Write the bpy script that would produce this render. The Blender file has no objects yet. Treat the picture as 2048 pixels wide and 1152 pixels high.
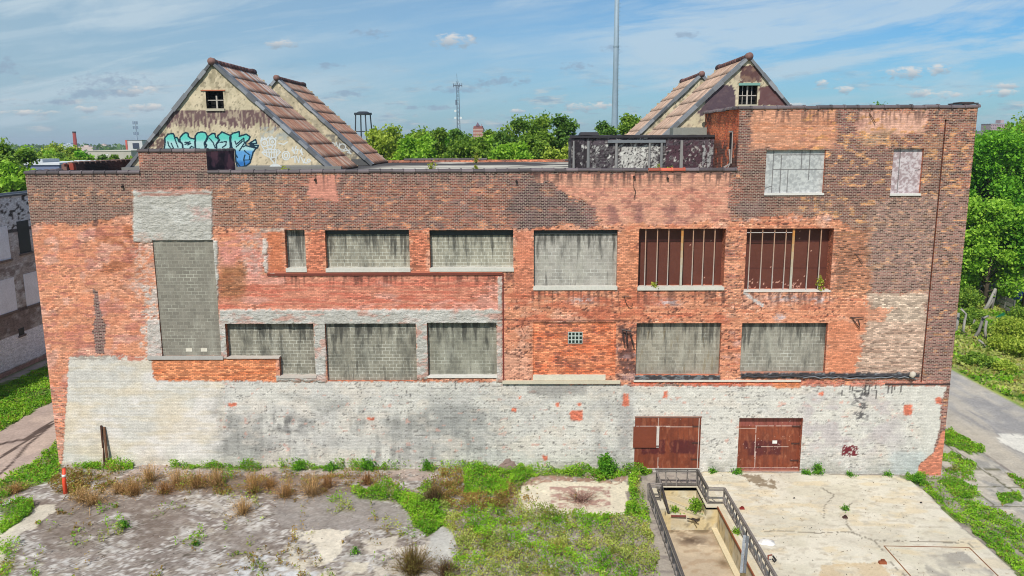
import bpy, math, random
import numpy as np
from mathutils import Matrix, Vector

S = bpy.context.scene
COL = S.collection
random.seed(4)
RG = np.random.default_rng(7)

# ------------------------------------------------------------------ camera
FPX, PITCH, ROLL, YAW = 1574.5, .18499, -.005097, -.014952
CAM = np.array([0., -45., 19.75])
Fw = np.array([math.sin(YAW)*math.cos(PITCH), math.cos(YAW)*math.cos(PITCH), -math.sin(PITCH)])
_r = np.array([math.cos(YAW), -math.sin(YAW), 0.]); _u = np.cross(_r, Fw)
Rt = _r*math.cos(ROLL)+_u*math.sin(ROLL)
Up = -_r*math.sin(ROLL)+_u*math.cos(ROLL)
cd = bpy.data.cameras.new("camera"); cam = bpy.data.objects.new("camera", cd); COL.objects.link(cam)
cd.sensor_fit = 'HORIZONTAL'; cd.sensor_width = 36; cd.lens = FPX/2048*36
cd.clip_start = .5; cd.clip_end = 9000
cam.matrix_world = Matrix(((Rt[0], Up[0], -Fw[0], CAM[0]), (Rt[1], Up[1], -Fw[1], CAM[1]), (Rt[2], Up[2], -Fw[2], CAM[2]), (0, 0, 0, 1)))
S.camera = cam

def ray(x, y): return Fw*FPX+Rt*(x-1024)-Up*(y-576)
def P(x, y, Y=0.):                       # photo point -> (X, Z) on the vertical plane at depth Y
    d = ray(x, y); t = (Y-CAM[1])/d[1]; q = CAM+t*d; return q[0], q[2]
def Q(x, y, X):                          # photo point -> (Y, Z) on a vertical plane at X
    d = ray(x, y); t = (X-CAM[0])/d[0]; q = CAM+t*d; return q[1], q[2]
def gz(X, Y=0): return -.0125*(np.clip(X, -32, 34)-6)
def G(x, y, h=0.):                       # photo point -> (X, Y) on the ground (plus height h)
    z = h
    for _ in range(6):
        d = ray(x, y); t = (z-CAM[2])/d[2]; q = CAM+t*d; z = float(gz(q[0]))+h
    return q[0], q[1]
def proj(X, Y, Z):
    a, b, c = X-CAM[0], Y-CAM[1], Z-CAM[2]
    w = a*Fw[0]+b*Fw[1]+c*Fw[2]; w = np.where(np.abs(w) < .1, .1, w)
    return 1024+FPX*(a*Rt[0]+b*Rt[1]+c*Rt[2])/w, 576-FPX*(a*Up[0]+b*Up[1]+c*Up[2])/w

# ------------------------------------------------------------------ light
SUN_AZ, SUN_EL = math.radians(196.5), math.radians(48.5)   # compass azimuth from +Y clockwise
sd = np.array([math.sin(SUN_AZ)*math.cos(SUN_EL), math.cos(SUN_AZ)*math.cos(SUN_EL), math.sin(SUN_EL)])
ld = bpy.data.lights.new("sun", 'SUN'); ld.energy = 5.0; ld.angle = math.radians(.5); ld.color = (1, .955, .88)
lo = bpy.data.objects.new("sun", ld); COL.objects.link(lo)
lo.rotation_euler = Vector(sd).to_track_quat('Z', 'Y').to_euler()
S.view_settings.view_transform = 'Standard'; S.view_settings.look = 'None'
S.view_settings.gamma = 1; S.view_settings.exposure = -.18; S.view_settings.use_curve_mapping = False
S.cycles.pixel_filter_type = 'BLACKMAN_HARRIS'; S.cycles.filter_width = 1.05; S.cycles.max_bounces = 6; S.cycles.transparent_max_bounces = 6

class NT:
    def __init__(s, nt): s.t = nt
    def n(s, ty, **k):
        o = s.t.nodes.new(ty)
        for a, b in k.items(): setattr(o, a, b)
        return o
    def l(s, a, b): s.t.links.new(a, b)
    def put(s, sock, v):
        if isinstance(v, bpy.types.NodeSocket): s.l(v, sock)
        else: sock.default_value = v
    def m(s, op, a, b=0., c=0., clamp=False):
        o = s.n('ShaderNodeMath', operation=op, use_clamp=clamp)
        s.put(o.inputs[0], a); s.put(o.inputs[1], b)
        if len(o.inputs) > 2: s.put(o.inputs[2], c)
        return o.outputs[0]
    def mix(s, f, a, b, bt='MIX'):
        o = s.n('ShaderNodeMix', data_type='RGBA', blend_type=bt); o.clamp_factor = True
        s.put(o.inputs[0], f); s.put(o.inputs[6], a); s.put(o.inputs[7], b)
        return o.outputs[2]
    def noise(s, vec, scale, det=3., rough=.55, dist=0.):
        o = s.n('ShaderNodeTexNoise'); s.put(o.inputs['Vector'], vec)
        o.inputs['Scale'].default_value = scale; o.inputs['Detail'].default_value = det
        o.inputs['Roughness'].default_value = rough; o.inputs['Distortion'].default_value = dist
        return o.outputs['Fac']
    def mr(s, v, a, b, c=0., d=1.):
        o = s.n('ShaderNodeMapRange'); s.put(o.inputs[0], v)
        for i, q in enumerate((a, b, c, d)): o.inputs[i+1].default_value = q
        return o.outputs[0]
    def xyz(s, x, y, z):
        o = s.n('ShaderNodeCombineXYZ')
        for i, q in enumerate((x, y, z)): s.put(o.inputs[i], q)
        return o.outputs[0]

def srgb(c):
    c = np.asarray(c, float)/255.
    return np.where(c <= .04045, c/12.92, ((c+.055)/1.055)**2.4)
def rgba(c): return tuple(srgb(c))+(1.,)

# sky: Nishita with thin cirrus and a few small cumulus, laid out by direction
w = bpy.data.worlds.new("World"); S.world = w; w.use_nodes = True
N = NT(w.node_tree); w.node_tree.nodes.clear()
sky = N.n('ShaderNodeTexSky', sky_type='NISHITA', sun_disc=False, sun_elevation=SUN_EL, sun_rotation=SUN_AZ, altitude=200, air_density=1., dust_density=.6, ozone_density=2.2)
tc = N.n('ShaderNodeTexCoord'); sp = N.n('ShaderNodeSeparateXYZ'); N.l(tc.outputs['Generated'], sp.inputs[0])
dx, dy, dz = sp.outputs
ay = N.m('MAXIMUM', N.m('ABSOLUTE', dy), .05)
su = N.m('DIVIDE', dx, ay); sv = N.m('DIVIDE', dz, ay)
tilt = N.m('SUBTRACT', sv, N.m('MULTIPLY', su, .12))
cir = N.noise(N.xyz(N.m('MULTIPLY', su, 1.6), N.m('MULTIPLY', tilt, 9.), 3.1), 1.6, 7., .62, .6)
cir2 = N.noise(N.xyz(N.m('MULTIPLY', su, 1.6), N.m('MULTIPLY', sv, 5.), 9.), 1.6, 3., .5)
cm = N.m('MULTIPLY', N.mr(cir, .47, .60), N.mr(cir2, .36, .52, .2, 1.))
cirf = N.noise(N.xyz(N.m('MULTIPLY', su, 3.), N.m('MULTIPLY', tilt, 26.), 8.1), 1.6, 6., .62, .4)
cm = N.m('ADD', cm, N.m('MULTIPLY', N.mr(cirf, .48, .64), N.mr(cir2, .32, .6, .25, .5)), clamp=True)
base = N.mix(1., sky.outputs[0], (.50, .93, 1.25, 1), 'MULTIPLY')
c1 = N.mix(N.mr(su, -.65, .5, .82, .04), base, (4.2, 5.8, 6.9, 1))
c1 = N.mix(N.m('MULTIPLY', cm, .66), c1, (6.5, 7.8, 8.7, 1))
# low veil near the horizon
c1 = N.mix(N.m('MULTIPLY', N.mr(sv, .0, .13, 1., 0.), .34), c1, (4.0, 5.4, 6.4, 1))
low = N.noise(N.xyz(N.m('MULTIPLY', su, 1.), N.m('MULTIPLY', sv, 4.2), 2.), 16., 6., .62)
lm = N.m('MULTIPLY', N.mr(low, .53, .66), N.m('MULTIPLY', N.mr(sv, .0, .02), N.mr(sv, .10, .045)))
lowc = N.mix(N.mr(N.noise(N.xyz(su, N.m('MULTIPLY', sv, 5.), 7.), 30., 3.), .42, .58), (3.2, 4.4, 5.7, 1), (6.8, 7.0, 7.1, 1))
c1 = N.mix(N.m('MULTIPLY', lm, .75), c1, lowc)
puffs = [(560,87,28,8,1),(907,81,34,12,1),(740,68,30,7,0),(12,132,26,13,0),(228,162,70,12,0),(170,187,40,11,0),(275,182,34,9,1),(240,185,40,8,0),(290,215,40,7,1),(172,218,22,6,1),(60,226,60,5,1),(1000,163,46,8,0),(920,178,40,6,0),
    (1150,132,26,6,0),(1170,214,30,8,1),(1205,212,20,6,1),(1228,98,24,5,0),(1380,70,24,5,0),(1812,146,48,10,1),(1872,138,26,8,1),(1646,167,12,6,1),(1690,180,18,6,1),(1845,186,26,7,1),(1890,191,34,7,1),(2010,172,24,6,1),(2005,186,34,6,1),(660,133,25,5,0),(700,187,30,5,0),(1035,222,14,4,1),(870,215,45,4,0),(500,215,40,4,0),(1600,210,30,4,1),(420,232,60,5,0),(110,205,40,5,0)]
wob = N.noise(N.xyz(N.m('MULTIPLY', su, 1.), N.m('MULTIPLY', sv, 1.8), 0.), 60., 6., .68)
wob2 = N.m('MULTIPLY', N.m('SUBTRACT', wob, .52), 6.)
for lit in (0, 1):
    acc = None; shade = None
    for (x, y, a, b, k) in puffs:
        if k != lit: continue
        d = ray(x, y); u0, v0 = d[0]/d[1], d[2]/d[1]; A, B = a/FPX*1.35, b/FPX*1.5
        e = N.m('ADD', N.m('POWER', N.m('ABSOLUTE', N.m('DIVIDE', N.m('SUBTRACT', su, u0), A)), 2.), N.m('POWER', N.m('ABSOLUTE', N.m('DIVIDE', N.m('SUBTRACT', sv, v0), B)), 2.))
        e = N.m('SUBTRACT', 1., e)
        sh = N.mr(N.m('SUBTRACT', sv, v0), -B*.5, B*.5)
        sh = N.m('MULTIPLY', sh, N.mr(e, 0., .4))
        acc = e if acc is None else N.m('MAXIMUM', acc, e)
        shade = sh if shade is None else N.m('MAXIMUM', shade, sh)
    mk = N.m('MULTIPLY', N.mr(N.m('ADD', acc, wob2), .1, 1.1, 0., .85 if lit else .6), N.mr(acc, -.5, .1))
    mk = N.m('MULTIPLY', mk, N.m('GREATER_THAN', dy, 0.))
    colr = N.mix(shade, (3.9, 4.9, 5.9, 1), (9., 8.6, 8.2, 1)) if lit else (3.1, 4.2, 5.7, 1)
    c1 = N.mix(mk, c1, colr)
bg = N.n('ShaderNodeBackground'); N.put(bg.inputs[0], c1); bg.inputs[1].default_value = .10
wo = N.n('ShaderNodeOutputWorld'); N.l(bg.outputs[0], wo.inputs[0])

# ------------------------------------------------------------------ numpy noise
def _h(i, j, s):
    n = (i.astype(np.int64)*374761393+j.astype(np.int64)*668265263+s*1442695041) & 0x7fffffff
    n = ((n ^ (n >> 13))*1274126177) & 0x7fffffff
    return ((n ^ (n >> 16)) & 0xffff)/65535.
def vn(x, y, s=0):
    i, j = np.floor(x), np.floor(y); a, b = x-i, y-j
    a = a*a*(3-2*a); b = b*b*(3-2*b)
    return (_h(i, j, s)*(1-a)+_h(i+1, j, s)*a)*(1-b)+(_h(i, j+1, s)*(1-a)+_h(i+1, j+1, s)*a)*b
def fb(x, y, s=0, o=4):
    r = 0.; w_ = 0.; k = 1.
    for q in range(o):
        r = r+k*vn(x*2**q+17.3*q, y*2**q-9.1*q, s+q); w_ += k; k *= .55
    return r/w_
def ss(a, b, x): t = np.clip((x-a)/(b-a), 0, 1); return t*t*(3-2*t)
def inpoly(x, y, poly):
    r = np.zeros(np.shape(x), bool); n = len(poly)
    for i in range(n):
        x0, y0 = poly[i]; x1, y1 = poly[(i+1) % n]
        if y0 == y1: continue
        c = ((y0 > y) != (y1 > y)) & (x < (x1-x0)*(y-y0)/(y1-y0)+x0); r ^= c
    return r
def dseg(x, y, pts, closed=False):
    d = np.full(np.shape(x), 1e9); n = len(pts)
    for i in range(n if closed else n-1):
        x0, y0 = pts[i]; x1, y1 = pts[(i+1) % n]; L = (x1-x0)**2+(y1-y0)**2+1e-9
        t = np.clip(((x-x0)*(x1-x0)+(y-y0)*(y1-y0))/L, 0, 1)
        d = np.minimum(d, np.hypot(x-x0-t*(x1-x0), y-y0-t*(y1-y0)))
    return d

# ------------------------------------------------------------------ mesh helpers
def mesh_np(name, V, Fq, col=None, msk=None, smooth=False):
    V = np.asarray(V, np.float32); Fq = np.asarray(Fq, np.int32); k = Fq.shape[1]
    me = bpy.data.meshes.new(name)
    me.vertices.add(len(V)); me.vertices.foreach_set('co', V.ravel())
    me.loops.add(Fq.size); me.loops.foreach_set('vertex_index', Fq.ravel())
    me.polygons.add(len(Fq)); me.polygons.foreach_set('loop_start', np.arange(0, Fq.size, k, dtype=np.int32))
    me.polygons.foreach_set('loop_total', np.full(len(Fq), k, np.int32))
    if smooth: me.polygons.foreach_set('use_smooth', np.ones(len(Fq), bool))
    me.update(calc_edges=True)
    for nm, a in (('Col', col), ('Msk', msk)):
        if a is None: continue
        at = me.color_attributes.new(nm, 'FLOAT_COLOR', 'POINT')
        b = np.ones((len(V), 4), np.float32); b[:, :3] = a; at.data.foreach_set('color', b.ravel())
    return me
def ob(name, me, mats, parent=None):
    o = bpy.data.objects.new(name, me); COL.objects.link(o)
    if me is not None:
        for m_ in (mats if isinstance(mats, (list, tuple)) else [mats]): me.materials.append(m_)
    if parent is not None:
        o.parent = parent
        if parent.parent is None: o.matrix_parent_inverse = Matrix.Translation(-parent.location)
    return o
def tag(o, label=None, cat=None, group=None, kind=None):
    if label: o['label'] = label
    if cat: o['category'] = cat
    if group: o['group'] = group
    if kind: o['kind'] = kind
    return o
def thing(name, loc, label, cat, group=None):
    o = bpy.data.objects.new(name, None); COL.objects.link(o); o.location = loc
    o.empty_display_size = .3
    return tag(o, label, cat, group)

class MB:
    """collects boxes, tubes, quads; builds one mesh"""
    def __init__(s): s.v = []; s.f = []; s.c = []
    def add(s, vs, fs, c=None):
        n = len(s.v); s.v += [tuple(map(float, v)) for v in vs]; s.f += [tuple(i+n for i in f) for f in fs]
        s.c += [c if c is not None else (1, 1, 1)]*len(vs); return s
    def box(s, x0, x1, y0, y1, z0, z1, c=None, tap=0.):
        v = [(x0, y0, z0), (x1, y0, z0), (x1, y1, z0), (x0, y1, z0), (x0+tap, y0+tap, z1), (x1-tap, y0+tap, z1), (x1-tap, y1-tap, z1), (x0+tap, y1-tap, z1)]
        return s.add(v, [(0, 3, 2, 1), (4, 5, 6, 7), (0, 1, 5, 4), (1, 2, 6, 5), (2, 3, 7, 6), (3, 0, 4, 7)], c)
    def bar(s, a, b, wd, ht, c=None, up=(0, 0, 1)):
        a = Vector(a); b = Vector(b); d = (b-a).normalized(); u = Vector(up)
        if abs(d.dot(u)) > .98: u = Vector((0, 1, 0))
        r = d.cross(u).normalized()*wd/2; u2 = r.cross(d).normalized()*ht/2
        v = [p+i*r+j*u2 for p in (a, b) for i, j in ((-1, -1), (1, -1), (1, 1), (-1, 1))]
        return s.add(v, [(0, 3, 2, 1), (4, 5, 6, 7), (0, 1, 5, 4), (1, 2, 6, 5), (2, 3, 7, 6), (3, 0, 4, 7)], c)
    def tube(s, pts, rs, n=8, c=None, caps=True):
        pts = [Vector(p) for p in pts]
        if not hasattr(rs, '__len__'): rs = [rs]*len(pts)
        vs = []; fs = []
        for i, p in enumerate(pts):
            d = (pts[min(i+1, len(pts)-1)]-pts[max(i-1, 0)]).normalized()
            u = Vector((0, 0, 1)) if abs(d.z) < .9 else Vector((0, 1, 0))
            r = d.cross(u).normalized(); u = r.cross(d).normalized()
            for k in range(n):
                t = 2*math.pi*k/n; vs.append(p+(r*math.cos(t)+u*math.sin(t))*rs[i])
        for i in range(len(pts)-1):
            for k in range(n): fs.append((i*n+k, i*n+(k+1) % n, (i+1)*n+(k+1) % n, (i+1)*n+k))
        if caps: fs += [tuple(range(n))[::-1], tuple(range((len(pts)-1)*n, len(pts)*n))]
        return s.add(vs, fs, c)
    def build(s, name, mat, parent=None, smooth=False):
        me = bpy.data.meshes.new(name); me.from_pydata(s.v, [], s.f); me.update()
        at = me.color_attributes.new('Col', 'FLOAT_COLOR', 'POINT')
        b = np.ones((len(s.v), 4), np.float32); b[:, :3] = np.array(s.c).reshape(-1, 3); at.data.foreach_set('color', b.ravel())
        if smooth: me.polygons.foreach_set('use_smooth', np.ones(len(me.polygons), bool))
        return ob(name, me, mat, parent)

def grid(us, vs, to3, keep=None):
    """regular sheet of quads with holes; returns V, F"""
    U, W = np.meshgrid(us, vs); V = np.stack(to3(U.ravel(), W.ravel()), 1)
    nu, nv = len(us), len(vs); i, j = np.meshgrid(np.arange(nu-1), np.arange(nv-1)); i = i.ravel(); j = j.ravel()
    if keep is not None:
        k = keep((us[i]+us[i+1])/2, (vs[j]+vs[j+1])/2); i = i[k]; j = j[k]
    Fq = np.stack([j*nu+i, j*nu+i+1, (j+1)*nu+i+1, (j+1)*nu+i], 1)
    used, inv = np.unique(Fq, return_inverse=True)
    return V[used], inv.reshape(Fq.shape)
def lines(a, b, step, extra=()):
    n = max(1, int(round((b-a)/step))); base_ = np.linspace(a, b, n+1); ex = np.array([e for e in extra if a < e < b])
    if len(ex):
        base_ = base_[np.min(np.abs(base_[:, None]-ex[None]), 1) > step*.35]; base_ = np.concatenate([base_, ex, [a, b]])
    return np.unique(np.round(base_, 5))

# ------------------------------------------------------------------ materials
def mat_new(name, rough=.85):
    m_ = bpy.data.materials.new(name); m_.use_nodes = True; N = NT(m_.node_tree); b = m_.node_tree.nodes['Principled BSDF']
    b.inputs['Roughness'].default_value = rough; b.inputs['Specular IOR Level'].default_value = .25
    return m_, N, b
def bump(N, b, h, st, dist=.02):
    o = N.n('ShaderNodeBump'); o.inputs['Strength'].default_value = st; o.inputs['Distance'].default_value = dist
    N.put(o.inputs['Height'], h); N.l(o.outputs[0], b.inputs['Normal'])
def wpos(N): return N.n('ShaderNodeNewGeometry').outputs['Position']

def brick_mat(name, bw=.24, rh=.09, mortar=.013):
    m_, N, b = mat_new(name, .9)
    p = N.n('ShaderNodeSeparateXYZ'); N.l(wpos(N), p.inputs[0])
    vec = N.xyz(N.m('ADD', p.outputs[0], p.outputs[1]), p.outputs[2], 0.)
    wv = N.noise(vec, 9., 2.)
    vz = N.m('ADD', p.outputs[2], N.m('MULTIPLY', N.m('SUBTRACT', wv, .5), .018))
    vec2 = N.xyz(N.m('ADD', p.outputs[0], p.outputs[1]), vz, 0.)
    bt = N.n('ShaderNodeTexBrick'); N.l(vec2, bt.inputs['Vector'])
    bt.inputs['Color1'].default_value = (0, 0, 0, 1); bt.inputs['Color2'].default_value = (1, 1, 1, 1); bt.inputs['Mortar'].default_value = (.5, .5, .5, 1)
    bt.inputs['Scale'].default_value = 1; bt.inputs['Brick Width'].default_value = bw; bt.inputs['Row Height'].default_value = rh
    bt.inputs['Mortar Size'].default_value = mortar; bt.inputs['Mortar Smooth'].default_value = .3
    ca = N.n('ShaderNodeAttribute', attribute_name='Col'); ma = N.n('ShaderNodeAttribute', attribute_name='Msk')
    ms = N.n('ShaderNodeSeparateColor'); N.l(ma.outputs['Color'], ms.inputs[0])
    mode, strg, bmp = ms.outputs
    rnd = bt.outputs['Color']
    rv = N.n('ShaderNodeSeparateColor'); N.l(rnd, rv.inputs[0]); rnd = rv.outputs[0]
    # per-brick tone
    f1 = N.m('ADD', 1., N.m('MULTIPLY', N.m('MULTIPLY', N.m('SUBTRACT', rnd, .40), 1.35), strg))
    # dashes of missing or dark bricks
    st = N.noise(N.xyz(N.m('MULTIPLY', N.m('ADD', p.outputs[0], p.outputs[1]), 1.), N.m('MULTIPLY', p.outputs[2], 4.5), 0.), 2.6, 5., .7)
    dk = N.m('MULTIPLY', N.mr(st, .56, .68), N.mr(rnd, .35, .75)); dk = N.m('MULTIPLY', dk, N.m('MULTIPLY', strg, .72))
    colr = N.n('ShaderNodeVectorMath', operation='SCALE'); N.l(ca.outputs['Color'], colr.inputs[0]); N.l(f1, colr.inputs['Scale'])
    c = N.mix(dk, colr.outputs[0], (.055, .035, .035, 1))
    # mortar
    mcol = N.mix(mode, N.mix(.36, ca.outputs['Color'], (.06, .04, .035, 1)), N.mix(.56, ca.outputs['Color'], (.68, .55, .44, 1)))
    mf = N.m('MULTIPLY', bt.outputs['Fac'], N.m('MULTIPLY', strg, 1.15), clamp=True)
    c = N.mix(mf, c, mcol)
    fn = N.noise(wpos(N), 11., 6., .7); fn2 = N.noise(wpos(N), 1.7, 4., .6)
    k = N.m('MULTIPLY', N.mr(fn, .25, .75, .72, 1.28), N.mr(fn2, .3, .7, .88, 1.12))
    sc = N.n('ShaderNodeVectorMath', operation='SCALE'); N.l(c, sc.inputs[0]); N.l(k, sc.inputs['Scale'])
    N.l(sc.outputs[0], b.inputs['Base Color'])
    pl = N.noise(N.xyz(N.m('ADD', p.outputs[0], p.outputs[1]), N.m('MULTIPLY', p.outputs[2], 2.2), 0.), 3.2, 6., .68, .5)
    h = N.m('ADD', N.m('MULTIPLY', N.m('MULTIPLY', pl, 7.), bmp), N.m('ADD', N.m('MULTIPLY', fn, .8), N.m('MULTIPLY', N.m('SUBTRACT', 1., bt.outputs['Fac']), N.m('ADD', .25, strg))))
    bump(N, b, h, .9, .018)
    return m_
M_BRICK = brick_mat('weathered_brick')

def attr_mat(name, rough=.9, s1=9., s2=1.2, amp=.25, bs=.5, bd=.02, spec=None):
    m_, N, b = mat_new(name, rough)
    if spec is not None: b.inputs['Specular IOR Level'].default_value = spec
    ca = N.n('ShaderNodeAttribute', attribute_name='Col')
    a = N.noise(wpos(N), s1, 7., .7); c = N.noise(wpos(N), s2, 4., .6)
    k = N.m('MULTIPLY', N.mr(a, .25, .75, 1-amp, 1+amp), N.mr(c, .3, .7, 1-amp*.5, 1+amp*.5))
    sc = N.n('ShaderNodeVectorMath', operation='SCALE'); N.l(ca.outputs['Color'], sc.inputs[0]); N.l(k, sc.inputs['Scale'])
    N.l(sc.outputs[0], b.inputs['Base Color']); bump(N, b, a, bs, bd)
    return m_
M_GROUND = attr_mat('worn_ground', .95, 6., .9, .24, .7, .03)
M_CONC = attr_mat('concrete', .9, 8., .8, .12, .35, .01)
M_STUCCO = attr_mat('stucco', .9, 7., .9, .12, .35, .015)
M_PAINT = attr_mat('painted_panel', .55, 7., .8, .16, .25, .006, .4)
M_WOOD = attr_mat('grey_wood', .9, 14., 2., .34, .7, .01)
M_TILE = attr_mat('roof_sheet', .8, 5., 1.1, .34, .6, .015)
M_ANY = attr_mat('plain', .75, 6., 1., .14, .3, .01)
M_FAR = attr_mat('far_wall', .9, .3, .05, .1, .1, .01)

def leaf_mat(name, tr=.35):
    m_, N, b = mat_new(name, .62)
    ca = N.n('ShaderNodeAttribute', attribute_name='Col'); N.l(ca.outputs['Color'], b.inputs['Base Color'])
    t = N.n('ShaderNodeBsdfTranslucent'); N.l(N.mix(1., ca.outputs['Color'], (1.15, 1.2, .5, 1), 'MULTIPLY'), t.inputs[0])
    mx = N.n('ShaderNodeMixShader'); mx.inputs[0].default_value = tr
    N.l(b.outputs[0], mx.inputs[1]); N.l(t.outputs[0], mx.inputs[2])
    N.l(mx.outputs[0], m_.node_tree.nodes['Material Output'].inputs[0]); return m_
M_LEAF = leaf_mat('leaf')

def cmu_mat(name, base_=(150, 148, 137), mort=(186, 182, 170), stain=1., rust=0., zt=None, w_=.41, rh=.203, smear=.5):
    m_, N, b = mat_new(name, .92)
    p = N.n('ShaderNodeSeparateXYZ'); N.l(wpos(N), p.inputs[0]); vec = N.xyz(p.outputs[0], p.outputs[2], 0.)
    bt = N.n('ShaderNodeTexBrick'); N.l(vec, bt.inputs['Vector'])
    bt.inputs['Color1'].default_value = (0, 0, 0, 1); bt.inputs['Color2'].default_value = (1, 1, 1, 1); bt.inputs['Mortar'].default_value = (.5, .5, .5, 1)
    bt.inputs['Scale'].default_value = 1; bt.inputs['Brick Width'].default_value = w_; bt.inputs['Row Height'].default_value = rh
    bt.inputs['Mortar Size'].default_value = .015; bt.inputs['Mortar Smooth'].default_value = .15
    rv = N.n('ShaderNodeSeparateColor'); N.l(bt.outputs['Color'], rv.inputs[0])
    k = N.mr(rv.outputs[0], 0, 1, .82, 1.10)
    sc = N.n('ShaderNodeVectorMath', operation='SCALE'); sc.inputs[0].default_value = tuple(srgb(np.array(base_)*np.array((1.0, .965, .945)))); N.l(k, sc.inputs['Scale'])
    sm = N.noise(vec, .8, 3., .6)
    mf = N.m('MULTIPLY', bt.outputs['Fac'], N.mr(sm, smear+.02, smear+.2, 1., .25))
    c = N.mix(mf, sc.outputs[0], rgba(np.clip(np.array(mort)*1.06, 0, 255)))
    v = N.noise(N.xyz(N.m('MULTIPLY', p.outputs[0], 1.), N.m('MULTIPLY', p.outputs[2], .3), 5.), 1.3, 6., .68)
    c = N.mix(N.m('MULTIPLY', N.mr(v, .46, .68), .8*stain), c, rgba((78, 78, 72)))
    v2 = N.noise(N.xyz(N.m('MULTIPLY', p.outputs[0], 1.), N.m('MULTIPLY', p.outputs[2], .3), 15.), 1.7, 4., .65)
    c = N.mix(N.m('MULTIPLY', N.mr(v2, .5, .7), .3), c, rgba((190, 187, 172)))
    if zt is not None:
        g_ = N.noise(N.xyz(N.m('MULTIPLY', p.outputs[0], 1.), N.m('MULTIPLY', p.outputs[2], .12), 35.), 3.4, 4., .6)
        fall = N.m('ADD', N.mr(N.m('SUBTRACT', zt, p.outputs[2]), .1, 1.9, .5, 0.), N.m('MULTIPLY', N.m('SUBTRACT', g_, .5), 2.6))
        c = N.mix(N.m('MULTIPLY', N.mr(fall, .22, .62), .78), c, rgba((58, 57, 54)))
    if rust:
        v3 = N.noise(N.xyz(N.m('MULTIPLY', p.outputs[0], 1.6), N.m('MULTIPLY', p.outputs[2], .3), 25.), 2.2, 3., .6)
        c = N.mix(N.m('MULTIPLY', N.mr(v3, .58, .68), .6*rust), c, rgba((120, 100, 55)))
    fn = N.noise(wpos(N), 14., 5., .7); s2 = N.n('ShaderNodeVectorMath', operation='SCALE'); N.l(c, s2.inputs[0]); N.l(N.mr(fn, .25, .75, .84, 1.16), s2.inputs['Scale'])
    N.l(s2.outputs[0], b.inputs['Base Color']); bump(N, b, N.m('SUBTRACT', fn, N.m('MULTIPLY', bt.outputs['Fac'], .5)), .5, .012)
    return m_

# ================================================================== the factory
FAC = thing('factory', (0, 0, 0), 'three storey derelict brick factory with blocked windows and steep tiled roof gables', 'factory')
XL, XR = P(50, 345)[0], P(1957, 212)[0]-.02
XH = P(1479, 219)[0]                         # left end of the taller block
ZP = P(760, 342)[1]; ZH = P(1720, 214)[1]; BX0, BX1 = P(276, 302)[0], P(412, 302)[0]; ZB = P(340, 301)[1]
GROOVE = P(1893, 225)[0]
def R(x0, y0, x1, y1):                       # opening from photo corners (mid-height used for the sides)
    ym = (y0+y1)/2; xm = (x0+x1)/2
    return (P(x0, ym)[0], P(x1, ym)[0], P(xm, y1)[1], P(xm, y0)[1])
# name: rect, depth
OPN = dict(A=(R(315, 480, 435, 712), .06), B1=(R(571, 460, 611, 537), .34), B2=(R(651, 460, 819, 537), .34), B3=(R(859.5, 460, 1026.5, 536), .38),
    B4=(R(1067.5, 460, 1234.5, 573), .26), B5=(R(1277, 457.5, 1449.5, 574), .75), B6=(R(1491, 457, 1664, 581), .72),
    C1a=(R(452.5, 647, 563, 715), .36), C1b=(R(557, 647, 629.5, 753), .26), C2=(R(652.5, 646.5, 833, 762), .2), C3=(R(855, 645, 993.5, 752), .28),
    D=(R(1067, 645, 1231, 750), .05), E1=(R(1272, 646, 1441, 750), .25), E2=(R(1482, 646, 1652.5, 745), .25),
    T1=(R(1531, 300, 1649, 386), .16), T2=(R(1784, 297, 1844, 387), .16), DR=(R(1476, 836, 1602.5, 943), .32), DL=(R(1269, 833, 1400.5, 936), .03))
a_, b_ = OPN['C1a'][0], OPN['C1b'][0]; OPN['C1a'] = ((a_[0], b_[0], a_[2], a_[3]), .34); OPN['C1b'] = ((b_[0], b_[1], b_[2], a_[3]), .34)

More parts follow.
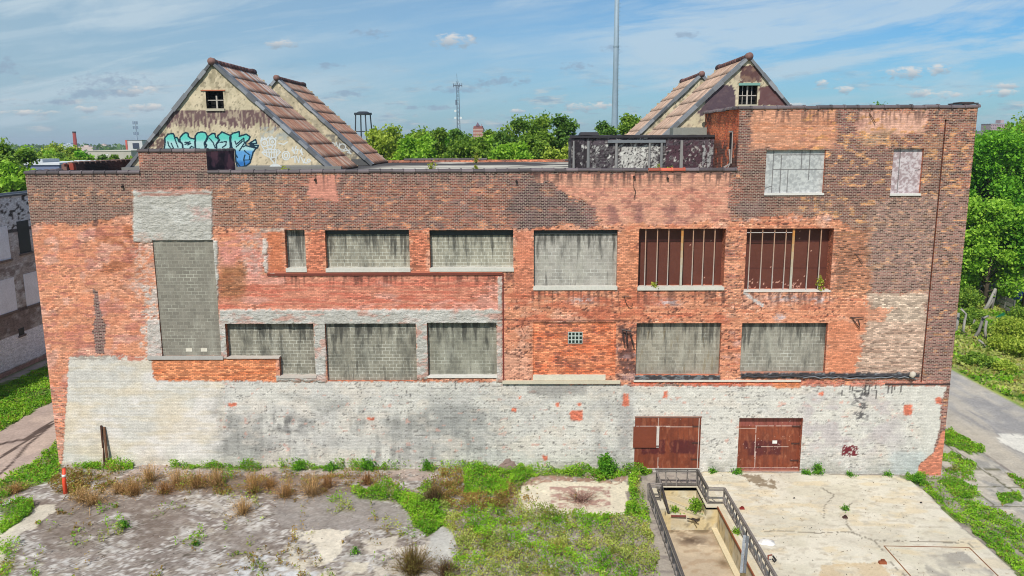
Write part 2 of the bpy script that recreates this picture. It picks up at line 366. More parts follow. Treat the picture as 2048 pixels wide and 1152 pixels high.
def paint_facade(X, Y, Z):
    px, py = proj(X, Y*0, Z)
    n = lambda sx, sy, s, o=4: fb(px/sx, py/sy, s, o)
    wx = px+26*(n(22, 16, 1)-.5)+16*(n(6, 2.6, 91, 2)-.5); wy = py+20*(n(22, 16, 2)-.5)+9*(n(7, 3, 92, 2)-.5)
    sx_ = px+7*(n(6, 5, 3)-.5); sy_ = py+7*(n(6, 5, 4)-.5)
    c = np.zeros((len(X), 3)); mk = np.zeros((len(X), 3))
    big = n(90, 60, 5); mid = n(28, 14, 6); fine = n(7, 3.2, 7, 3); row = n(45, 4., 8, 3)
    def lay(m, rgb, amt=1.):
        m = np.clip(np.asarray(m, float)*amt, 0, 1)[:, None]; c[:] = c*(1-m)+np.array(rgb, float)*m
    def lk(m, v):
        m = np.clip(np.asarray(m, float), 0, 1)[:, None]; mk[:] = mk*(1-m)+np.array(v, float)*m
    def box(x0, y0, x1, y1, s=3, soft=False):
        u, v = (wx, wy) if not soft else (sx_, sy_)
        return ss(x0-s, x0+s, u)*(1-ss(x1-s, x1+s, u))*ss(y0-s, y0+s, v)*(1-ss(y1-s, y1+s, v))
    # weathered brick everywhere first
    one = np.ones(len(X))
    lay(one, (134, 76, 62)); lk(one, (1, .95, .12))
    lay(ss(.45, .62, mid), (184, 102, 74), .7); lay(ss(.52, .68, big), (104, 68, 64), .65)
    lay(ss(.60, .70, fine)*ss(.4, .6, mid), (228, 150, 98), .85); lay(n(6, 2.6, 64, 3) > .68, (84, 60, 60), .8); lay(n(9, 4, 65, 2) < .22, (196, 120, 96), .7)
    # dark brown band under the low parapet
    lay(box(30, 340, 300, 446, 5), (112, 76, 66), .85); lay(box(60, 380, 290, 410, 14)*ss(.5, .6, fine), (214, 138, 92), .7)
    lay(box(280, 300, 475, 372, 4), (120, 76, 68), .8)
    lay(box(420, 370, 560, 450, 6), (134, 84, 64), .8); lay(box(395, 338, 560, 372, 8), (110, 78, 72), .6)
    lay(box(680, 338, 1050, 368, 5), (128, 82, 74), .75); lay(box(560, 365, 1060, 455, 8), (138, 76, 60), .75)
    lay(box(560, 360, 1200, 460, 10)*ss(.55, .66, n(16, 9, 9)), (104, 74, 74), .7)
    lay(ss(.62, .72, n(12, 5, 31, 3))*box(430, 350, 1200, 460, 8), (226, 142, 92), .7)
    lay(box(612, 352, 676, 400, 3), (222, 142, 120), .9); lk(box(612, 352, 676, 400, 3), (.3, .3, .1))
    # soot plume
    pl = inpoly(wx, wy, [(1035, 350), (1080, 362), (1130, 385), (1150, 408), (1185, 425), (1190, 452), (1040, 460), (1010, 400)])
    lay(pl*(.25+.75*ss(.36, .56, mid)), (84, 58, 62), .9)
    # salmon wash right of it
    sal = inpoly(wx, wy, [(1052, 345), (1130, 344), (1300, 342), (1462, 340), (1456, 452), (1215, 456), (1192, 425), (1150, 395), (1080, 362)])
    lay(sal, (228, 158, 128), .92); lk(sal, (.25, .4, .1)); lay(sal*ss(.56, .68, row), (220, 134, 110), .6); lay(box(1360, 380, 1462, 450, 8)*ss(.5, .6, mid), (190, 110, 92), .6)
    lay(sal*ss(.6, .68, n(14, 10, 33)), (150, 92, 84), .5)
    for xx in (1180, 1226, 1278, 1338): lay(box(xx-7, 412, xx+9, 458, 5), (134, 84, 82), .55)
    # taller block
    lay(box(1484, 296, 1890, 455, 6), (112, 72, 62), .7); lay(box(1500, 220, 1676, 298, 6, ), (228, 156, 120), .9); lk(box(1500, 220, 1676, 298, 6), (.25, .5, .1))
    lay(box(1510, 240, 1676, 300, 8)*ss(.5, .62, row), (220, 134, 92), .7)
    lay(box(1715, 224, 1855, 268, 4), (238, 176, 150), .95); lk(box(1715, 224, 1855, 268, 4), (.3, .35, .1)); lay(box(1720, 262, 1850, 290, 6)*ss(.45, .55, mid), (170, 130, 96), .7)
    lay(box(1680, 218, 1714, 300, 5), (120, 74, 70), .7); lay(box(1600, 226, 1720, 300, 20)*ss(.58, .66, mid), (120, 70, 66), .6)
    lay(box(1665, 300, 1780, 390, 8), (116, 72, 68), .65); lay(box(1850, 270, 1890, 300, 6), (150, 100, 70), .6)
    lay(box(1500, 390, 1900, 460, 8)*ss(.45, .6, mid), (150, 104, 84), .7); lay(box(1600, 225, 1955, 470, 10)*ss(.6, .68, n(12, 6, 34, 3)), (222, 150, 88), .85)
    lay(box(1480, 398, 1530, 430, 6), (96, 72, 72), .6); lay(box(1474, 220, 1500, 330, 4)*ss(.35, .5, row), (104, 66, 62), .75)
    # spalled orange brick, middle and left
    org = inpoly(wx, wy, [(20, 444), (150, 452), (215, 436), (262, 430), (300, 470), (420, 470), (430, 452), (540, 462), (1010, 458), (1190, 452), (1460, 440), (1660, 428), (1700, 455), (1668, 470), (1668, 585), (1738, 560), (1742, 590), (1755, 640), (1730, 700), (1745, 757), (1660, 768), (0, 775)])
    lay(org, (229, 147, 108), 1); lk(org, (.12, .45, .14))
    lay(org*ss(.5, .64, row), (216, 120, 86), .75); lay(org*ss(.52, .66, n(50, 40, 10)), (232, 170, 142), .6); lay(org*ss(.6, .68, fine)*ss(.45, .6, n(60, 30, 11)), (112, 62, 50), .7); lay(org*(n(5.5, 2.2, 61, 3) > .715-.05*ss(.4, .6, n(60, 40, 62))), (84, 50, 44), .75); lay(org*(n(8, 2.0, 63, 2) < .2), (246, 196, 170), .6)
    lk(org*ss(.56, .66, n(34, 18, 12)), (.1, .85, .1))
    left = box(20, 450, 300, 935, 6)*(px < 300); lay(left, (233, 152, 112), .6); lay(left*ss(.53, .64, n(34, 12, 13)), (228, 134, 96), .6)
    lay(box(195, 440, 290, 560, 18)*ss(.45, .62, n(26, 12, 14)), (160, 84, 50), .6)
    lay(left*ss(.60, .68, n(34, 26, 41)), (222, 168, 152), .55); lay(left*ss(.58, .66, n(26, 7, 42)), (176, 98, 92), .45)
    orgB = np.where(py > 925, 0, 1)
    # red middle strip
    red = box(436, 552, 1005, 622, 4); lay(red, (222, 136, 108), .85); lay(red*ss(.46, .6, row), (210, 104, 80), .7); lay(red*ss(.56, .66, n(70, 20, 15)), (226, 158, 140), .7)
    lay(box(440, 470, 530, 560, 8)*ss(.4, .6, n(30, 14, 16)), (222, 140, 126), .8); lay(box(436, 530, 492, 600, 12), (150, 96, 54), .65)
    lay(box(480, 458, 526, 552, 4)*ss(.4, .6, fine), (205, 180, 168), .55)
    lay(box(536, 462, 569, 545, 3), (214, 116, 74), .8)
    for (x0, x1) in ((613, 649), (821, 857)): lay(box(x0, 462, x1, 545, 2), (214, 118, 84), .85); lk(box(x0, 462, x1, 545, 2), (.1, .95, .1))
    lay(box(1029, 462, 1066, 600, 3), (222, 126, 92), .7); lay(box(1237, 462, 1275, 640, 4), (222, 134, 92), .7); lk(box(1237, 462, 1275, 620, 4), (.1, .75, .1))
    lay(box(1010, 580, 1460, 645, 8)*ss(.5, .62, n(40, 10, 17)), (200, 96, 66), .6)
    for (x, y, a) in ((1165, 600, 26), (1338, 605, 24), (1570, 596, 34), (1560, 634, 14), (1640, 600, 20), (1130, 650, 12)):
        lay(np.exp(-((px-x)/a)**2-((py-y)/7)**2)*ss(.4, .55, fine), (214, 196, 200), .95)
    for (x, y, a) in ((1655, 437, 12), (1500, 440, 22), (1590, 437, 26)): lay(np.exp(-((px-x)/a)**2-((py-y)/5)**2)*ss(.4, .55, fine), (220, 190, 184), .7)
    lay(dseg(px, py, [(1489, 585), (1508, 600), (1524, 610)]) < 3.2, (208, 200, 196), .9)
    lay(box(1450, 480, 1480, 590, 4)*ss(.45, .55, row), (150, 84, 70), .7); lk(box(1450, 480, 1480, 640, 4), (.4, .9, .1))
    # right field with purple-brown headers and pale mortar
    pur = inpoly(wx, wy, [(1740, 405), (1960, 380), (1960, 760), (1850, 760), (1840, 585), (1738, 585), (1730, 470)])
    lay(pur, (136, 96, 86), .92); lk(pur, (1, 1.1, .1)); lay(pur*(n(6, 2.6, 66, 3) > .66), (100, 74, 72), .7); lay(pur*(n(7, 3, 67, 2) < .25), (188, 142, 122), .7); lay(pur*ss(.6, .68, n(12, 5, 35, 3)), (206, 146, 104), .7)
    lay(box(1668, 455, 1742, 590, 6), (196, 128, 88), .6); lk(box(1668, 455, 1742, 590, 6), (.35, 1.15, .1))
    tan = inpoly(wx, wy, [(1736, 587), (1862, 585), (1855, 640), (1850, 752), (1712, 756), (1722, 700), (1735, 640)])
    lay(tan, (210, 174, 150), .95); lk(tan, (.45, .85, .08)); lay(tan*ss(.5, .62, row), (150, 112, 92), .6); lay(inpoly(wx, wy, [(1740, 590), (1800, 588), (1855, 590), (1852, 640), (1770, 640)]), (214, 190, 166), .65)
    lay(inpoly(wx, wy, [(1690, 610), (1790, 618), (1770, 640), (1690, 636)]), (216, 134, 98), .8)
    lay(inpoly(wx, wy, [(1658, 640), (1722, 645), (1716, 752), (1655, 755)]), (222, 132, 92), .8)
    pier = X > GROOVE+.04; lay(pier*(py > 380), (132, 88, 78), .9); lk(pier, (1, 1.15, .05)); lay(pier*(py > 560), (124, 80, 74), .45); lay(pier*ss(.62, .7, n(11, 5, 36, 3)), (214, 142, 86), .8); lay(pier*(py < 330)*ss(.5, .6, mid), (150, 92, 66), .6)
    for (x0, x1, y) in ((571, 611, 545), (651, 820, 546), (859, 1027, 546), (1067, 1235, 581), (1277, 1447, 581), (1491, 1662, 584), (1531, 1648, 392), (1784, 1843, 390)):
        lay((px > x0-3)*(px < x1+3)*(py > y)*ss(y+46, y, py)*ss(.5, .62, n(3.4, 50, 97, 3)), (92, 58, 50), .6)
    lay((py > 347)*(px < 1470)*ss(385, 347, py)*ss(.48, .62, n(4, 50, 98, 3)), (72, 52, 50), .7); lay((py > 222)*(px > 1476)*ss(262, 222, py)*ss(.5, .62, n(4, 50, 99, 3)), (84, 58, 54), .6)
    # plaster
    gp = (190, 185, 175)
    pls = np.zeros(len(X))
    for q in ((267, 381, 425, 484), (425, 480, 436, 600), (436, 640, 454, 718), (440, 619, 1004, 649), (296, 640, 324, 716), (324, 706, 440, 718), (629, 645, 652, 764), (832, 645, 856, 758), (993, 645, 1005, 764), (996, 552, 1005, 645), (552, 750, 650, 762), (314, 640, 440, 650)):
        pls = np.maximum(pls, box(*q, 1.5, True))
    lay(pls, gp); lk(pls, (.5, .06, 1.))
    lay(box(995, 540, 1006, 765, 1, True)*ss(.4, .5, fine), (208, 150, 128), .6); lay(pls*ss(.55, .63, n(26, 9, 18))*(py > 600), (214, 140, 120), .6); lay(pls*ss(.45, .7, n(30, 20, 19)), (204, 200, 192), .8)
    lay(box(385, 415, 428, 440, 6)*ss(.35, .55, fine), (214, 170, 160), .8); lay(box(275, 381, 420, 392, 2, True)*ss(.4, .5, row), (180, 110, 92), .7)
    lay(box(268, 470, 318, 600, 7)*ss(.4, .55, fine), (214, 178, 162), .7); lay(box(286, 570, 322, 715, 4)*ss(.32, .45, fine), (206, 192, 182), .85)
    for q in ((525, 478, 534, 508), (528, 510, 536, 545), (536, 545, 556, 553)): lay(box(*q, 1, True), (214, 204, 194), .9); lk(box(*q, 1, True), (.5, 0, 1.))
    lay(box(520, 457, 570, 462, 2, True), (202, 190, 178), .7)
    # dark wedge of old brick left
    wd = inpoly(sx_, sy_, [(186, 575), (196, 580), (200, 620), (212, 650), (208, 708), (192, 708), (186, 660), (190, 630)]); lay(wd, (96, 66, 68), .85); lk(wd, (1, 1, .1))
    lay(inpoly(sx_, sy_, [(184, 380), (194, 380), (196, 452), (186, 452)]), (90, 62, 58), .6)
    # bright patch brick
    D = OPN['D'][0]; dd = (X > D[0]-.01)*(X < D[1]+.01)*(Z > D[2]-.01)*(Z < D[3]+.01); lay(dd, (238, 134, 88), 1); lk(dd, (.15, .95, .05)); lay(dd*ss(.52, .62, n(30, 12, 20)), (206, 92, 50), .6)
    lay(dd*ss(.55, .62, n(18, 6, 21))*(np.abs(px-1140) < 70), (130, 66, 56), .5)
    lay(box(1233, 650, 1271, 765, 3)*ss(.42, .52, n(8, 6, 22)), (70, 44, 46), .7); lay(box(1233, 690, 1271, 765, 3)*ss(.45, .6, mid), (190, 150, 150), .6)
    lay(box(1445, 660, 1480, 755, 4)*ss(.4, .6, mid), (212, 160, 152), .6)
    # ---------------- white painted ground floor
    wh = inpoly(sx_, sy_, [(139, 713), (240, 711), (306, 716), (303, 735), (309, 762), (560, 763), (1007, 764), (1240, 770), (1262, 772), (1470, 772), (1660, 772), (1845, 770), (1893, 772), (1884, 800), (1878, 860), (1866, 905), (1838, 930), (1834, 990), (120, 1000)])
    lay(wh, (207, 202, 192)); lk(wh, (.25, .14, .10))
    nn = lambda a, b, s: n(a, b, s)
    lay(wh*ss(.42, .6, nn(120, 60, 23))*(px < 450), (218, 205, 184), .9); lay(wh*box(150, 730, 450, 930, 18)*ss(.45, .65, nn(70, 50, 24)), (224, 217, 210), .8)
    lay(wh*ss(.5, .62, nn(60, 7, 46))*(px < 450), (204, 188, 160), .35)
    lay(wh*box(425, 795, 1000, 918, 30)*ss(.34, .62, nn(60, 34, 25)), (150, 148, 143), .75); lay(wh*box(440, 820, 1010, 940, 20)*ss(.5, .64, n(9, 60, 93)), (128, 126, 122), .45); lay(wh*box(540, 832, 612, 862, 12)*ss(.45, .62, nn(14, 20, 26)), (104, 102, 100), .8)
    lay(wh*box(850, 790, 1010, 900, 30)*ss(.38, .6, nn(50, 40, 27)), (146, 145, 142), .7); lay(wh*box(1020, 770, 1250, 830, 20)*ss(.4, .62, nn(30, 24, 94)), (168, 165, 160), .6); lay(wh*box(1180, 800, 1262, 930, 14)*ss(.4, .6, nn(24, 40, 95)), (164, 161, 156), .6)
    old = wh*ss(425, 450, px)*(1-ss(1835, 1850, px)); lk(old, (.25, .17, .12)); dens = ss(.35, .62, n(90, 50, 47))
    lay(old*ss(.5, .66, n(70, 12, 43)), (196, 192, 186), .45); lay(old*ss(.54, .66, n(50, 26, 48)), (212, 200, 186), .5)
    sp1 = n(7, 2.6, 28, 3); lay(old*(sp1 > .81-.08*dens), (108, 104, 101), .6)
    sp2 = n(3.6, 2.0, 44, 2); lay(old*(sp2 > .88-.08*dens), (84, 80, 78), .7); lay(old*(n(16, 2.2, 49, 3) > .76-.04*dens), (112, 108, 104), .6)
    lay(old*(n(12, 7, 29) > .745), (206, 150, 134), .6); lay(old*ss(.4, .7, dens*n(30, 16, 68)), (196, 192, 186), .6)
    lay(wh*box(1240, 770, 1264, 945, 5), (168, 164, 160), .6); lay(box(1060, 766, 1170, 790, 8)*wh, (130, 126, 122), .55)
    lay(wh*box(1600, 790, 1800, 900, 30)*ss(.4, .6, nn(26, 22, 30)), (182, 172, 172), .7)
    lay(wh*box(1710, 770, 1735, 840, 6)*ss(.45, .55, fine), (70, 68, 70), .8); lay(wh*ss(905, 940, py)*ss(.4, .6, n(18, 10, 96)), (158, 154, 142), .55); lay(wh*ss(900, 960, py)*ss(.4, .6, nn(50, 16, 37))*(px > 1240), (176, 176, 168), .8)
    lay(wh*box(1780, 905, 1850, 950, 6), (186, 192, 190), .7)
    for x in (1684, 1700, 1706, 1730, 1738, 1745, 1752, 1776, 1784, 1790, 1802):
        h_ = 12+24*_h(np.array([x]), np.array([3]), 5)[0]; lay(wh*(np.abs(px-x-2*(n(5, 9, 38)-.5)) < 1.6*(1-(py-768)/h_))*(py < 768+h_), (52, 48, 50), .85)
    for q in ((1140, 821, 1165, 841), (1024, 817, 1031, 824), (1086, 912, 1095, 921), (1246, 788, 1258, 812), (1807, 810, 1824, 830), (1637, 784, 1647, 791), (1155, 805, 1161, 811), (1036, 792, 1042, 797), (1112, 805, 1118, 815), (1326, 783, 1335, 796), (457, 806, 474, 813), (1872, 795, 1884, 808), (735, 835, 748, 840)):
        m = box(*q, 1.2, True); lay(m, (214, 112, 84), .95); lk(m, (.2, .5, .1))
    m = inpoly(sx_, sy_, [(303, 718), (552, 717), (552, 761), (310, 761)]); lay(m, (236, 140, 88), .95); lk(m, (.15, .85, .08)); lay(m*ss(.5, .64, row), (212, 108, 60), .7)
    m = box(1262, 762, 1560, 772, 1.5, True)*ss(.35, .45, n(20, 8, 39)); lay(m, (206, 96, 68), .9); lay(box(1545, 764, 1600, 776, 1.5, True), (214, 120, 72), .8); lay(box(1600, 760, 1890, 772, 1.5, True)*ss(.4, .5, n(14, 7, 40)), (196, 112, 92), .9)
    lay(box(140, 712, 236, 720, 2, True)*ss(.4, .5, fine), (160, 150, 140), .8); lay(box(236, 712, 300, 721, 2, True)*ss(.4, .5, fine), (208, 120, 96), .9)
    # tar and soot below the right windows
    m = box(1270, 750, 1441, 761, 1, True)+box(1482, 745, 1840, 756, 1, True)
    lay(m, (62, 62, 66), .95); lk(m, (0, 0, .6)); lay(m*ss(.55, .62, fine), (140, 146, 150), .7)
    # oxblood splash of paint
    m = (np.abs(px-1700+5*(n(6, 5, 50)-.5)) < 16)*(np.abs(py-901) < 11+5*(n(6, 5, 51)-.5))*(n(2.2, 2.2, 52, 2) > .36); lay(m, (106, 26, 36), .95)
    m = inpoly(sx_, sy_, [(1838, 932), (1866, 908), (1884, 862), (1900, 862), (1890, 970), (1835, 970)]); lay(m, (220, 134, 104), .95); lk(m, (.2, .55, .1))
    # thin joints
    for x0, y0, x1, y1 in ((1240, 600, 1240, 645),): lay(box(x0-1, y0, x1+1, y1, 1, True), (90, 50, 44), .6)
    lay(dseg(px, py, [(1000, 640), (1065, 641), (1240, 642), (1272, 643)]) < 1.2, (90, 50, 44), .7)
    lay(np.abs(py-345-0*px) < 4*(.3+n(16, 3, 53)), (66, 50, 50), .6)
    lum = c.mean(1)[:, None]; sat = np.where((py < 765)[:, None], .86, .95); c = (lum+(c-lum)*sat)*np.where((py < 765)[:, None], .975, 1.)
    return srgb(np.clip(c, 0, 255)), mk

def build_facade():
    ex = [XH, BX0, BX1, GROOVE-.05, GROOVE+.05]; ez = [ZP, ZB]
    for r, d in OPN.values(): ex += [r[0], r[1]]; ez += [r[2], r[3]]
    us = lines(XL, XR, .075, ex); vs = lines(-1., ZH, .07, ez)
    zg = P(1893, 238)[1]; zg2 = P(1850, 766)[1]
    def keep(x, z):
        k = (z < ZP) | (x > XH) | ((x > BX0) & (x < BX1) & (z < ZB))
        for r, d in OPN.values(): k &= ~((x > r[0]) & (x < r[1]) & (z > r[2]) & (z < r[3]))
        k &= ~((np.abs(x-GROOVE) < .055) & (z < zg) & (z > zg2)); return k
    V, Fq = grid(us, vs, lambda u, v: (u, u*0, v), keep)
    jig = (fb(V[:, 0]*9, V[:, 2]*9, 71, 2)-.5)
    col, mk = paint_facade(V[:, 0], V[:, 1], V[:, 2])
    V[:, 1] -= mk[:, 2]*.10*fb(V[:, 0]*4, V[:, 2]*7, 70, 3)
    E = []
    def quad(a, b, c_, d): E.append((a, b, c_, d))
    rects = [(r, d+.01) for r, d in OPN.values()]+[((GROOVE-.055, GROOVE+.055, zg2, zg), .12)]
    for r, d in rects:
        x0, x1, z0, z1 = r
        jl = (r is OPN['C1b'][0]) and OPN['C1a'][0][2]          # the L-shaped opening has a jamb only below its step
        if jl: quad((x0, 0, z0), (x0, d, z0), (x0, d, jl), (x0, 0, jl))
        else: quad((x0, 0, z0), (x0, d, z0), (x0, d, z1), (x0, 0, z1))
        if r is not OPN['C1a'][0]: quad((x1, 0, z0), (x1, 0, z1), (x1, d, z1), (x1, d, z0))
        quad((x0, 0, z1), (x0, d, z1), (x1, d, z1), (x1, 0, z1)); quad((x0, 0, z0), (x1, 0, z0), (x1, d, z0), (x0, d, z0))
    g = rects[-1][0]; quad((g[0], .12, g[2]), (g[1], .12, g[2]), (g[1], .12, g[3]), (g[0], .12, g[3]))
    EV = np.array(E).reshape(-1, 3); EF = np.arange(len(EV)).reshape(-1, 4)+len(V)
    ecol = np.tile(srgb((176, 104, 78)), (len(EV), 1)); emk = np.tile((.3, .8, .1), (len(EV), 1)).astype(float)
    ecol[-4:] = srgb((60, 36, 34))
    me = mesh_np('brick_wall', np.vstack([V, EV]), np.vstack([Fq, EF]), np.vstack([col, ecol]), np.vstack([mk, emk]))
    return ob('front_wall', me, M_BRICK, FAC)
build_facade()

# other outer walls, parapets, roof decks
def wall_sheet(name, to3, ur, vr, colf, mk=(1, .9, .1), step=.3, parent=FAC, mat=M_BRICK, keep=None):
    V, Fq = grid(lines(*ur, step), lines(*vr, step), to3, keep)
    c = colf(V); m_ = np.tile(np.array(mk, float), (len(V), 1))
    return ob(name, mesh_np(name, V, Fq, c, m_), mat, parent)
def brown(V, a=(150, 96, 80), b=(110, 72, 66), s=1):
    t = ss(.35, .65, fb(V[:, 0]*.7+V[:, 1]*.7, V[:, 2]*.9, s))[:, None]; return srgb(np.array(a)*(1-t)+np.array(b)*t)
YB = 32.
wall_sheet('side_wall', lambda u, v: (u*0+XL, u, v), (0, YB), (-1, ZP), brown, step=.5)
wall_sheet('side_wall', lambda u, v: (u*0+XR, u, v), (0, 8.4), (-1, ZH), brown, step=.5)
wall_sheet('side_wall', lambda u, v: (u*0+XR, u, v), (8.4, YB), (-1, ZP), brown, step=.5)
wall_sheet('rear_wall', lambda u, v: (u, u*0+YB, v), (XL, XR), (-1, 17.96), brown, step=.6)
wall_sheet('inner_parapet', lambda u, v: (u, u*0+YB-.35, v), (XL, XR), (17.6, 17.96), lambda V: brown(V, (206, 122, 84), (150, 84, 66)), step=.2)
# thick parapet backs and box
mb = MB(); pc = tuple(srgb((120, 84, 74)))
mb.box(XL, XH-.01, .30, .34, 17.5, ZP, pc); mb.box(XH, XR, .30, .34, 17.5, ZH, pc)
mb.build('parapet_back', M_ANY, FAC)
# brick box left of centre, its dark painted return
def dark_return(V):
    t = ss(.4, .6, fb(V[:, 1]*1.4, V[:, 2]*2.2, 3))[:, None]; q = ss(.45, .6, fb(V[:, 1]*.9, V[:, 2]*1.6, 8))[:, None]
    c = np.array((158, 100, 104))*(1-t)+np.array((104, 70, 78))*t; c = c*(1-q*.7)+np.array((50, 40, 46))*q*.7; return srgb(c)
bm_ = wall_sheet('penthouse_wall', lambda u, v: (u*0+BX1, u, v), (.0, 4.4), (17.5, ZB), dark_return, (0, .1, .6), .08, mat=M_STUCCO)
wall_sheet('penthouse_wall', lambda u, v: (u*0+BX0, u, v), (.0, 4.4), (17.5, ZB), brown)
mb = MB(); mb.box(BX0+.02, BX1-.02, .02, 4.4, ZB-.12, ZB-.04, tuple(srgb((120, 112, 104)))); mb.build('penthouse_roof', M_CONC, FAC)

# roof deck
def deck_col(V):
    x, y = V[:, 0], V[:, 1]; c = np.tile(np.array((186., 180, 168)), (len(V), 1))
    def lay(m, q): nonlocal c; m = np.clip(m, 0, 1)[:, None]; c = c*(1-m)+np.array(q)*m
    lay(ss(.45, .6, fb(x*.25, y*.3, 61)), (160, 152, 142)); lay(ss(.5, .6, fb(x*.3, y*.35, 62))*ss(-2, 2, x), (50, 46, 48))
    lay(ss(20, 24, y)*ss(.4, .5, fb(x*.3, y*.5, 63)), (70, 64, 64)); lay(ss(-10, -13, x), (70, 66, 66)); return srgb(c)
V, Fq = grid(lines(XL+.02, XR-.02, .3), lines(.34, YB-.35, .3), lambda u, v: (u, v, 17.7+.06*fb(u*.4, v*.4, 64)))
ob('roof_deck', mesh_np('roof_deck', V, Fq, deck_col(V)), M_GROUND, FAC)
# taller block: left return wall with slit window, back wall, roof
YH = 8.4
sl0, zl0 = Q(1455.5, 322, XH); sl1, zl1 = Q(1448, 266, XH)
def ret_col(V):
    t = ss(.4, .6, fb(V[:, 1]*1.1, V[:, 2]*1.1, 81))[:, None]; c = np.array((218, 120, 78))*(1-t)+np.array((196, 94, 60))*t
    d = (ss(6.2, 7.4, V[:, 1])*ss(.35, .5, fb(V[:, 1]*2, V[:, 2]*2, 82)))[:, None]; c = c*(1-d*.85)+np.array((70, 44, 44))*d*.85
    e = (ss(19.9, 19.4, V[:, 2])*ss(.35, .5, fb(V[:, 1]*2, V[:, 2]*2, 83)))[:, None]; c = c*(1-e*.8)+np.array((66, 44, 44))*e*.8
    return srgb(c)
wall_sheet('return_wall', lambda u, v: (u*0+XH, u, v), (0, YH), (17.5, ZH), ret_col, (.3, .8, .1), .1)
mb = MB(); mb.box(XH-.03, XH-.012, 1.1, 1.75, 18.5, 20.15, tuple(srgb((34, 24, 24)))); sw = mb.build('slit_window', M_ANY, FAC)
mb = MB(); mb.box(XH-.07, XH-.031, 1.0, 1.1, 18.4, 20.2, tuple(srgb((170, 160, 155)))); mb.box(XH-.07, XH-.031, 1.0, 1.85, 20.16, 20.24, tuple(srgb((170, 160, 155)))); mb.build('frame', M_ANY, sw)
wall_sheet('return_wall', lambda u, v: (u, u*0+YH, v), (XH, XR), (17.5, ZH), brown)
mb = MB(); mb.box(XH+.02, XR-.02, .34, YH-.02, ZH-.5, ZH-.42, tuple(srgb((120, 114, 108)))); mb.build('upper_roof', M_CONC, FAC)

# coping tiles
def coping(name, a, b, r=.105, seg=.66, c=(86, 76, 78), rows=1, jit=0.):
    """half round clay coping with collar rings, from a to b"""
    a = Vector(a); b = Vector(b); L = (b-a).length; d = (b-a)/L; n = max(1, round(L/seg)); mb = MB(); side = Vector((-d.y, d.x, 0))
    for i in range(n):
        p = a+d*(L*i/n); q = a+d*(L*(i+1)/n)
        k = random.uniform(.8, 1.25); cc = np.array(c)*k
        if name == 'red_coping': cc = np.array((176, 84, 62))*k
        cc = tuple(srgb(np.clip(cc, 0, 255))); off = Vector((0, 0, random.uniform(-jit, jit)))
        for (s, e, rr, dz) in ((0, .90, 1., 0), (.88, 1.02, 1.28, .0)):
            vs = []; fs = []; m = 9
            for t in (s, e):
                o = p+(q-p)*t+off
                for k2 in range(m):
                    th = math.pi*k2/(m-1); vs.append(o+side*(-math.cos(th)*r*rr*1.75)+Vector((0, 0, math.sin(th)*r*rr*.95+dz)))
                vs.append(o+side*(r*rr*1.75)+Vector((0, 0, -.07))); vs.append(o-side*(r*rr*1.75)+Vector((0, 0, -.07)))
            M_ = m+2
            for k2 in range(M_): fs.append((k2, (k2+1) % M_, M_+(k2+1) % M_, M_+k2))
            fs += [tuple(range(M_))[::-1], tuple(range(M_, 2*M_))]; mb.add(vs, fs, cc)
    return mb.build('coping', M_PAINT, FAC)
yc = .12
coping('c', (XL-.05, yc, ZP), (BX0, yc, ZP)); coping('c', (BX1, yc, ZP), (P(1295, 340)[0], yc, ZP), jit=.012)
coping('red_coping', (P(1297, 340)[0], yc, ZP), (P(1370, 340)[0], yc, ZP)); coping('c', (P(1371, 340)[0], yc, ZP), (XH, yc, ZP))
coping('c', (BX0-.05, yc, ZB), (BX1+.05, yc, ZB)); coping('c', (BX1-.1, .3, ZB), (BX1-.1, 4.4, ZB), r=.07)
coping('c', (XH-.05, yc, ZH), (XR+.08, yc, ZH), seg=.72, jit=.02); coping('c', (XH, .2, ZH), (XH, YH, ZH), jit=.02, c=(96, 84, 84)); coping('c', (XR, .2, ZH), (XR, YH, ZH))
coping('c', (XL, .2, ZP), (XL, 4., ZP)); coping('c', (-11.5, YB-.2, 18.02), (-3.5, YB-.2, 18.02)); coping('c', (4, YB-.2, 17.9), (XR, YB-.2, 17.9))
mb = MB(); mb.box(P(1918, 212)[0], XR+.02, .0, 1.2, ZH+.14, ZH+.2, tuple(srgb((60, 54, 56)))); mb.box(P(1925, 212)[0], P(1950, 212)[0], .1, 1., ZH+.2, ZH+.25, tuple(srgb((84, 74, 74)))); mb.build('cap_slab', M_ANY, FAC)
# left side parapet, higher towards the back, inner face coloured dark to paint in its shade
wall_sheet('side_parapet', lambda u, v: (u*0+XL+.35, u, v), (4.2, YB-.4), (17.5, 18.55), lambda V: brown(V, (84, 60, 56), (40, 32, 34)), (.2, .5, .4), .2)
wall_sheet('side_parapet', lambda u, v: (u*0+XL, u, v), (4.2, YB-.4), (ZP, 18.5), brown)
coping('c', (XL+.17, 4.3, 18.5), (XL+.17, YB-.4, 18.5), r=.1, c=(110, 84, 74))
mb = MB(); 
for i in range(9): x = XL+.1+random.random()*.3; y = 3.6+random.random()*.8; s = random.uniform(.06, .14); mb.box(x-s, x+s, y-s, y+s, ZP, ZP+random.uniform(.15, .42), tuple(srgb(random.choice([(176, 92, 70), (150, 70, 56), (120, 90, 80)]))), .02)
mb.build('broken_brickwork', M_ANY, FAC)

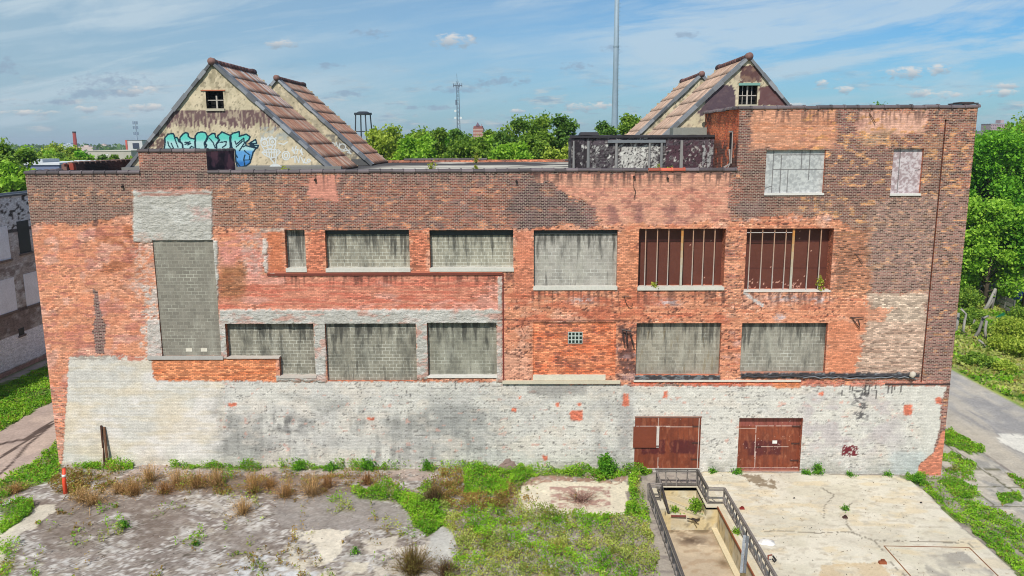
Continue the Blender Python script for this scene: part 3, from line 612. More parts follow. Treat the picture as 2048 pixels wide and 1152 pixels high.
# blocked windows -------------------------------------------------
def plate(name, r, y, mat, parent=FAC, c=(1, 1, 1)):
    V = [(r[0], y, r[2]), (r[1], y, r[2]), (r[1], y, r[3]), (r[0], y, r[3])]
    mb = MB(); mb.add(V, [(0, 1, 2, 3)], c); return mb.build(name, mat, parent)
def sill(parent, r, h, c=(196, 192, 182), proud=.07, rough=.03, name='sill', z1=None):
    z1 = r[2] if z1 is None else z1; us = lines(r[0]-.03, r[1]+.03, .09); V = []; F_ = []
    top = z1+rough*(fb(us*4, us*0, 91, 3)); pr = -proud-.02*fb(us*3, us*0+4, 92, 3)
    for i, u in enumerate(us): V += [(u, .40, top[i]+.01), (u, pr[i], top[i]), (u, pr[i]-.005, z1-h), (u, .02, z1-h)]
    for i in range(len(us)-1):
        for k in range(3): F_.append((i*4+k, i*4+4+k, i*4+5+k, i*4+1+k))
    F_ += [(0, 1, 2, 3), tuple(range(len(V)-4, len(V)))[::-1]]
    mb = MB(); mb.add(V, F_, tuple(srgb(c))); return mb.build(name, M_CONC, parent)
ZT1, ZT2 = OPN['B2'][0][3], OPN['C2'][0][3]
CM = dict(A=cmu_mat('block_tan', (134, 133, 124), (176, 174, 160), .25, smear=.3), B1=cmu_mat('block_b1', (158, 158, 150), (184, 182, 172), .8, zt=ZT1, smear=.52), B2=cmu_mat('block_b2', (158, 156, 142), (186, 184, 172), 1., zt=ZT1, smear=.54), B3=cmu_mat('block_b3', (160, 160, 146), (188, 186, 174), .9, zt=ZT1, smear=.54),
    B4=cmu_mat('block_b4', (166, 166, 160), (204, 202, 194), .5, zt=ZT1, smear=.3), C=cmu_mat('block_c', (142, 142, 130), (182, 180, 168), 1.1, zt=ZT2, smear=.44), C3=cmu_mat('block_c3', (140, 142, 130), (184, 184, 172), 1., zt=ZT2, smear=.3),
    E1=cmu_mat('block_e1', (152, 150, 138), (198, 196, 184), .6, .6, zt=ZT2, smear=.25), E2=cmu_mat('block_e2', (150, 150, 140), (196, 196, 186), .9, 0, zt=ZT2, smear=.28))
sh_ = lambda k, mat: plate('blocked_window', OPN[k][0], OPN[k][1], CM[mat])
wA = sh_('A', 'A'); wA['label'] = 'tall loading opening filled with tan concrete blocks below grey plaster'
for x in (375, 405): mb = MB(); a = P(x-3, 700)[0]; mb.box(a-.02, a+.36, .03, .055, P(0, 704)[1], P(0, 697)[1], tuple(srgb((214, 206, 190)))); mb.build('pale_block', M_CONC, wA)
for k in ('B1', 'B2', 'B3', 'B4'):
    o = sh_(k, k); sill(o, OPN[k][0], .2, z1=OPN[k][0][2])
    r = OPN[k][0]; mb = MB()
    if k != 'B1': mb.box(r[0]+.01, r[1]-.01, OPN[k][1]-.09, OPN[k][1]-.005, r[3]-(.34 if k == 'B3' else .26), r[3]-.012, tuple(srgb((46, 50, 52)))); mb.build('steel_lintel', M_PAINT, o)
r1 = OPN['C1a'][0]; r2 = OPN['C1b'][0]
mb = MB(); mb.add([(r1[0], .33, r1[2]), (r1[1], .33, r1[2]), (r1[1], .33, r1[3]), (r1[0], .33, r1[3]), (r2[0], .33, r2[2]), (r2[1], .33, r2[2]), (r2[1], .33, r2[3]), (r2[0], .33, r2[3])], [(0, 1, 2, 3), (4, 5, 6, 7)])
o = mb.build('blocked_window', CM['C'], FAC); sill(o, r2, .09, z1=r2[2], c=(186, 176, 166), rough=.07)
sill(o, r1, .05, z1=r1[2], c=(186, 176, 166), rough=.05)
o = sh_('C2', 'C'); o = sh_('C3', 'C3'); sill(o, OPN['C3'][0], .1, c=(206, 202, 194), z1=OPN['C3'][0][2])
for k in ('E1', 'E2'): o = sh_(k, k)
# bright brick infill with glass block pane and stone ledge
r = OPN['D'][0]; V, Fq = grid(lines(r[0], r[1], .07), lines(r[2], r[3], .07), lambda u, v: (u, u*0+.05, v)); c_, m_ = paint_facade(V[:, 0], V[:, 1], V[:, 2])
o = ob('bricked_up_window', mesh_np('bricked_up_window', V, Fq, c_, m_), M_BRICK, FAC)
g = R(1136, 664, 1165, 687); mb = MB(); mb.box(g[0], g[1], .0, .045, g[2], g[3], tuple(srgb((176, 184, 176)))); gw = mb.build('glass_block_window', M_CONC, FAC)
mg, Ng, bgp = mat_new('dark_glass', .08); bgp.inputs['Base Color'].default_value = rgba((34, 44, 46)); bgp.inputs['Specular IOR Level'].default_value = .6
mb = MB(); dx_ = (g[1]-g[0])/4; dz_ = (g[3]-g[2])/3
for i in range(4):
    for j in range(3): mb.box(g[0]+dx_*i+.035, g[0]+dx_*(i+1)-.035, -.006, .03, g[2]+dz_*j+.035, g[2]+dz_*(j+1)-.035)
mb.build('pane', mg, gw)
sill(FAC, (P(1067, 750)[0], P(1210, 750)[0], 0, 0), .3, c=(206, 198, 180), proud=.02, z1=P(1130, 750)[1], name='stone_sill')
mb = MB(); z = P(1120, 763)[1]; mb.box(P(1005, 763)[0], P(1240, 763)[0], -.16, .02, z-.10, z+.08, tuple(srgb((196, 186, 164)))); mb.build('stone_ledge', M_CONC, FAC)
sill(FAC, (P(1268, 762)[0], P(1600, 762)[0], 0, 0), .09, c=(206, 198, 186), proud=.08, z1=P(1360, 760)[1], name='stone_ledge')
mb = MB(); c9 = tuple(srgb((52, 50, 54))); x = P(1482, 750)[0]; xe = P(1835, 750)[0]; pts = []
while x < xe: pts.append((x, -.07-.05*random.random(), P(1600, 751.5)[1]+random.uniform(-.05, .05))); x += .35
mb.tube(pts, [.035+.05*random.random() for _ in pts], 7, c9); pts = [(p[0]+.1, p[1]-.03, p[2]-.1+random.uniform(-.05, .05)) for p in pts[10:]]; mb.tube(pts, .035, 5, tuple(srgb((120, 124, 130)))); mb.build('tar_flashing', M_PAINT, FAC, True)
mb = MB(); x, z = P(1823, 749); mb.tube([(x-.12, -.22, z-.1), (x, -.2, z+.12), (x+.05, -.2, z+.22)], [.14, .18, .08], 8, tuple(srgb((190, 180, 166)))); mb.build('mortar_lump', M_CONC, FAC, True)
mb = MB(); z = P(1870, 768)[1]; mb.box(P(1770, 768)[0], XR, -.05, .0, z-.04, z+.04, tuple(srgb((70, 56, 54)))); mb.build('stone_ledge', M_CONC, FAC)
# thin dark string course with its return down to the ledge
mb = MB(); z0, z1 = P(770, 550)[1], P(770, 547)[1]; mb.box(P(535, 549)[0], P(1005, 549)[0], -.075, .01, z0-.02, z1+.03, tuple(srgb((112, 60, 50))))
mb.box(P(535, 546)[0], P(1005, 546)[0], -.045, .01, z1+.03, z1+.13, tuple(srgb((190, 114, 90)))); mb.build('string_course', M_CONC, FAC)
mb = MB(); xx = P(1006.5, 655)[0]; mb.box(xx-.035, xx+.035, -.06, .01, P(1007, 764)[1], P(1005, 547)[1], tuple(srgb((116, 52, 44)))); mb.build('string_course', M_CONC, FAC)
mb = MB(); xx = P(853.5, 500)[0]
r = OPN['A'][0]; mb.box(P(296, 716)[0], P(447, 716)[0], -.09, .0, P(0, 719)[1]-.0, P(0, 712)[1], tuple(srgb((170, 166, 160)))); mb.build('plaster_ledge', M_CONC, FAC)

# barred windows: oxblood boards behind steel bars
def barred(k, xs, post, rustp):
    r, d = OPN[k]; x0, x1, z0, z1 = r
    us = lines(x0, x1, .06); vs = lines(z0, z1, .06); V, Fq = grid(us, vs, lambda u, v: (u, u*0+d-.02, v))
    c = np.tile(np.array((98., 54, 42)), (len(V), 1)); n_ = fb(V[:, 0]*1.2, V[:, 2]*1.2, 93)
    t = ss(.35, .65, n_)[:, None]; c = c*(1-.3*t)+np.array((84, 40, 32))*.3*t
    zt = z1-(z1-z0)*.24; q = ((V[:, 2] > zt) & (V[:, 2] < zt+.12))[:, None]; c = np.where(q, (122, 66, 58), c)
    sp_ = (fb(V[:, 0]*11, V[:, 2]*14, 94+len(xs), 2) > .90-.12*(k == 'B6')*(V[:, 2] < z0+.7))[:, None]; c = np.where(sp_, (210, 160, 140), c)
    for zz in (z0+(z1-z0)*.33, zt): c = np.where((np.abs(V[:, 2]-zz) < .025)[:, None], (78, 38, 32), c)
    o = ob('barred_window', mesh_np('barred_window', V, Fq, srgb(c)), M_PAINT, FAC)
    for x in xs:
        xx = P(x, 515)[0]; mb = MB()
        wd = .10 if x == post else .04; ya = .10
        n_ = 8
        for i in range(n_):
            za, zb = z0+(z1-z0)*i/n_, z0+(z1-z0)*(i+1)/n_; tt = (i+.5)/n_
            col_ = np.array((178, 172, 168))*(1-tt)+np.array((178, 132, 104))*tt if x != post else np.array((176, 172, 160))*(1-tt**2)+np.array((190, 120, 50))*tt**2
            mb.box(xx-wd/1.6, xx+wd/1.6, ya, ya+.06, za, zb, tuple(srgb(col_)))
        mb.build('post' if x == post else 'bar', M_PAINT, o)
    return o
o = barred('B5', (1291, 1314.5, 1337, 1364, 1386, 1407, 1429), 1364, 0); sill(o, OPN['B5'][0], .18, proud=.08)
o = barred('B6', (1500, 1524, 1548, 1571, 1586, 1617.5, 1641), 1586, 0)
r = OPN['B6'][0]; mb = MB(); mb.box(r[0], P(1586, 463)[0], .10, .13, r[3]-.26, r[3]-.22, tuple(srgb((190, 180, 175)))); mb.build('rail', M_PAINT, o)
sill(o, OPN['B6'][0], .08, c=(206, 196, 188), proud=.03)
# upper boarded windows
def boarded(k, c0, c1, seams, seed):
    r, d = OPN[k]; V, Fq = grid(lines(r[0], r[1], .045), lines(r[2], r[3], .045), lambda u, v: (u, u*0+d, v))
    t = ss(.42, .6, fb(V[:, 0]*9+3*fb(V[:, 0]*4, V[:, 2]*4, seed), V[:, 2]*9, seed+1, 3))[:, None]; c = np.array(c0)*(1-t)+np.array(c1)*t
    for (a, b, e, f) in seams:
        m_ = dseg(V[:, 0], V[:, 2], [(r[0]+(r[1]-r[0])*a, r[2]+(r[3]-r[2])*b), (r[0]+(r[1]-r[0])*e, r[2]+(r[3]-r[2])*f)]) < .022
        c = np.where(m_[:, None], np.array((96, 92, 92)), c)
    o = ob('boarded_window', mesh_np('boarded_window', V, Fq, srgb(c)), M_PAINT, FAC); sill(o, r, .12, c=(204, 200, 194), proud=.06, rough=.005); return o
o = boarded('T1', (186, 186, 184), (160, 160, 160), [(.14, 0, .14, 1), (.14, .55, 1, .55), (.14, .88, 1, .88), (0, .1, .13, .16), (.4, 0, .4, .55), (.62, .55, .62, 1), (.75, .3, .75, 1), (.28, 0, .28, .88), (.5, .55, .5, 1)], 95)
o['label'] = 'wide window boarded over with pale grey panels'
o = boarded('T2', (200, 188, 190), (158, 138, 140), [(.28, 0, .28, 1), (.8, .5, 1, .55)], 97); o['label'] = 'narrow window boarded over with peeling pinkish particle board'

# loading doors
def door(k, pts_lines, patches, seed, y):
    r, d = OPN[k]; V, Fq = grid(lines(r[0], r[1], .04), lines(r[2], r[3], .04), lambda u, v: (u, u*0+y, v)); px, py = proj(V[:, 0], V[:, 1], V[:, 2])
    t = ss(.35, .65, fb(px/22, py/18, seed))[:, None]; c = np.array((132, 66, 42))*(1-t)+np.array((118, 58, 38))*t
    wx = px+8*(fb(px/7, py/6, seed+1)-.5); wy = py+8*(fb(px/7, py/6, seed+2)-.5)
    for q in patches: m_ = (ss(q[0]-2, q[0]+2, wx)*(1-ss(q[2]-2, q[2]+2, wx))*ss(q[1]-2, q[1]+2, wy)*(1-ss(q[3]-2, q[3]+2, wy))*.85)[:, None]; c = c*(1-m_)+np.array((80, 30, 32))*m_
    if k == 'DR':
        c = np.where((py > 936)[:, None], (128, 70, 64), c); c = np.where((py < 852)[:, None], (140, 76, 66), c); c = np.where((fb(px/1.8, py/1.5, 5, 2) > .86)[:, None], (214, 180, 166), c)
    ru = (ss(.5, .66, fb(px/3, py/40, seed+7))*.5)[:, None]; c = c*(1-ru)+np.array((94, 46, 34))*ru; ru = (ss(.58, .7, fb(px/5, py/12, seed+8))*.4)[:, None]; c = c*(1-ru)+np.array((164, 104, 76))*ru
    for q in pts_lines: m_ = (dseg(px, py, q[:-1]) < q[-1])*(fb(px/3, py/3, seed+4) > .3); c = np.where(m_[:, None], (190, 164, 152), c)
    return ob('loading_door', mesh_np('loading_door', V, Fq, srgb(c)), M_PAINT, FAC)
o = door('DL', [[(1272, 852), (1396, 854), .7], [(1317, 853), (1317, 833), .5], [(1316, 915), (1316, 940), .8], [(1361, 834), (1361, 838), 1.]], [(1282, 880, 1330, 908), (1340, 880, 1392, 906)], 101, -.03)
o['label'] = 'brown steel loading door with a loose square panel hanging off its left edge'
a = P(1267, 854, -.1); b = P(1312, 895, -.1); mb = MB(); mb.box(a[0], b[0], -.13, -.06, b[1], a[1], tuple(srgb((120, 60, 40)))); mb.build('loose_panel', M_PAINT, o)
mb = MB(); a = P(1313, 853, -.07); b = P(1317.5, 895, -.07); mb.box(a[0], b[0], -.075, -.034, b[1], a[1], tuple(srgb((206, 196, 186)))); r = OPN['DL'][0]; x = P(1396, 885)[0]
mb.box(x-.02, x+.02, -.09, -.034, r[2], r[3]-.1, tuple(srgb((190, 170, 160)))); mb.box(r[0]-.03, r[1]+.03, -.07, -.02, r[3]-.03, r[3]+.03, tuple(srgb((160, 130, 118)))); mb.box(r[0]-.03, r[1]+.03, -.08, -.02, r[2]-.06, r[2]+.01, tuple(srgb((196, 190, 182)))); mb.build('trim', M_PAINT, o)
o = door('DR', [[(1511, 852), (1602, 852), .8], [(1512, 852), (1509, 935), .8], [(1478, 857), (1511, 857), .5], [(1510, 893), (1600, 894), .5], [(1474, 935), (1600, 935), .7]], [(1488, 881, 1562, 898), (1496, 897, 1563, 910)], 111, .28)
o['label'] = 'brown steel loading door set back under a shadowed lintel, spotted with white chips'
mb = MB(); a = P(1545, 881, .27); b = P(1554, 887, .27); mb.box(a[0], b[0], .262, .275, b[1], a[1], tuple(srgb((226, 222, 214)))); mb.build('paper_notice', M_ANY, o)

for (k, yy) in (('DL', -.05), ('DR', .26)):
    r = OPN[k][0]; par = [q for q in bpy.data.objects if q.name.startswith('loading_door')][0 if k == 'DL' else 1]; hc = tuple(srgb((74, 46, 40)))
    for z_ in (.18, .5, .82):
        mb = MB(); zz = r[2]+(r[3]-r[2])*z_; mb.box(r[1]-.52, r[1]-.04, yy-.03, yy+.0, zz-.035, zz+.035, hc); mb.tube([(r[1]-.05, yy-.03, zz-.09), (r[1]-.05, yy-.03, zz+.09)], .03, 6, hc); mb.build('hinge', M_PAINT, par)
    mb = MB(); zz = r[2]+(r[3]-r[2])*.44; mb.box(r[0]+1.15, r[0]+1.45, yy-.05, yy+.0, zz-.03, zz+.03, hc); mb.build('hasp', M_PAINT, par)
# small ironwork on the wall
def iron(name, polys, w_=.03, c=(52, 40, 38), y=-.12):
    mb = MB()
    for pts in polys: mb.tube([(P(a, b)[0], y if i % 2 else y*.6, P(a, b)[1]) for i, (a, b) in enumerate(pts)], w_, 6, tuple(srgb(c)))
    return mb.build(name, M_PAINT, FAC)
iron('wall_bracket', [[(1244, 658), (1247, 684)], [(1252, 660), (1253, 685)], [(1259, 664), (1266, 688)], [(1243, 658), (1262, 660)]], .045, y=-.3)
iron('hanging_wire', [[(1244, 592), (1262, 593)], [(1248, 592), (1252, 606), (1258, 615), (1263, 612), (1264, 606)]], .018)
iron('wall_bracket', [[(1708, 506), (1740, 506)], [(1712, 508), (1724, 526)]], .022, c=(110, 84, 74)); iron('wall_bracket', [[(1699, 634), (1726, 635)], [(1702, 634), (1718, 656)], [(1716, 640), (1718, 650)]], .025)
iron('hanging_wire', [[(1738, 226), (1749, 246)]], .022, c=(110, 70, 50)); iron('hanging_wire', [[(1267, 353), (1267, 375), (1271, 382), (1268, 395)]], .018)
iron('hanging_wire', [[(1052, 630), (1042, 650), (1046, 660), (1050, 668)]], .014, c=(120, 70, 60))
for (x, y) in ((246, 372), (631, 359), (1335, 356), (1033, 362), (1268, 353)):
    a, b = P(x, y); mb = MB(); mb.tube([(a, .02, b), (a, -.16, b-.03)], [.07, .06], 8, tuple(srgb((44, 34, 34)))); mb.build('drain_spout', M_PAINT, FAC)

# ------------------------------------------------------------------ roof monitors (steep tiled gables)
ZE = 17.75
def mat_row(c): return tuple(srgb(c))
def gable_paint(which):
    def f(V):
        x, y, z = V[:, 0], V[:, 1], V[:, 2]; px, py = proj(x, y, z); n = lambda a, b, s, o=4: fb(px/a, py/b, s, o)
        c = np.tile(np.array((196., 182, 153)), (len(V), 1))
        def lay(m, q): nonlocal c; m = np.clip(np.asarray(m, float), 0, 1)[:, None]; c = c*(1-m)+np.array(q, float)*m
        lay(ss(.45, .65, n(16, 12, 201)), (208, 192, 162)); lay(ss(.54, .7, n(9, 16, 202))*.4, (150, 138, 112)); lay(ss(.66, .72, n(3, 5, 203))*.6, (104, 96, 82))
        wx = px+10*(n(9, 8, 204)-.5); wy = py+10*(n(6, 8, 205)-.5)
        if which == 'L1':
            lay((py < 175)*ss(.42, .55, n(7, 10, 206))*(py > 128)*.5, (120, 110, 88))
            d = 30*(n(2.4, 60, 207, 2)-.25)+14*n(14, 90, 208, 2)
            band = (py > 219+2*n(5, 5, 209))*(py < 236+d); lay(band*(.9-.6*ss(.5, .62, n(2.0, 10, 210, 2))), (100, 76, 78))
            lay(inpoly(wx, wy, [(318, 262), (330, 264), (328, 300), (300, 306), (286, 300), (300, 272)])*ss(.36, .5, n(5, 5, 219))*.85, (92, 68, 66))
            lay(ss(30, 0, dseg(px, py, [(540, 200), (600, 262), (650, 320)]))*ss(.4, .6, n(6, 8, 211))*.7, (128, 128, 122))
            lay((py > 331), (128, 128, 126)); lay((py > 254)*(px > 520)*(px < 600)*(py < 280)*ss(.4, .6, n(5, 6, 212))*.5, (150, 165, 175))
        elif which == 'L2':
            lay(ss(.45, .6, n(6, 9, 213))*.35, (120, 112, 96)); lay((px > 640)*ss(.35, .5, n(6, 6, 214))*(py > 268)*.6, (96, 94, 92)); lay((py > 318), (90, 90, 90))
        elif which == 'R1':
            lay(inpoly(wx, wy, [(1484, 131), (1522, 128), (1522, 166), (1480, 166)])*.92, (86, 58, 58)); lay(inpoly(wx, wy, [(1484, 131), (1522, 128), (1522, 166), (1480, 166)])*ss(.52, .62, n(5, 7, 216))*.8, (140, 112, 92))
            lay(inpoly(wx, wy, [(1438, 172), (1462, 170), (1472, 180), (1470, 215), (1440, 225), (1400, 232), (1396, 226), (1412, 200)])*.92, (78, 62, 72)); lay(inpoly(wx, wy, [(1518, 174), (1548, 170), (1562, 178), (1592, 212), (1518, 212)])*.92, (96, 64, 66))
            lay(ss(.55, .66, n(10, 7, 217))*.3, (120, 100, 96)); lay((py > 262)*.6, (132, 132, 124))
        else: lay(ss(.45, .6, n(6, 9, 213))*.6, (110, 102, 90))
        return srgb(c)
    return f
def monitor(which, xa, ya, yb, sgn, za=24.95):
    """sgn=+1: the shallow slope faces +X"""
    xi, xo = xa+sgn*7.75, xa-sgn*6.55; z0 = ZE
    lo_, hi_ = min(xi, xo), max(xi, xo)
    sl_i, sl_o = (za-z0)/7.75, (za-z0)/6.55
    def keep(x, z): d = (x-xa)*sgn; return z < np.where(d > 0, za-d*sl_i, za+d*sl_o)+.02
    wr = None
    if which == 'L1': wr = (P(412, 200, ya)[0], P(447, 200, ya)[0], P(430, 217, ya)[1], P(430, 182, ya)[1])
    if which == 'R1': wr = (P(1477.5, 190, ya)[0], P(1514.5, 190, ya)[0], P(1496, 209, ya)[1], P(1496, 171, ya)[1])
    k2 = (lambda x, z: keep(x, z) & ~((x > wr[0]) & (x < wr[1]) & (z > wr[2]) & (z < wr[3]))) if wr else keep
    ex = (wr[0], wr[1]) if wr else (); ez = (wr[2], wr[3]) if wr else ()
    V, Fq = grid(lines(lo_, hi_, .08, ex), lines(z0, za, .08, ez), lambda u, v: (u, u*0+ya, v), k2)
    # snap the stepped rake edge onto the slope line
    d = (V[:, 0]-xa)*sgn; zl = np.where(d > 0, za-d*sl_i, za+d*sl_o); near = V[:, 2] > zl-.02; V[near, 2] = np.minimum(V[near, 2], zl[near])
    body = ob('roof_gable', mesh_np('gable', V, Fq, gable_paint(which)(V), np.tile((0., 0, .4), (len(V), 1))), M_STUCCO, FAC)
    if wr:
        mb = MB(); x0, x1, z0_, z1_ = wr; dk = tuple(srgb((70, 62, 52)))
        mb.add([(x0, ya, z0_), (x0, ya+.5, z0_), (x0, ya+.5, z1_), (x0, ya, z1_)], [(0, 1, 2, 3)], dk); mb.add([(x1, ya, z0_), (x1, ya+.5, z0_), (x1, ya+.5, z1_), (x1, ya, z1_)], [(3, 2, 1, 0)], dk)
        mb.add([(x0, ya, z1_), (x1, ya, z1_), (x1, ya+.5, z1_), (x0, ya+.5, z1_)], [(0, 1, 2, 3)], dk); mb.add([(x0, ya, z0_), (x1, ya, z0_), (x1, ya+.5, z0_), (x0, ya+.5, z0_)], [(3, 2, 1, 0)], dk)
        mb.box(x0, x1, ya+.5, ya+.52, z0_, z1_, tuple(srgb((14, 14, 14))))
        c_ = tuple(srgb((176, 168, 158))); xm = (x0+x1)/2+(.05 if which == 'L1' else 0); zm = z0_+(z1_-z0_)*.48
        mb.box(xm-.05, xm+.05, ya+.2, ya+.25, z0_, z1_ if which == 'R1' else zm+.3, c_); mb.box(x0, x1, ya+.21, ya+.24, zm-.03, zm+.03, c_)
        if which == 'R1':
            for q in (.25, .75): mb.box(x0+(x1-x0)*q-.02, x0+(x1-x0)*q+.02, ya+.24, ya+.27, z0_, z1_, c_)
        win = mb.build('window', M_ANY, body)
        mb = MB(); mb.box(x0-.04, x1+.04, ya-.1, ya+.1, z0_-.16, z0_-.002, tuple(srgb((178, 170, 150)))); mb.build('window_sill', M_CONC, body); mb = MB(); mb.box(x0-.3 if which == 'L1' else x0-.04, x1+.15, ya-.06, ya+.05, z1_+.004, z1_+(.07 if which == 'L1' else .16), tuple(srgb((176, 104, 76) if which == 'L1' else (120, 160, 150)))); mb.build('lintel', M_CONC, body)
    # slopes
    rows = 8
    for side, run in ((sgn, 7.75), (-sgn, 6.55)):
        L = run; drop = za-z0; Vs = []; Fs = []; Cs = []
        nt = 196; ts = np.linspace(0, yb-ya, nt); flat = ts < .75; wave = .34
        hgt = np.where(flat, .1, .04*np.cos(ts*2*np.pi/wave)); ln = math.hypot(L, drop); nx, nz = drop/ln*side, L/ln
        rgs = np.random.default_rng(len(which)*7+int(which[1])*13+(which[0] == 'R')*5+side)
        base_tone = rgs.random(80)
        for r_ in range(rows):
            s0, s1 = r_/rows, (r_+1)/rows; sheets = rgs.integers(0, 5, 12)
            pal = [(156, 112, 92), (168, 130, 110), (146, 100, 82), (160, 136, 122), (126, 104, 96)]
            if which[0] == 'R': pal = [(180, 152, 134), (172, 142, 122), (186, 158, 140), (166, 136, 118), (158, 136, 122)]
            P5 = np.array(sorted(pal, key=sum)+([(176, 172, 172)]*2 if (which == 'L1' and r_ < 3) else [(170, 148, 134)]), float)
            tone = np.interp(ts/.5, np.arange(40), rgs.random(40)); streak = .5*tone+.5*rgs.random(nt); st2 = np.interp(ts/.17, np.arange(80), base_tone)*.65+np.interp(ts/.9, np.arange(24), rgs.random(24))*.35
            for k in range(5):
                f = k/3 if k < 4 else 1.; s = s0+(s1-s0)*f
                lift = .02+.06*f if k < 4 else -.12
                for i, t in enumerate(ts):
                    h = hgt[i]+(lift if not flat[i] else .02)
                    Vs.append((xa+side*L*s+nx*h, ya+t, za-drop*s+nz*h))
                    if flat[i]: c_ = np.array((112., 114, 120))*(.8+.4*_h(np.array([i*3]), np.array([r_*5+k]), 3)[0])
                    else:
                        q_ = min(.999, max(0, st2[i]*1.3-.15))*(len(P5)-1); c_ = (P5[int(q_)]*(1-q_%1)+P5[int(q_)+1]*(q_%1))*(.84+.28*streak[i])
                        if k < 4 and math.cos(t*2*math.pi/wave) < -.35: c_ = c_*.78  # wave shading painted into the colour: corrugation troughs darkened
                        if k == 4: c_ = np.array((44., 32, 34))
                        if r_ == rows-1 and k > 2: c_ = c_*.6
                    Cs.append(c_)
            b0 = r_*5*nt
            for k in range(4):
                for i in range(nt-1): q = (b0+k*nt+i, b0+k*nt+i+1, b0+(k+1)*nt+i+1, b0+(k+1)*nt+i); Fs.append(q if side < 0 else q[::-1])
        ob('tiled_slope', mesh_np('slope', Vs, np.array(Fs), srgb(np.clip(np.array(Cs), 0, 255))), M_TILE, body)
        mb = MB(); hcol = tuple(srgb((96, 102, 112)))
        pts = [Vector((xa+side*L*s, ya-.06, za-drop*s)) for s in np.linspace(0, 1, 15)]
        for i in range(14):
            a, b = pts[i], pts[i+1]; j = random.uniform(-.07, .07)
            mb.bar(a+Vector((nx*.02, 0, nz*.02)), b+Vector((nx*.02, 0, nz*.02)), .22, .22+j, tuple(srgb(np.array((132, 134, 138))*random.uniform(.7, 1.15))), up=(nx, 0, nz))
        mb.build('rake_trim', M_CONC, body)
    mb = MB(); y = ya-.1; i = 0
    while y < yb:
        c_ = tuple(srgb(np.array((112, 80, 76))*random.uniform(.75, 1.15))); mb.tube([(xa, y, za+.05), (xa, min(y+.7, yb+.2), za+.05)], [.21, .19], 10, c_); y += .66; i += 1
    mb.tube([(xa, ya-.2, za+.08), (xa, ya+.16, za+.08)], [.25, .25], 12, tuple(srgb((124, 94, 88)))); mb.tube([(xa, yb-.3, za+.05), (xa, yb+.15, za+.05)], [.26, .26], 10, tuple(srgb((70, 56, 60))))
    mb.build('ridge_tiles', M_TILE, body, True)
    V2, F2 = grid(lines(lo_, hi_, .5), lines(z0, za, .1), lambda u, v: (u, u*0+yb, v), keep); ob('gable_back', mesh_np('gb', V2, F2, srgb(np.tile((170., 155, 120), (len(V2), 1)))), M_STUCCO, body)
    return body
L1 = monitor('L1', -20.7, 9., 17.1, 1); L2 = monitor('L2', -20.7, 23., 31.1, 1)
R1 = monitor('R1', 14.88, 9., 17.1, -1, 25.05); R2 = monitor('R2', 14.88, 23., 31.1, -1, 25.05)
L1['label'] = 'steep gable with teal graffiti nearest on the left'; R1['label'] = 'cream and oxblood gable rising behind the taller block'
mb = MB(); mb.box(-27.2, -12.3, 8.5, 8.97, 17.6, 18.1, tuple(srgb((124, 122, 118)))); mb.build('gable_curb', M_CONC, FAC)

# graffiti on the near left gable
ZX = lambda x, y: P(300+x/8, 240+y/8, 9.)
LET = [[(225,470),(240,380),(235,290),(290,225),(370,215),(390,250),(395,280),(430,275),(455,310),(460,345),(505,365),(525,400),(530,470)],
 [(530,470),(520,390),(480,340),(480,280),(520,230),(575,200),(610,215),(615,260),(650,290),(700,300),(725,290),(725,470)],
 [(725,470),(720,260),(760,205),(830,188),(890,205),(920,260),(900,320),(870,370),(880,420),(890,470)],
 [(890,470),(905,400),(880,370),(920,300),(930,260),(1000,210),(1040,215),(1050,270),(1110,315),(1060,390),(1070,470)],
 [(1070,470),(1060,390),(1110,330),(1080,260),(1150,188),(1280,245),(1285,470)],
 [(1300,470),(1290,240),(1330,210),(1430,185),(1430,260),(1540,225),(1605,270),(1580,320),(1530,360),(1540,410),(1700,450),(1650,520),(1640,560),(1600,690),(1530,740),(1400,765),(1370,650),(1360,480)],
 [(1580,380),(1690,310),(1710,375)],[(1600,405),(1735,405),(1720,450)]]
INK = [[(285,350),(300,410),(340,460)],[(340,370),(370,440),(380,460)],[(395,290),(420,360),(450,440)],[(560,360),(640,350)],[(560,390),(620,370)],[(600,400),(650,375)],[(700,440),(660,420),(640,450)],[(950,290),(1010,360),(1040,440)],
 [(1120,360),(1180,350),(1220,345),(1215,400),(1160,440)],[(1360,340),(1380,390),(1500,290),(1510,370),(1430,490)],[(1380,430),(1480,340)],[(1490,430),(1530,410)],[(1370,650),(1440,740)],[(1510,640),(1590,640),(1600,560)],[(1380,560),(1400,600)],[(1510,490),(1580,550)],[(1520,560),(1500,630),(1520,740)],[(1290,300),(1320,470)]]
LW = [[ZX(*p) for p in l] for l in LET]; IW = [[ZX(*p) for p in l] for l in INK]
xs_ = [p[0] for l in LW for p in l]; zs_ = [p[1] for l in LW for p in l]
us = np.arange(min(xs_)-.1, max(xs_)+.1, .032); vs = np.arange(min(zs_)-.1, max(zs_)+.1, .032)
def gin(x, z):
    k = np.zeros(np.shape(x), bool)
    for l in LW: k |= inpoly(x, z, l) | (dseg(x, z, l, True) < .05)
    return k
V, Fq = grid(us, vs, lambda u, v: (u, u*0+8.994, v), gin); x, z = V[:, 0], V[:, 2]; px, py = proj(x, V[:, 1], z)
c = np.tile(np.array((96., 196, 180)), (len(V), 1)); t = ss(276, 286, py)[:, None]; c = c*(1-t)+np.array((166, 206, 204))*t; t = ss(298, 304, py)[:, None]; c = c*(1-t)+np.array((96, 156, 206))*t; t = ss(318, 326, py)[:, None]; c = c*(1-t)+np.array((52, 112, 176))*t
dd = np.minimum.reduce([dseg(x, z, l, True) for l in LW]+[dseg(x, z, l)+.015 for l in IW]); c = np.where((dd < .058)[:, None], (26, 52, 66), c)
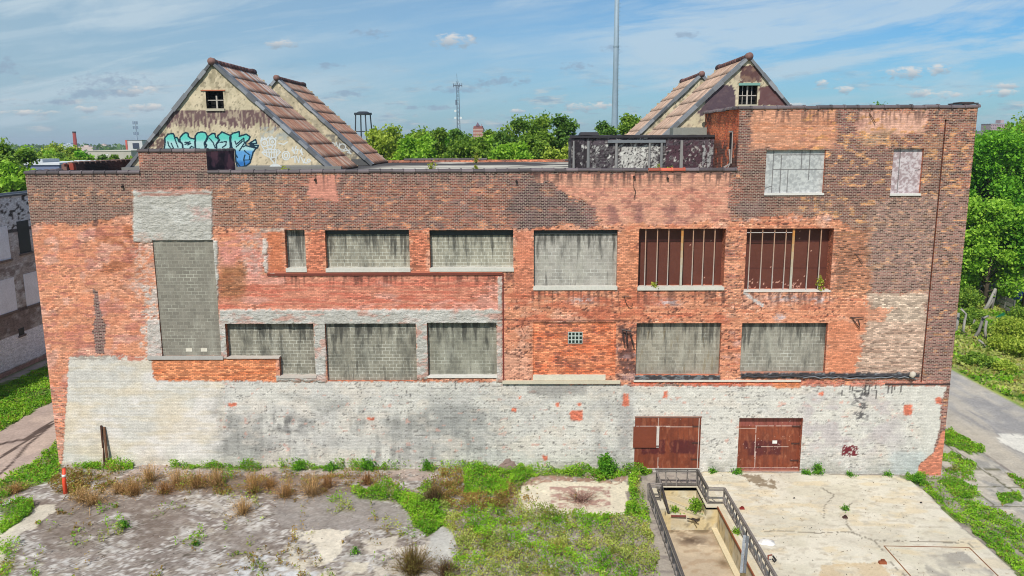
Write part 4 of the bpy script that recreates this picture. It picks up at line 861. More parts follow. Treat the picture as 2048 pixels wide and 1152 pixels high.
gr = ob('graffiti', mesh_np('graffiti', V, Fq, srgb(c), np.zeros((len(V), 3))), M_STUCCO, L1); gr['label'] = 'teal and blue bubble letter graffiti with dark outlines'
ZY = lambda x, y, Y=9.: P(340+x/4, 100+y/4, Y)
def circ(cx, cy, r, n=14, ry=None): ry = ry or r; return [(cx+r*math.cos(2*math.pi*i/n), cy+ry*math.sin(2*math.pi*i/n)) for i in range(n+1)]
WH = [circ(755,745,28), circ(755,745,10,8), circ(820,735,26), circ(820,735,9,8), [(725,730),(735,700),(745,718),(760,700),(770,715),(790,695),(800,712),(815,690),(830,712),(848,700),(845,760),(835,800)], [(730,760),(760,810)], circ(800,775,20,10,16),
 [(735,820),(760,800),(810,795),(870,800),(885,815),(850,855),(810,865),(765,845),(735,820)],[(735,820),(885,815)],[(770,805),(775,845)],[(790,800),(795,860)],[(812,800),(812,862)],[(835,800),(832,858)],[(855,802),(850,850)],[(800,865),(830,900),(840,930)],[(850,860),(845,900),(855,930)],circ(928,845,30,14,34),circ(928,845,14,10,20),
 [(980,780),(1000,830),(975,800)],[(1010,770),(1000,800),(1025,795),(1015,830)],[(1040,800),(1060,840),(1050,790)],[(970,860),(1000,850),(1000,900)],[(1010,850),(1030,900),(1040,850)],[(1050,860),(1070,905)],[(1080,870),(1070,900),(1100,905)],circ(1110,885,12),circ(825,940,28,10,10),[(870,745),(910,755),(940,735)]]
WH = [[ZY(*p) for p in l] for l in WH]; xs_ = [p[0] for l in WH for p in l]; zs_ = [p[1] for l in WH for p in l]
BASE = [ZY(*p) for p in [(795,960),(800,925),(825,910),(870,915),(900,935),(895,962)]]
wk = lambda x, z: (np.minimum.reduce([dseg(x, z, l) for l in WH]) < .038) | inpoly(x, z, BASE)
V, Fq = grid(np.arange(min(xs_)-.1, max(xs_)+.1, .028), np.arange(17.9, max(zs_)+.1, .028), lambda u, v: (u, u*0+8.994, v), wk)
ob('graffiti', mesh_np('graffiti', V, Fq, srgb(np.tile((204., 208, 206), (len(V), 1))), np.zeros((len(V), 3))), M_STUCCO, L1)['label'] = 'thin white line drawings sprayed on the stucco'
W2 = [circ(1300,760,22,10,18), circ(1380,775,26,12,24), [(1330,740),(1345,790),(1360,745)], [(1410,790),(1450,830),(1420,820)], [(1320,790),(1370,810),(1440,800)]]
W2 = [[ZY(*p, 23.) for p in l] for l in W2]
V, Fq = grid(np.arange(W2[0][0][0]-2.5, W2[3][1][0]+1, .035), np.arange(17.9, 21.5, .035), lambda u, v: (u, u*0+22.994, v), lambda x, z: np.minimum.reduce([dseg(x, z, l) for l in W2]) < .045)
if len(Fq): ob('graffiti', mesh_np('graffiti', V, Fq, srgb(np.tile((196., 200, 198), (len(V), 1))), np.zeros((len(V), 3))), M_STUCCO, L2)

# ruined lean-to on the roof, white plaster falling off, dark felt top
YA = 5.5; xa0, xa1 = P(1143, 280, YA)[0], XH-.02; zt = 19.92
def ruin_col(V):
    px, py = proj(V[:, 0], V[:, 1], V[:, 2]); n = lambda a, b, s, o=4: fb(px/a, py/b, s, o)
    c = np.tile(np.array((188., 186, 180)), (len(V), 1))
    def lay(m, q): nonlocal c; m = np.clip(np.asarray(m, float), 0, 1)[:, None]; c = c*(1-m)+np.array(q, float)*m
    lay(ss(.52, .57, n(11, 13, 301, 5)), (58, 50, 54)); lay((np.mod(V[:, 2], .2) < .03)*.5, (120, 116, 112)); lay((px < 1232)*(px > 1180)*ss(.42, .5, n(9, 12, 318)), (66, 56, 62)); lay(ss(.52, .62, n(3, 26, 319)), (178, 176, 172), .6) if False else lay(ss(.54, .62, n(3, 26, 319))*.6, (170, 168, 164)); lay(ss(.5, .56, n(3, 2, 302)), (96, 92, 92))
    lay((px > 1328+6*n(5, 5, 303))*(1-.9*ss(.6, .66, n(5, 7, 304))), (76, 54, 62)); lay((px > 1405)*ss(.45, .55, n(4, 20, 305)), (150, 150, 150))
    lay((py < 290)*ss(.35, .5, n(6, 4, 306)), (84, 74, 80)); lay((px < 1180)*ss(.4, .5, n(6, 14, 307)), (52, 46, 50)); lay((px>1243)*(px<1290)*(py>293)*.75, (200, 198, 190)); lay(ss(.6, .64, n(2.5, 2, 308)), (40, 36, 38))
    return srgb(c)
V, Fq = grid(lines(xa0, xa1, .06), lines(17.6, zt, .06), lambda u, v: (u, YA-.16*(fb(u*1.8, v*1.2, 310)-.5)*(1+0*u), v))
lt = ob('lean_to', mesh_np('lean_to', V, Fq, ruin_col(V), np.zeros((len(V), 3))), M_STUCCO, FAC)
V, Fq = grid(lines(YA, 8.9, .08), lines(17.6, zt, .08), lambda u, v: (u*0+xa0, u, v)); ob('side_wall', mesh_np('lw', V, Fq, ruin_col(V+np.array((2., 0, 0))), np.zeros((len(V), 3))), M_STUCCO, lt)
mb = MB(); dk = tuple(srgb((52, 50, 54)))
V, Fq = grid(lines(xa0-.1, xa1, .12), lines(YA-.1, 9.4, .12), lambda u, v: (u, v, zt+.08+.10*fb(u*1.3, v*1.3, 311)+.0*u)); ob('felt_roof', mesh_np('fr', V, Fq, srgb(np.array((60., 60, 66))+50*ss(.5, .7, fb(V[:, 0]*2, V[:, 1]*3, 312))[:, None])), M_GROUND, lt)
mb.box(xa0-.1, xa1, YA-.12, YA-.02, zt-.02, zt+.12, dk); mb.box(P(1160, 272, YA)[0], P(1200, 272, YA)[0], YA+.2, 7.5, zt+.12, zt+.34, dk, .12); mb.build('roof_edge', M_ANY, lt)
mb = MB()
for px_ in (1147, 1176, 1232, 1298, 1322, 1362): x = P(px_, 310, YA)[0]; w_ = random.uniform(.05, .11); mb.box(x-w_, x+w_, YA-.2, YA-.03, 17.6, zt-.2, tuple(srgb(random.choice([(120, 120, 120), (104, 106, 108), (132, 130, 128)]))), .03)
mb.box(P(1215, 290, YA)[0], P(1330, 290, YA)[0], YA-.2, YA-.03, zt-.34, zt-.16, tuple(srgb((112, 116, 120)))); mb.build('pilaster', M_CONC, lt)
mb = MB(); xg0 = P(1344, 265, 8.)[0]; mb.box(xg0, XH-.03, 7.6, 8.9, zt+.1, zt+.62, tuple(srgb((136, 136, 128)))); mb.build('gable_curb', M_CONC, lt)
mb = MB(); z0_ = zt+.15
for x_ in (0, .12, .2): mb.tube([(XH-.12-x_*.3, 1.2, 19.2), (XH-.1, 1.1, 18.4), (XH-.4-x_*3, .9, 17.9), (XH-1-x_*4, .7, 17.8)], .03, 5, tuple(srgb((150, 144, 140))))
mb.build('cable_bundle', M_ANY, FAC)
mb = MB()
for i in range(26): x = P(1118, 335, 3.)[0]+random.gauss(.6, .9); y = 3+random.gauss(0, 1.); s = random.uniform(.08, .25); mb.box(x-s, x+s, y-s*.7, y+s*.7, 17.72, 17.75+s*random.uniform(.8, 1.6), tuple(srgb(random.choice([(196, 190, 182), (150, 146, 142), (86, 82, 84)]))), s*.2)
mb.build('rubble', M_CONC, FAC)

# ================================================================== vegetation helpers
def leaves(pts, size, cols, up=.35, rg=RG, aspect=.6):
    """a quad per point, random orientation; returns V,F,C"""
    n = len(pts); nrm = rg.normal(size=(n, 3)); nrm[:, 2] += up; nrm /= np.linalg.norm(nrm, axis=1)[:, None]
    t = np.cross(nrm, rg.normal(size=(n, 3))); t /= np.linalg.norm(t, axis=1)[:, None]; b = np.cross(nrm, t)
    s = (size*rg.uniform(.6, 1.4, n))[:, None] if np.isscalar(size) else (size*rg.uniform(.6, 1.4, n))[:, None]
    V = np.stack([pts-t*s*.5, pts+b*s*aspect*.5, pts+t*s*.5, pts-b*s*aspect*.5], 1).reshape(-1, 3)
    return V, np.arange(4*n).reshape(n, 4), np.repeat(cols, 4, 0)
def clump_pts(c, r, n, rg):
    d = rg.normal(size=(n, 3)); d /= np.linalg.norm(d, axis=1)[:, None]; d *= (rg.uniform(0, 1, n)**.45)[:, None]
    return np.array(c)+d*np.array(r)
GREENS = dict(mid=((80, 116, 34), (166, 190, 72)), dark=((58, 94, 34), (130, 164, 66)), light=((126, 152, 46), (204, 212, 92)), far=((58, 88, 48), (96, 122, 70)), bright=((66, 126, 24), (154, 206, 58)), fresh=((104, 154, 36), (188, 220, 80)))
def tree(name, x, y, h, r, label, pal='mid', n=9000, leaf=.42, crown_from=.25, seed=0, z0=None, group='trees behind the factory', cat='tree', clumps=16, column=False, ry=None):
    rg = np.random.default_rng(seed+100); z0 = float(gz(x)) if z0 is None else z0; ry = ry or r
    t = thing(name, (x, y, z0), label, cat, group)
    zc0 = h*crown_from; mb = MB(); bark = tuple(srgb((92, 82, 70)))
    mb.tube([(x, y, z0-.3), (x+.2, y, z0+h*.3), (x-.1, y+.1, z0+h*.62), (x, y, z0+h*.85)], [r*.075, r*.055, r*.035, .03], 8, bark)
    V = []; C = []; lo_, hi_ = [np.array(q, float) for q in GREENS[pal]]
    P_ = []; per = n//clumps
    for k in range(clumps):
        f = ((k+.5)/clumps)**.75; zz = zc0+(h*.97-zc0)*f
        prof = math.sin(math.pi*min(1, .28+.55*f))**.6 if not column else math.sin(math.pi*min(1, .3+.6*f))**.6
        a = k*2.4+rg.uniform(-.5, .5); rad = prof*rg.uniform(.35, .78)
        cx, cy = x+math.cos(a)*rad*r, y+math.sin(a)*rad*ry; cr = max((.42 if column else .28)*r, .6)*rg.uniform(.75, 1.25)*(.65+.5*prof)
        P_.append(clump_pts((cx, cy, z0+min(zz, h-cr*.55)), (cr, cr, cr*rg.uniform(.6, .85)), per, rg))
        tone = rg.uniform(0, 1)*.6; q = np.clip(tone+rg.normal(0, .2, per), 0, 1)[:, None]; C.append(lo_*(1-q)+hi_*q)
        mb.tube([(x, y, z0+zz*.55), ((x+cx)/2, (y+cy)/2, z0+zz*.8), (cx, cy, z0+zz)], [r*.028, r*.018, .02], 5, bark, caps=False)
        # twigs of leaves sticking out
        m = per//4; d = rg.normal(size=(m, 3)); d /= np.linalg.norm(d, axis=1)[:, None]; P_.append(np.array((cx, cy, z0+min(zz, h-cr*.55)))+d*cr*rg.uniform(.9, 1.5, m)[:, None]*np.array((1, 1, .8))); q = np.clip(.55+rg.normal(0, .2, m), 0, 1)[:, None]; C.append(lo_*(1-q)+hi_*q)
    pts = np.concatenate(P_); cols = srgb(np.concatenate(C)); V, Fq, CC = leaves(pts, leaf, cols, .5, rg)
    mb.build('trunk', M_WOOD, t, True)
    ob('crown', mesh_np('crown', V, Fq, CC), M_LEAF, t); return t
def shrub(name, x, y, h, r, label, cat, group=None, n=260, kind='dry', seed=0, z0=None, leafn=0, leaf=.07, lc=((120, 130, 40), (170, 180, 80)), stem=(150, 108, 66), lean=0.):
    rg = np.random.default_rng(seed+900); z0 = float(gz(x)) if z0 is None else z0
    vs = []; fs = []; cs = []; tips = []
    for k in range(n):
        a = rg.uniform(0, 2*math.pi); e = abs(rg.normal(0, .72 if kind != 'dry' else .85)); L = h*rg.uniform(.55, 1.05); d = np.array((math.sin(e)*math.cos(a)*r/h*1.4+lean, math.sin(e)*math.sin(a)*r/h*1.4, math.cos(e)))
        p = np.array((x+rg.normal(0, r*.12), y+rg.normal(0, r*.12), z0)); sd_ = np.array((-math.sin(a), math.cos(a), 0))*.009
        w0 = rg.uniform(.7, 1.4); p1 = p+d*L*.5+rg.normal(0, .05*L, 3); p2 = p+d*L+np.array((0, 0, -.12*L*e)); col_ = np.array(stem)*rg.uniform(.6, 1.25)
        b0 = len(vs); vs += [p-sd_*w0, p+sd_*w0, p1-sd_*.8*w0, p1+sd_*.8*w0, p2-sd_*.3, p2+sd_*.3]; fs += [(b0, b0+1, b0+3, b0+2), (b0+2, b0+3, b0+5, b0+4)]; cs += [col_*.7]*2+[col_]*4
        for q in range(4): f = rg.uniform(.4, 1); tips.append(p+(p2-p)*f+rg.normal(0, .05, 3))
    V = np.array(vs); Fq = np.array(fs); C = srgb(np.clip(np.array(cs), 0, 255))
    tips = np.array(tips); 
    if kind == 'dry': lv = tips; q = rg.uniform(0, 1, len(lv))[:, None]; cc = srgb(np.array(stem)*(.7+.6*q)); lsz = .05
    else: lv = tips[rg.integers(0, len(tips), max(leafn, 1))]+rg.normal(0, .04, (max(leafn, 1), 3)); q = rg.uniform(0, 1, len(lv))[:, None]; cc = srgb(np.array(lc[0])*(1-q)+np.array(lc[1])*q); lsz = leaf
    if leafn and kind == 'dry':
        l2 = tips[rg.integers(0, len(tips), leafn)]; q = rg.uniform(0, 1, leafn)[:, None]; lv = np.vstack([lv, l2]); cc = np.vstack([cc, srgb(np.array(lc[0])*(1-q)+np.array(lc[1])*q)])
    V2, F2, C2 = leaves(lv, lsz, cc, .5, rg)
    me = mesh_np(name, np.vstack([V, V2]), np.vstack([Fq, F2+len(V)]), np.vstack([C, C2]))
    o = ob(name, me, M_LEAF); return tag(o, label, cat, group)

# ================================================================== ground
PIT = (7.3, 10.6, -16., -2.25)
APRON = [(1405, 943), (1600, 946), (1700, 950), (1790, 951), (1822, 962), (1858, 990), (1885, 1020), (1920, 1052), (1980, 1100), (2060, 1175), (2060, 1260), (1500, 1260), (1420, 1000), (1405, 975), (1404, 950)]
# grass and weeds: photo outlines on the ground plane -> density
VEG = [  # outline, density, palette index (0 vivid, 1 olive, 2 brown, 3 pale)
 ([(700, 985), (760, 978), (775, 965), (800, 985), (840, 975), (880, 945), (1010, 925), (1050, 932), (1060, 960), (1040, 975), (1045, 1025), (1255, 1030), (1262, 980), (1252, 950), (1272, 950), (1285, 985), (1300, 1040), (1320, 1160), (880, 1160), (915, 1100), (905, 1060), (885, 1050), (860, 1075), (835, 1055), (800, 1010), (770, 1000)], .5, 1),
 ([(800, 985), (840, 990), (850, 1010), (900, 1035), (890, 1050), (862, 1072), (832, 1055), (805, 1012), (788, 998)], 1., 0),
 ([(700, 985), (770, 980), (780, 998), (715, 1000)], .7, 0),
 ([(930, 940), (1010, 925), (1060, 935), (1265, 936), (1300, 945), (1270, 952), (1200, 962), (1110, 950), (1050, 955), (1010, 990), (930, 990)], .85, 0),
 ([(1160, 1055), (1200, 1030), (1280, 1030), (1310, 1100), (1320, 1160), (1150, 1160)], .5, 0), ([(1255, 955), (1270, 955), (1280, 1030), (1250, 1030), (1262, 990)], .95, 0),
 ([(870, 950), (960, 940), (1030, 960), (1030, 1010), (960, 1030), (880, 1010), (860, 980)], .6, 2),
 ([(150, 925), (270, 930), (265, 942), (150, 940)], .8, 0), ([(340, 928), (930, 930), (935, 940), (340, 940)], .55, 0), ([(545, 926), (600, 922), (600, 938), (545, 938)], .9, 0), ([(640, 928), (690, 924), (760, 922), (770, 938), (640, 940)], .9, 0),
 ([(0, 965), (60, 925), (115, 885), (120, 940), (100, 965), (60, 975), (0, 1010)], .85, 0), ([(0, 960), (30, 945), (60, 965), (30, 990), (0, 1015)], .6, 2), ([(0, 1015), (40, 1000), (76, 1010), (50, 1035), (0, 1070)], .8, 0),
 ([(100, 930), (160, 945), (180, 975), (150, 1000), (110, 985), (90, 960)], .45, 2), ([(0, 1080), (45, 1085), (40, 1110), (20, 1160), (0, 1160)], .3, 1),
 ([(-60, 815), (0, 810), (105, 783), (112, 800), (60, 830), (0, 862), (-60, 880)], 1., 0), ([(-80, 755), (0, 770), (100, 730), (106, 785), (0, 812), (-80, 830)], .9, 0),
 ([(1800, 948), (1880, 955), (1890, 940), (1960, 985), (1975, 1010), (2048, 1040), (2100, 1100), (2100, 1300), (1990, 1100), (1925, 1050), (1890, 1020), (1850, 975), (1810, 955)], .32, 0),
 ([(1805, 950), (1850, 950), (1862, 975), (1900, 1012), (1960, 1040), (2010, 1085), (2060, 1150), (2060, 1180), (2010, 1125), (1935, 1055), (1890, 1020), (1845, 975)], .8, 0),
 ([(1888, 955), (1910, 955), (1955, 985), (1950, 1000), (1910, 1000), (1880, 965)], .9, 0), ([(1905, 1000), (1970, 1010), (2030, 1040), (2100, 1090), (2100, 1140), (2050, 1110), (1990, 1060), (1940, 1030)], .75, 0),
 ([(1885, 865), (1900, 862), (1950, 885), (1972, 905), (1940, 910), (1895, 890)], .95, 0), ([(1884, 905), (1905, 905), (1950, 925), (1958, 950), (1940, 960), (1900, 925), (1882, 925)], .8, 0), ([(1890, 940), (1925, 930), (1960, 950), (1955, 965), (1900, 962)], .5, 1),
 ([(2010, 945), (2060, 965), (2060, 985), (2015, 955)], .8, 1), ([(1990, 990), (2035, 985), (2048, 1005), (2000, 1010)], .9, 0),
]
def veg(px, py, X, Y):
    ck = np.minimum(np.abs(fb(X*.42, Y*.42, 491, 5)-.5), np.abs(fb(X*.33+7, Y*.33, 492, 5)-.5)); Lc = (X < 3)*(X > -30)*(Y < -1)*(Y > -15)
    wx = px+26*(fb(X*1.1, Y*1.1, 401)-.5); wy = py+16*(fb(X*1.1, Y*1.1, 402)-.5)
    d = np.zeros(np.shape(px)); p = np.zeros(np.shape(px), int); br = fb(X*2.2, Y*2.2, 403)
    for poly, den, pi in VEG:
        m = inpoly(wx, wy, poly); v = den*(.35+.65*ss(.62-den*.35, .70-den*.3, br)) if den < .9 else den*np.ones_like(br); m &= v > d; d = np.where(m, v, d); p = np.where(m, pi, p)
    cm_ = Lc*(ck < .012)*(fb(X*.9, Y*.9, 493) > .52); p = np.where((d < .05)*cm_, 1+(fb(X*.5, Y*.5, 494) > .5), p); d = np.where((d < .05)*cm_, .30, d)
    st_ = (py > 950)*(py < 992)*(px > 150)*(px < 800)*(fb(X*1.5, Y*1.5, 495) > .56)*(d < .05); p = np.where(st_, 2, p); d = np.where(st_, .28, d)
    # verge beyond the road, and the yard with the broken fence
    vg = (X > 37.8+.8*fb(X*0+3, Y*.3, 404))*(Y > -30); d = np.where(vg, 1., d); p = np.where(vg, np.where(fb(X*.4, Y*.4, 405) > .5, 0, 3), p)
    return d, p
def ground_col(X, Y):
    px, py = proj(X, Y, gz(X)); ok = (Y > -20); n = lambda a, b, s, o=4: fb(X*a, Y*b, s, o)
    wx = px+22*(n(1.3, 1.3, 411)-.5); wy = py+12*(n(1.3, 1.3, 412)-.5)
    c = np.tile(np.array((160., 150, 138)), (len(X), 1))
    def lay(m, q, a=1.): nonlocal c; m = np.clip(np.asarray(m, float)*a, 0, 1)[:, None]; c = c*(1-m)+np.array(q, float)*m
    lay(ss(.45, .6, n(.5, .6, 413)), (152, 142, 134)); lay(ss(.5, .62, n(1.3, 2.2, 414)), (130, 120, 114), .8)
    L = (X < 3)*(X > -30); u = X*.5+Y*.8; v = X*.8-Y*.5
    lay(L*ss(.46, .62, n(.28, .34, 490)), (138, 128, 120), .7); lay(L*ss(.54, .62, fb(v*.34, u*1.5, 415, 5)), (180, 175, 169), .6); lay(L*ss(.55, .63, fb(v*.42, u*2.1, 416, 5)), (120, 108, 101), .7); lay(L*ss(.58, .63, n(5, 6, 417)), (204, 200, 194), .75); lay(L*ss(.60, .66, fb(v*1.2, u*4.5, 498, 4)), (196, 192, 188), .6); lay(L*ss(.57, .64, n(7, 8, 418)), (98, 86, 78), .6)
    ck = np.minimum(np.abs(fb(X*.42, Y*.42, 491, 5)-.5), np.abs(fb(X*.33+7, Y*.33, 492, 5)-.5)); lay(L*(ck < .006), (84, 76, 66), .75); lay(inpoly(wx, wy, [(50, 1000), (330, 990), (420, 1040), (300, 1100), (120, 1120), (60, 1060)])*ss(.35, .55, n(.7, .9, 496)), (112, 98, 88), .6); lay(inpoly(wx, wy, [(330, 1090), (520, 1040), (560, 1090), (430, 1130)])*ss(.35, .55, n(.8, .9, 497)), (120, 108, 100), .55)
    lay((py > 926)*(py < 962)*(px > 140)*(px < 1270)*ss(.35, .5, n(2, 2, 419)), (168, 148, 136), .8); lay((py > 950)*(py < 990)*(px > 200)*(px < 820)*ss(.42, .55, n(1.2, 1.5, 420)), (120, 104, 92), .8)
    lay(inpoly(wx, wy, [(20, 1050), (75, 1012), (118, 1010), (62, 1062), (0, 1090)]), (200, 191, 174), .85); lay(inpoly(wx, wy, [(-60, 1100), (0, 1040), (30, 1040), (20, 1090), (-20, 1160)]), (200, 192, 172))
    lay(inpoly(wx, wy, [(584, 1060), (703, 1061), (686, 1078), (688, 1100), (668, 1125), (640, 1125), (632, 1090), (596, 1080)]), (212, 202, 184), .9); lay(inpoly(wx, wy, [(560, 1085), (620, 1092), (650, 1125), (740, 1125), (720, 1160), (600, 1160)])*ss(.4, .55, n(2, 2, 421)), (206, 196, 176), .8)
    lay(inpoly(wx, wy, [(450, 1120), (560, 1110), (640, 1150), (600, 1180), (470, 1180)])*ss(.4, .5, n(1.5, 2, 422)), (196, 196, 196), .85); lay(inpoly(wx, wy, [(720, 1080), (800, 1070), (900, 1090), (900, 1160), (760, 1160)])*ss(.4, .55, n(1.5, 2, 423)), (198, 188, 172), .8)
    lay(inpoly(wx, wy, [(860, 1075), (885, 1050), (910, 1065), (908, 1110), (885, 1130), (855, 1115)]), (178, 176, 170), .85)
    lay(inpoly(wx, wy, [(560, 1000), (700, 985), (800, 1015), (840, 1050), (720, 1060), (570, 1058), (540, 1030)]), (142, 134, 128), .75)
    lay(inpoly(wx, wy, [(1038, 962), (1255, 962), (1252, 1032), (1040, 1032)]), (206, 196, 174)); lay(inpoly(wx, wy, [(1000, 948), (1260, 950), (1240, 968), (1130, 962), (1040, 972), (1036, 1010), (1008, 1010)])*ss(.3, .5, n(4, 4, 424)), (150, 116, 98), .85)
    lay((np.abs(px-1160) < 60)*(np.abs(py-995) < 22)*ss(.45, .6, n(3, 4, 425)), (158, 122, 112), .8)
    # alley on the left
    al = (X < -28.6)*(Y > -14); lay(al, (186, 164, 150)); lay(al*ss(.45, .6, n(.5, .5, 426)), (166, 146, 136), .8)
    for q in ([(-40, 905), (0, 888), (50, 878), (106, 842)], [(-30, 975), (20, 930), (60, 885), (108, 846)], [(-30, 935), (40, 890), (100, 850)]): lay(al*(dseg(px, py, q) < 2.2), (70, 56, 50), .8)
    # right side: broken slabs, then the road
    rt = (X > 25.2)*(X < 29.6); lay(rt, (176, 166, 152)); lay(rt*ss(.45, .6, n(.8, .6, 427)), (150, 146, 140), .8); lay(rt*ss(.5, .6, n(3, 3, 428)), (196, 186, 170), .6)
    jt = np.minimum(np.abs(np.mod(X+.3*n(.6, .6, 429), 2.1)-1.), np.abs(np.mod(Y+.5*n(.5, .5, 430), 2.6)-1.3)); lay(rt*(jt < .06), (96, 92, 70), .8)
    rd = (X > 29.6+.5*n(.4, .4, 431))*(X < 37.6+.5*n(.3, .4, 432)); lay(rd, (164, 158, 152)); lay(rd*ss(.42, .6, fb(X*.8, Y*.18, 433)), (146, 142, 140), .9); lay(rd*ss(.5, .62, fb(X*1.6, Y*.3, 434)), (184, 174, 160), .7)
    lay(rd*ss(33, 31, X), (186, 174, 156), .75); lay(inpoly(wx, wy, [(1998, 872), (2048, 868), (2070, 905), (2030, 900), (2005, 888)])*1., (218, 212, 200), .9)
    far = (X > 37.8); lay(far, (128, 148, 62)); lay(far*ss(.5, .62, n(.25, .25, 435)), (156, 164, 80), .8)
    lay(inpoly(wx, wy, [(1912, 680), (1935, 678), (1945, 692), (1915, 694)])*far, (196, 186, 160), .8)
    lay((Y > 33)*(X > -28)*(X < 25.5), (100, 110, 60)); lay((X < -43)*1., (120, 124, 76))
    bk = (Y > 90); lay(bk, (108, 116, 66)); lay(bk*ss(.5, .6, n(.02, .02, 436)), (150, 146, 120), .7)
    d, p = veg(px, py, X, Y); near = (Y < 75)*(Y > -20)
    gp_ = np.array([(88, 110, 42), (132, 122, 80), (122, 104, 70), (146, 142, 92)], float)[p]; m = np.clip(near*d*.9*((Y < 2) | (X < -28.6) | (X > 25)), 0, 1)[:, None]; c = c*(1-m)+gp_*m
    return srgb(np.clip(c, 0, 255))
XN0, XN1, YN0, YN1 = -60., 80., -20., 64.
us = np.unique(np.concatenate([lines(XN0, -36, .5), lines(-36, 34, .11, (PIT[0], PIT[1])), lines(34, XN1, .4)])); vs = np.unique(np.concatenate([lines(YN0, -14, .4), lines(-14, .3, .11, (PIT[2], PIT[3])), lines(.3, YN1, .35)]))
vs = np.unique(np.append(vs, [PIT[2], PIT[3]]))
def gkeep(x, y): return ~((x > PIT[0]) & (x < PIT[1]) & (y > PIT[2]) & (y < PIT[3])) & ~((x > XL+.4) & (x < XR-.4) & (y > .5) & (y < YB-.5))
V, Fq = grid(us, vs, lambda u, v: (u, v, gz(u)+.03*(fb(u*.9, v*.9, 440)-.5)), gkeep)
o = ob('ground', mesh_np('ground', V, Fq, ground_col(V[:, 0], V[:, 1]), None, True), M_GROUND); tag(o, kind='structure')
tx = np.unique(np.concatenate([np.linspace(-4000, 4000, 41), [XN0+1, XN1-1, -32, 34]])); ty = np.unique(np.concatenate([np.linspace(-400, 6000, 33), [YN0+1, YN1-1]]))
V, Fq = grid(tx, ty, lambda u, v: (u, v, gz(u)-.05), lambda x, y: ~((x > XN0+1) & (x < XN1-1) & (y > YN0+1) & (y < YN1-1)))
o = ob('terrain', mesh_np('terrain', V, Fq, srgb(np.tile((110., 122, 72), (len(V), 1)))), M_GROUND); tag(o, kind='structure')

# concrete apron in front of the right doors
def apron_col(V):
    X, Y = V[:, 0], V[:, 1]; px, py = proj(X, Y, gz(X)+.1); n = lambda a, b, s, o=4: fb(X*a, Y*b, s, o)
    c = np.tile(np.array((208., 200, 182)), (len(X), 1))
    def lay(m, q, a=1.): nonlocal c; m = np.clip(np.asarray(m, float)*a, 0, 1)[:, None]; c = c*(1-m)+np.array(q, float)*m
    lay(ss(.42, .6, n(.5, .8, 451)), (198, 190, 170)); lay(ss(.52, .66, n(.8, 1.8, 452)), (204, 184, 148), .55); lay(ss(.58, .68, n(2.5, 5, 453)), (176, 166, 148), .6); lay(ss(.55, .66, n(.35, .5, 463)), (192, 183, 166), .4); lay(ss(.76, .8, n(3, 4, 465)), (150, 132, 108), .5)
    wx = px+12*(n(2, 2, 454)-.5); wy = py+10*(n(2, 2, 455)-.5)
    lay(inpoly(wx, wy, [(1484, 950), (1530, 948), (1550, 962), (1552, 978), (1510, 976), (1500, 966)])*ss(.38, .5, n(3, 4, 456)), (134, 118, 96), .9)
    lay(inpoly(wx, wy, [(1840, 1110), (1930, 1105), (1990, 1150), (1860, 1160)])*ss(.3, .6, n(1, 1, 457)), (140, 134, 126), .7); lay(inpoly(wx, wy, [(1640, 1130), (1760, 1125), (1790, 1160), (1640, 1170)])*ss(.35, .6, n(.8, .8, 458)), (190, 164, 126), .6)
    for q in ([(1530, 1064), (1575, 1061), (1640, 1066), (1700, 1063), (1745, 1080)], [(1690, 1037), (1700, 1060), (1708, 1068)], [(1640, 975), (1670, 990), (1650, 1010), (1648, 1035)], [(1690, 1020), (1704, 1004)], [(1690, 1020), (1680, 1014)], [(1748, 1081), (1935, 1085)], [(1748, 1081), (1815, 1160)], [(1935, 1085), (1960, 1105)]):
        qq = q; lay(dseg(px+7*(n(2, 2, 460)-.5), py+5*(n(2, 2, 461)-.5), qq) < 1., (128, 120, 106), .85)
    return srgb(c)
AW = [G(*p, .1) for p in APRON]; ax = [p[0] for p in AW]; ay_ = [p[1] for p in AW]; 
us = lines(min(ax), max(ax), .1); vs = lines(min(ay_), max(ay_), .1)
akeep = lambda x, y: inpoly(x+.14*(fb(x*2, y*2, 462)-.5), y, AW) & (y < -.02) & ~((x < PIT[1]+.25) & (y < PIT[3]+.1))
V, Fq = grid(us, vs, lambda u, v: (u, v, gz(u)+.10), akeep)
e = np.vstack([Fq[:, [0, 1]], Fq[:, [1, 2]], Fq[:, [2, 3]], Fq[:, [3, 0]]]); es = np.sort(e, 1); key = es[:, 0]*10**7+es[:, 1]; _, idx, cnt = np.unique(key, return_index=True, return_counts=True); bd = e[idx[cnt == 1]]
V2 = V.copy(); V2[:, 2] -= .22; allV = np.vstack([V, V2]); F2 = np.stack([bd[:, 1], bd[:, 0], bd[:, 0]+len(V), bd[:, 1]+len(V)], 1)
used, inv = np.unique(np.vstack([Fq, F2]), return_inverse=True); allV = allV[used]
o = ob('concrete_apron', mesh_np('apron', allV, inv.reshape(-1, 4), apron_col(allV)), M_CONC); tag(o, kind='structure')
# rusty steel frame let into it
mb = MB(); fr = [G(*p, .1) for p in ((1768, 1092), (1938, 1095), (2030, 1185), (1850, 1185))]
for i in range(4): a, b = fr[i], fr[(i+1) % 4]; mb.bar((a[0], a[1], float(gz(a[0]))+.095), (b[0], b[1], float(gz(b[0]))+.095), .06, .03, tuple(srgb((128, 84, 52))))
tag(mb.build('steel_frame', M_PAINT), 'rusty rectangular steel frame let flush into the pale concrete apron', 'frame')

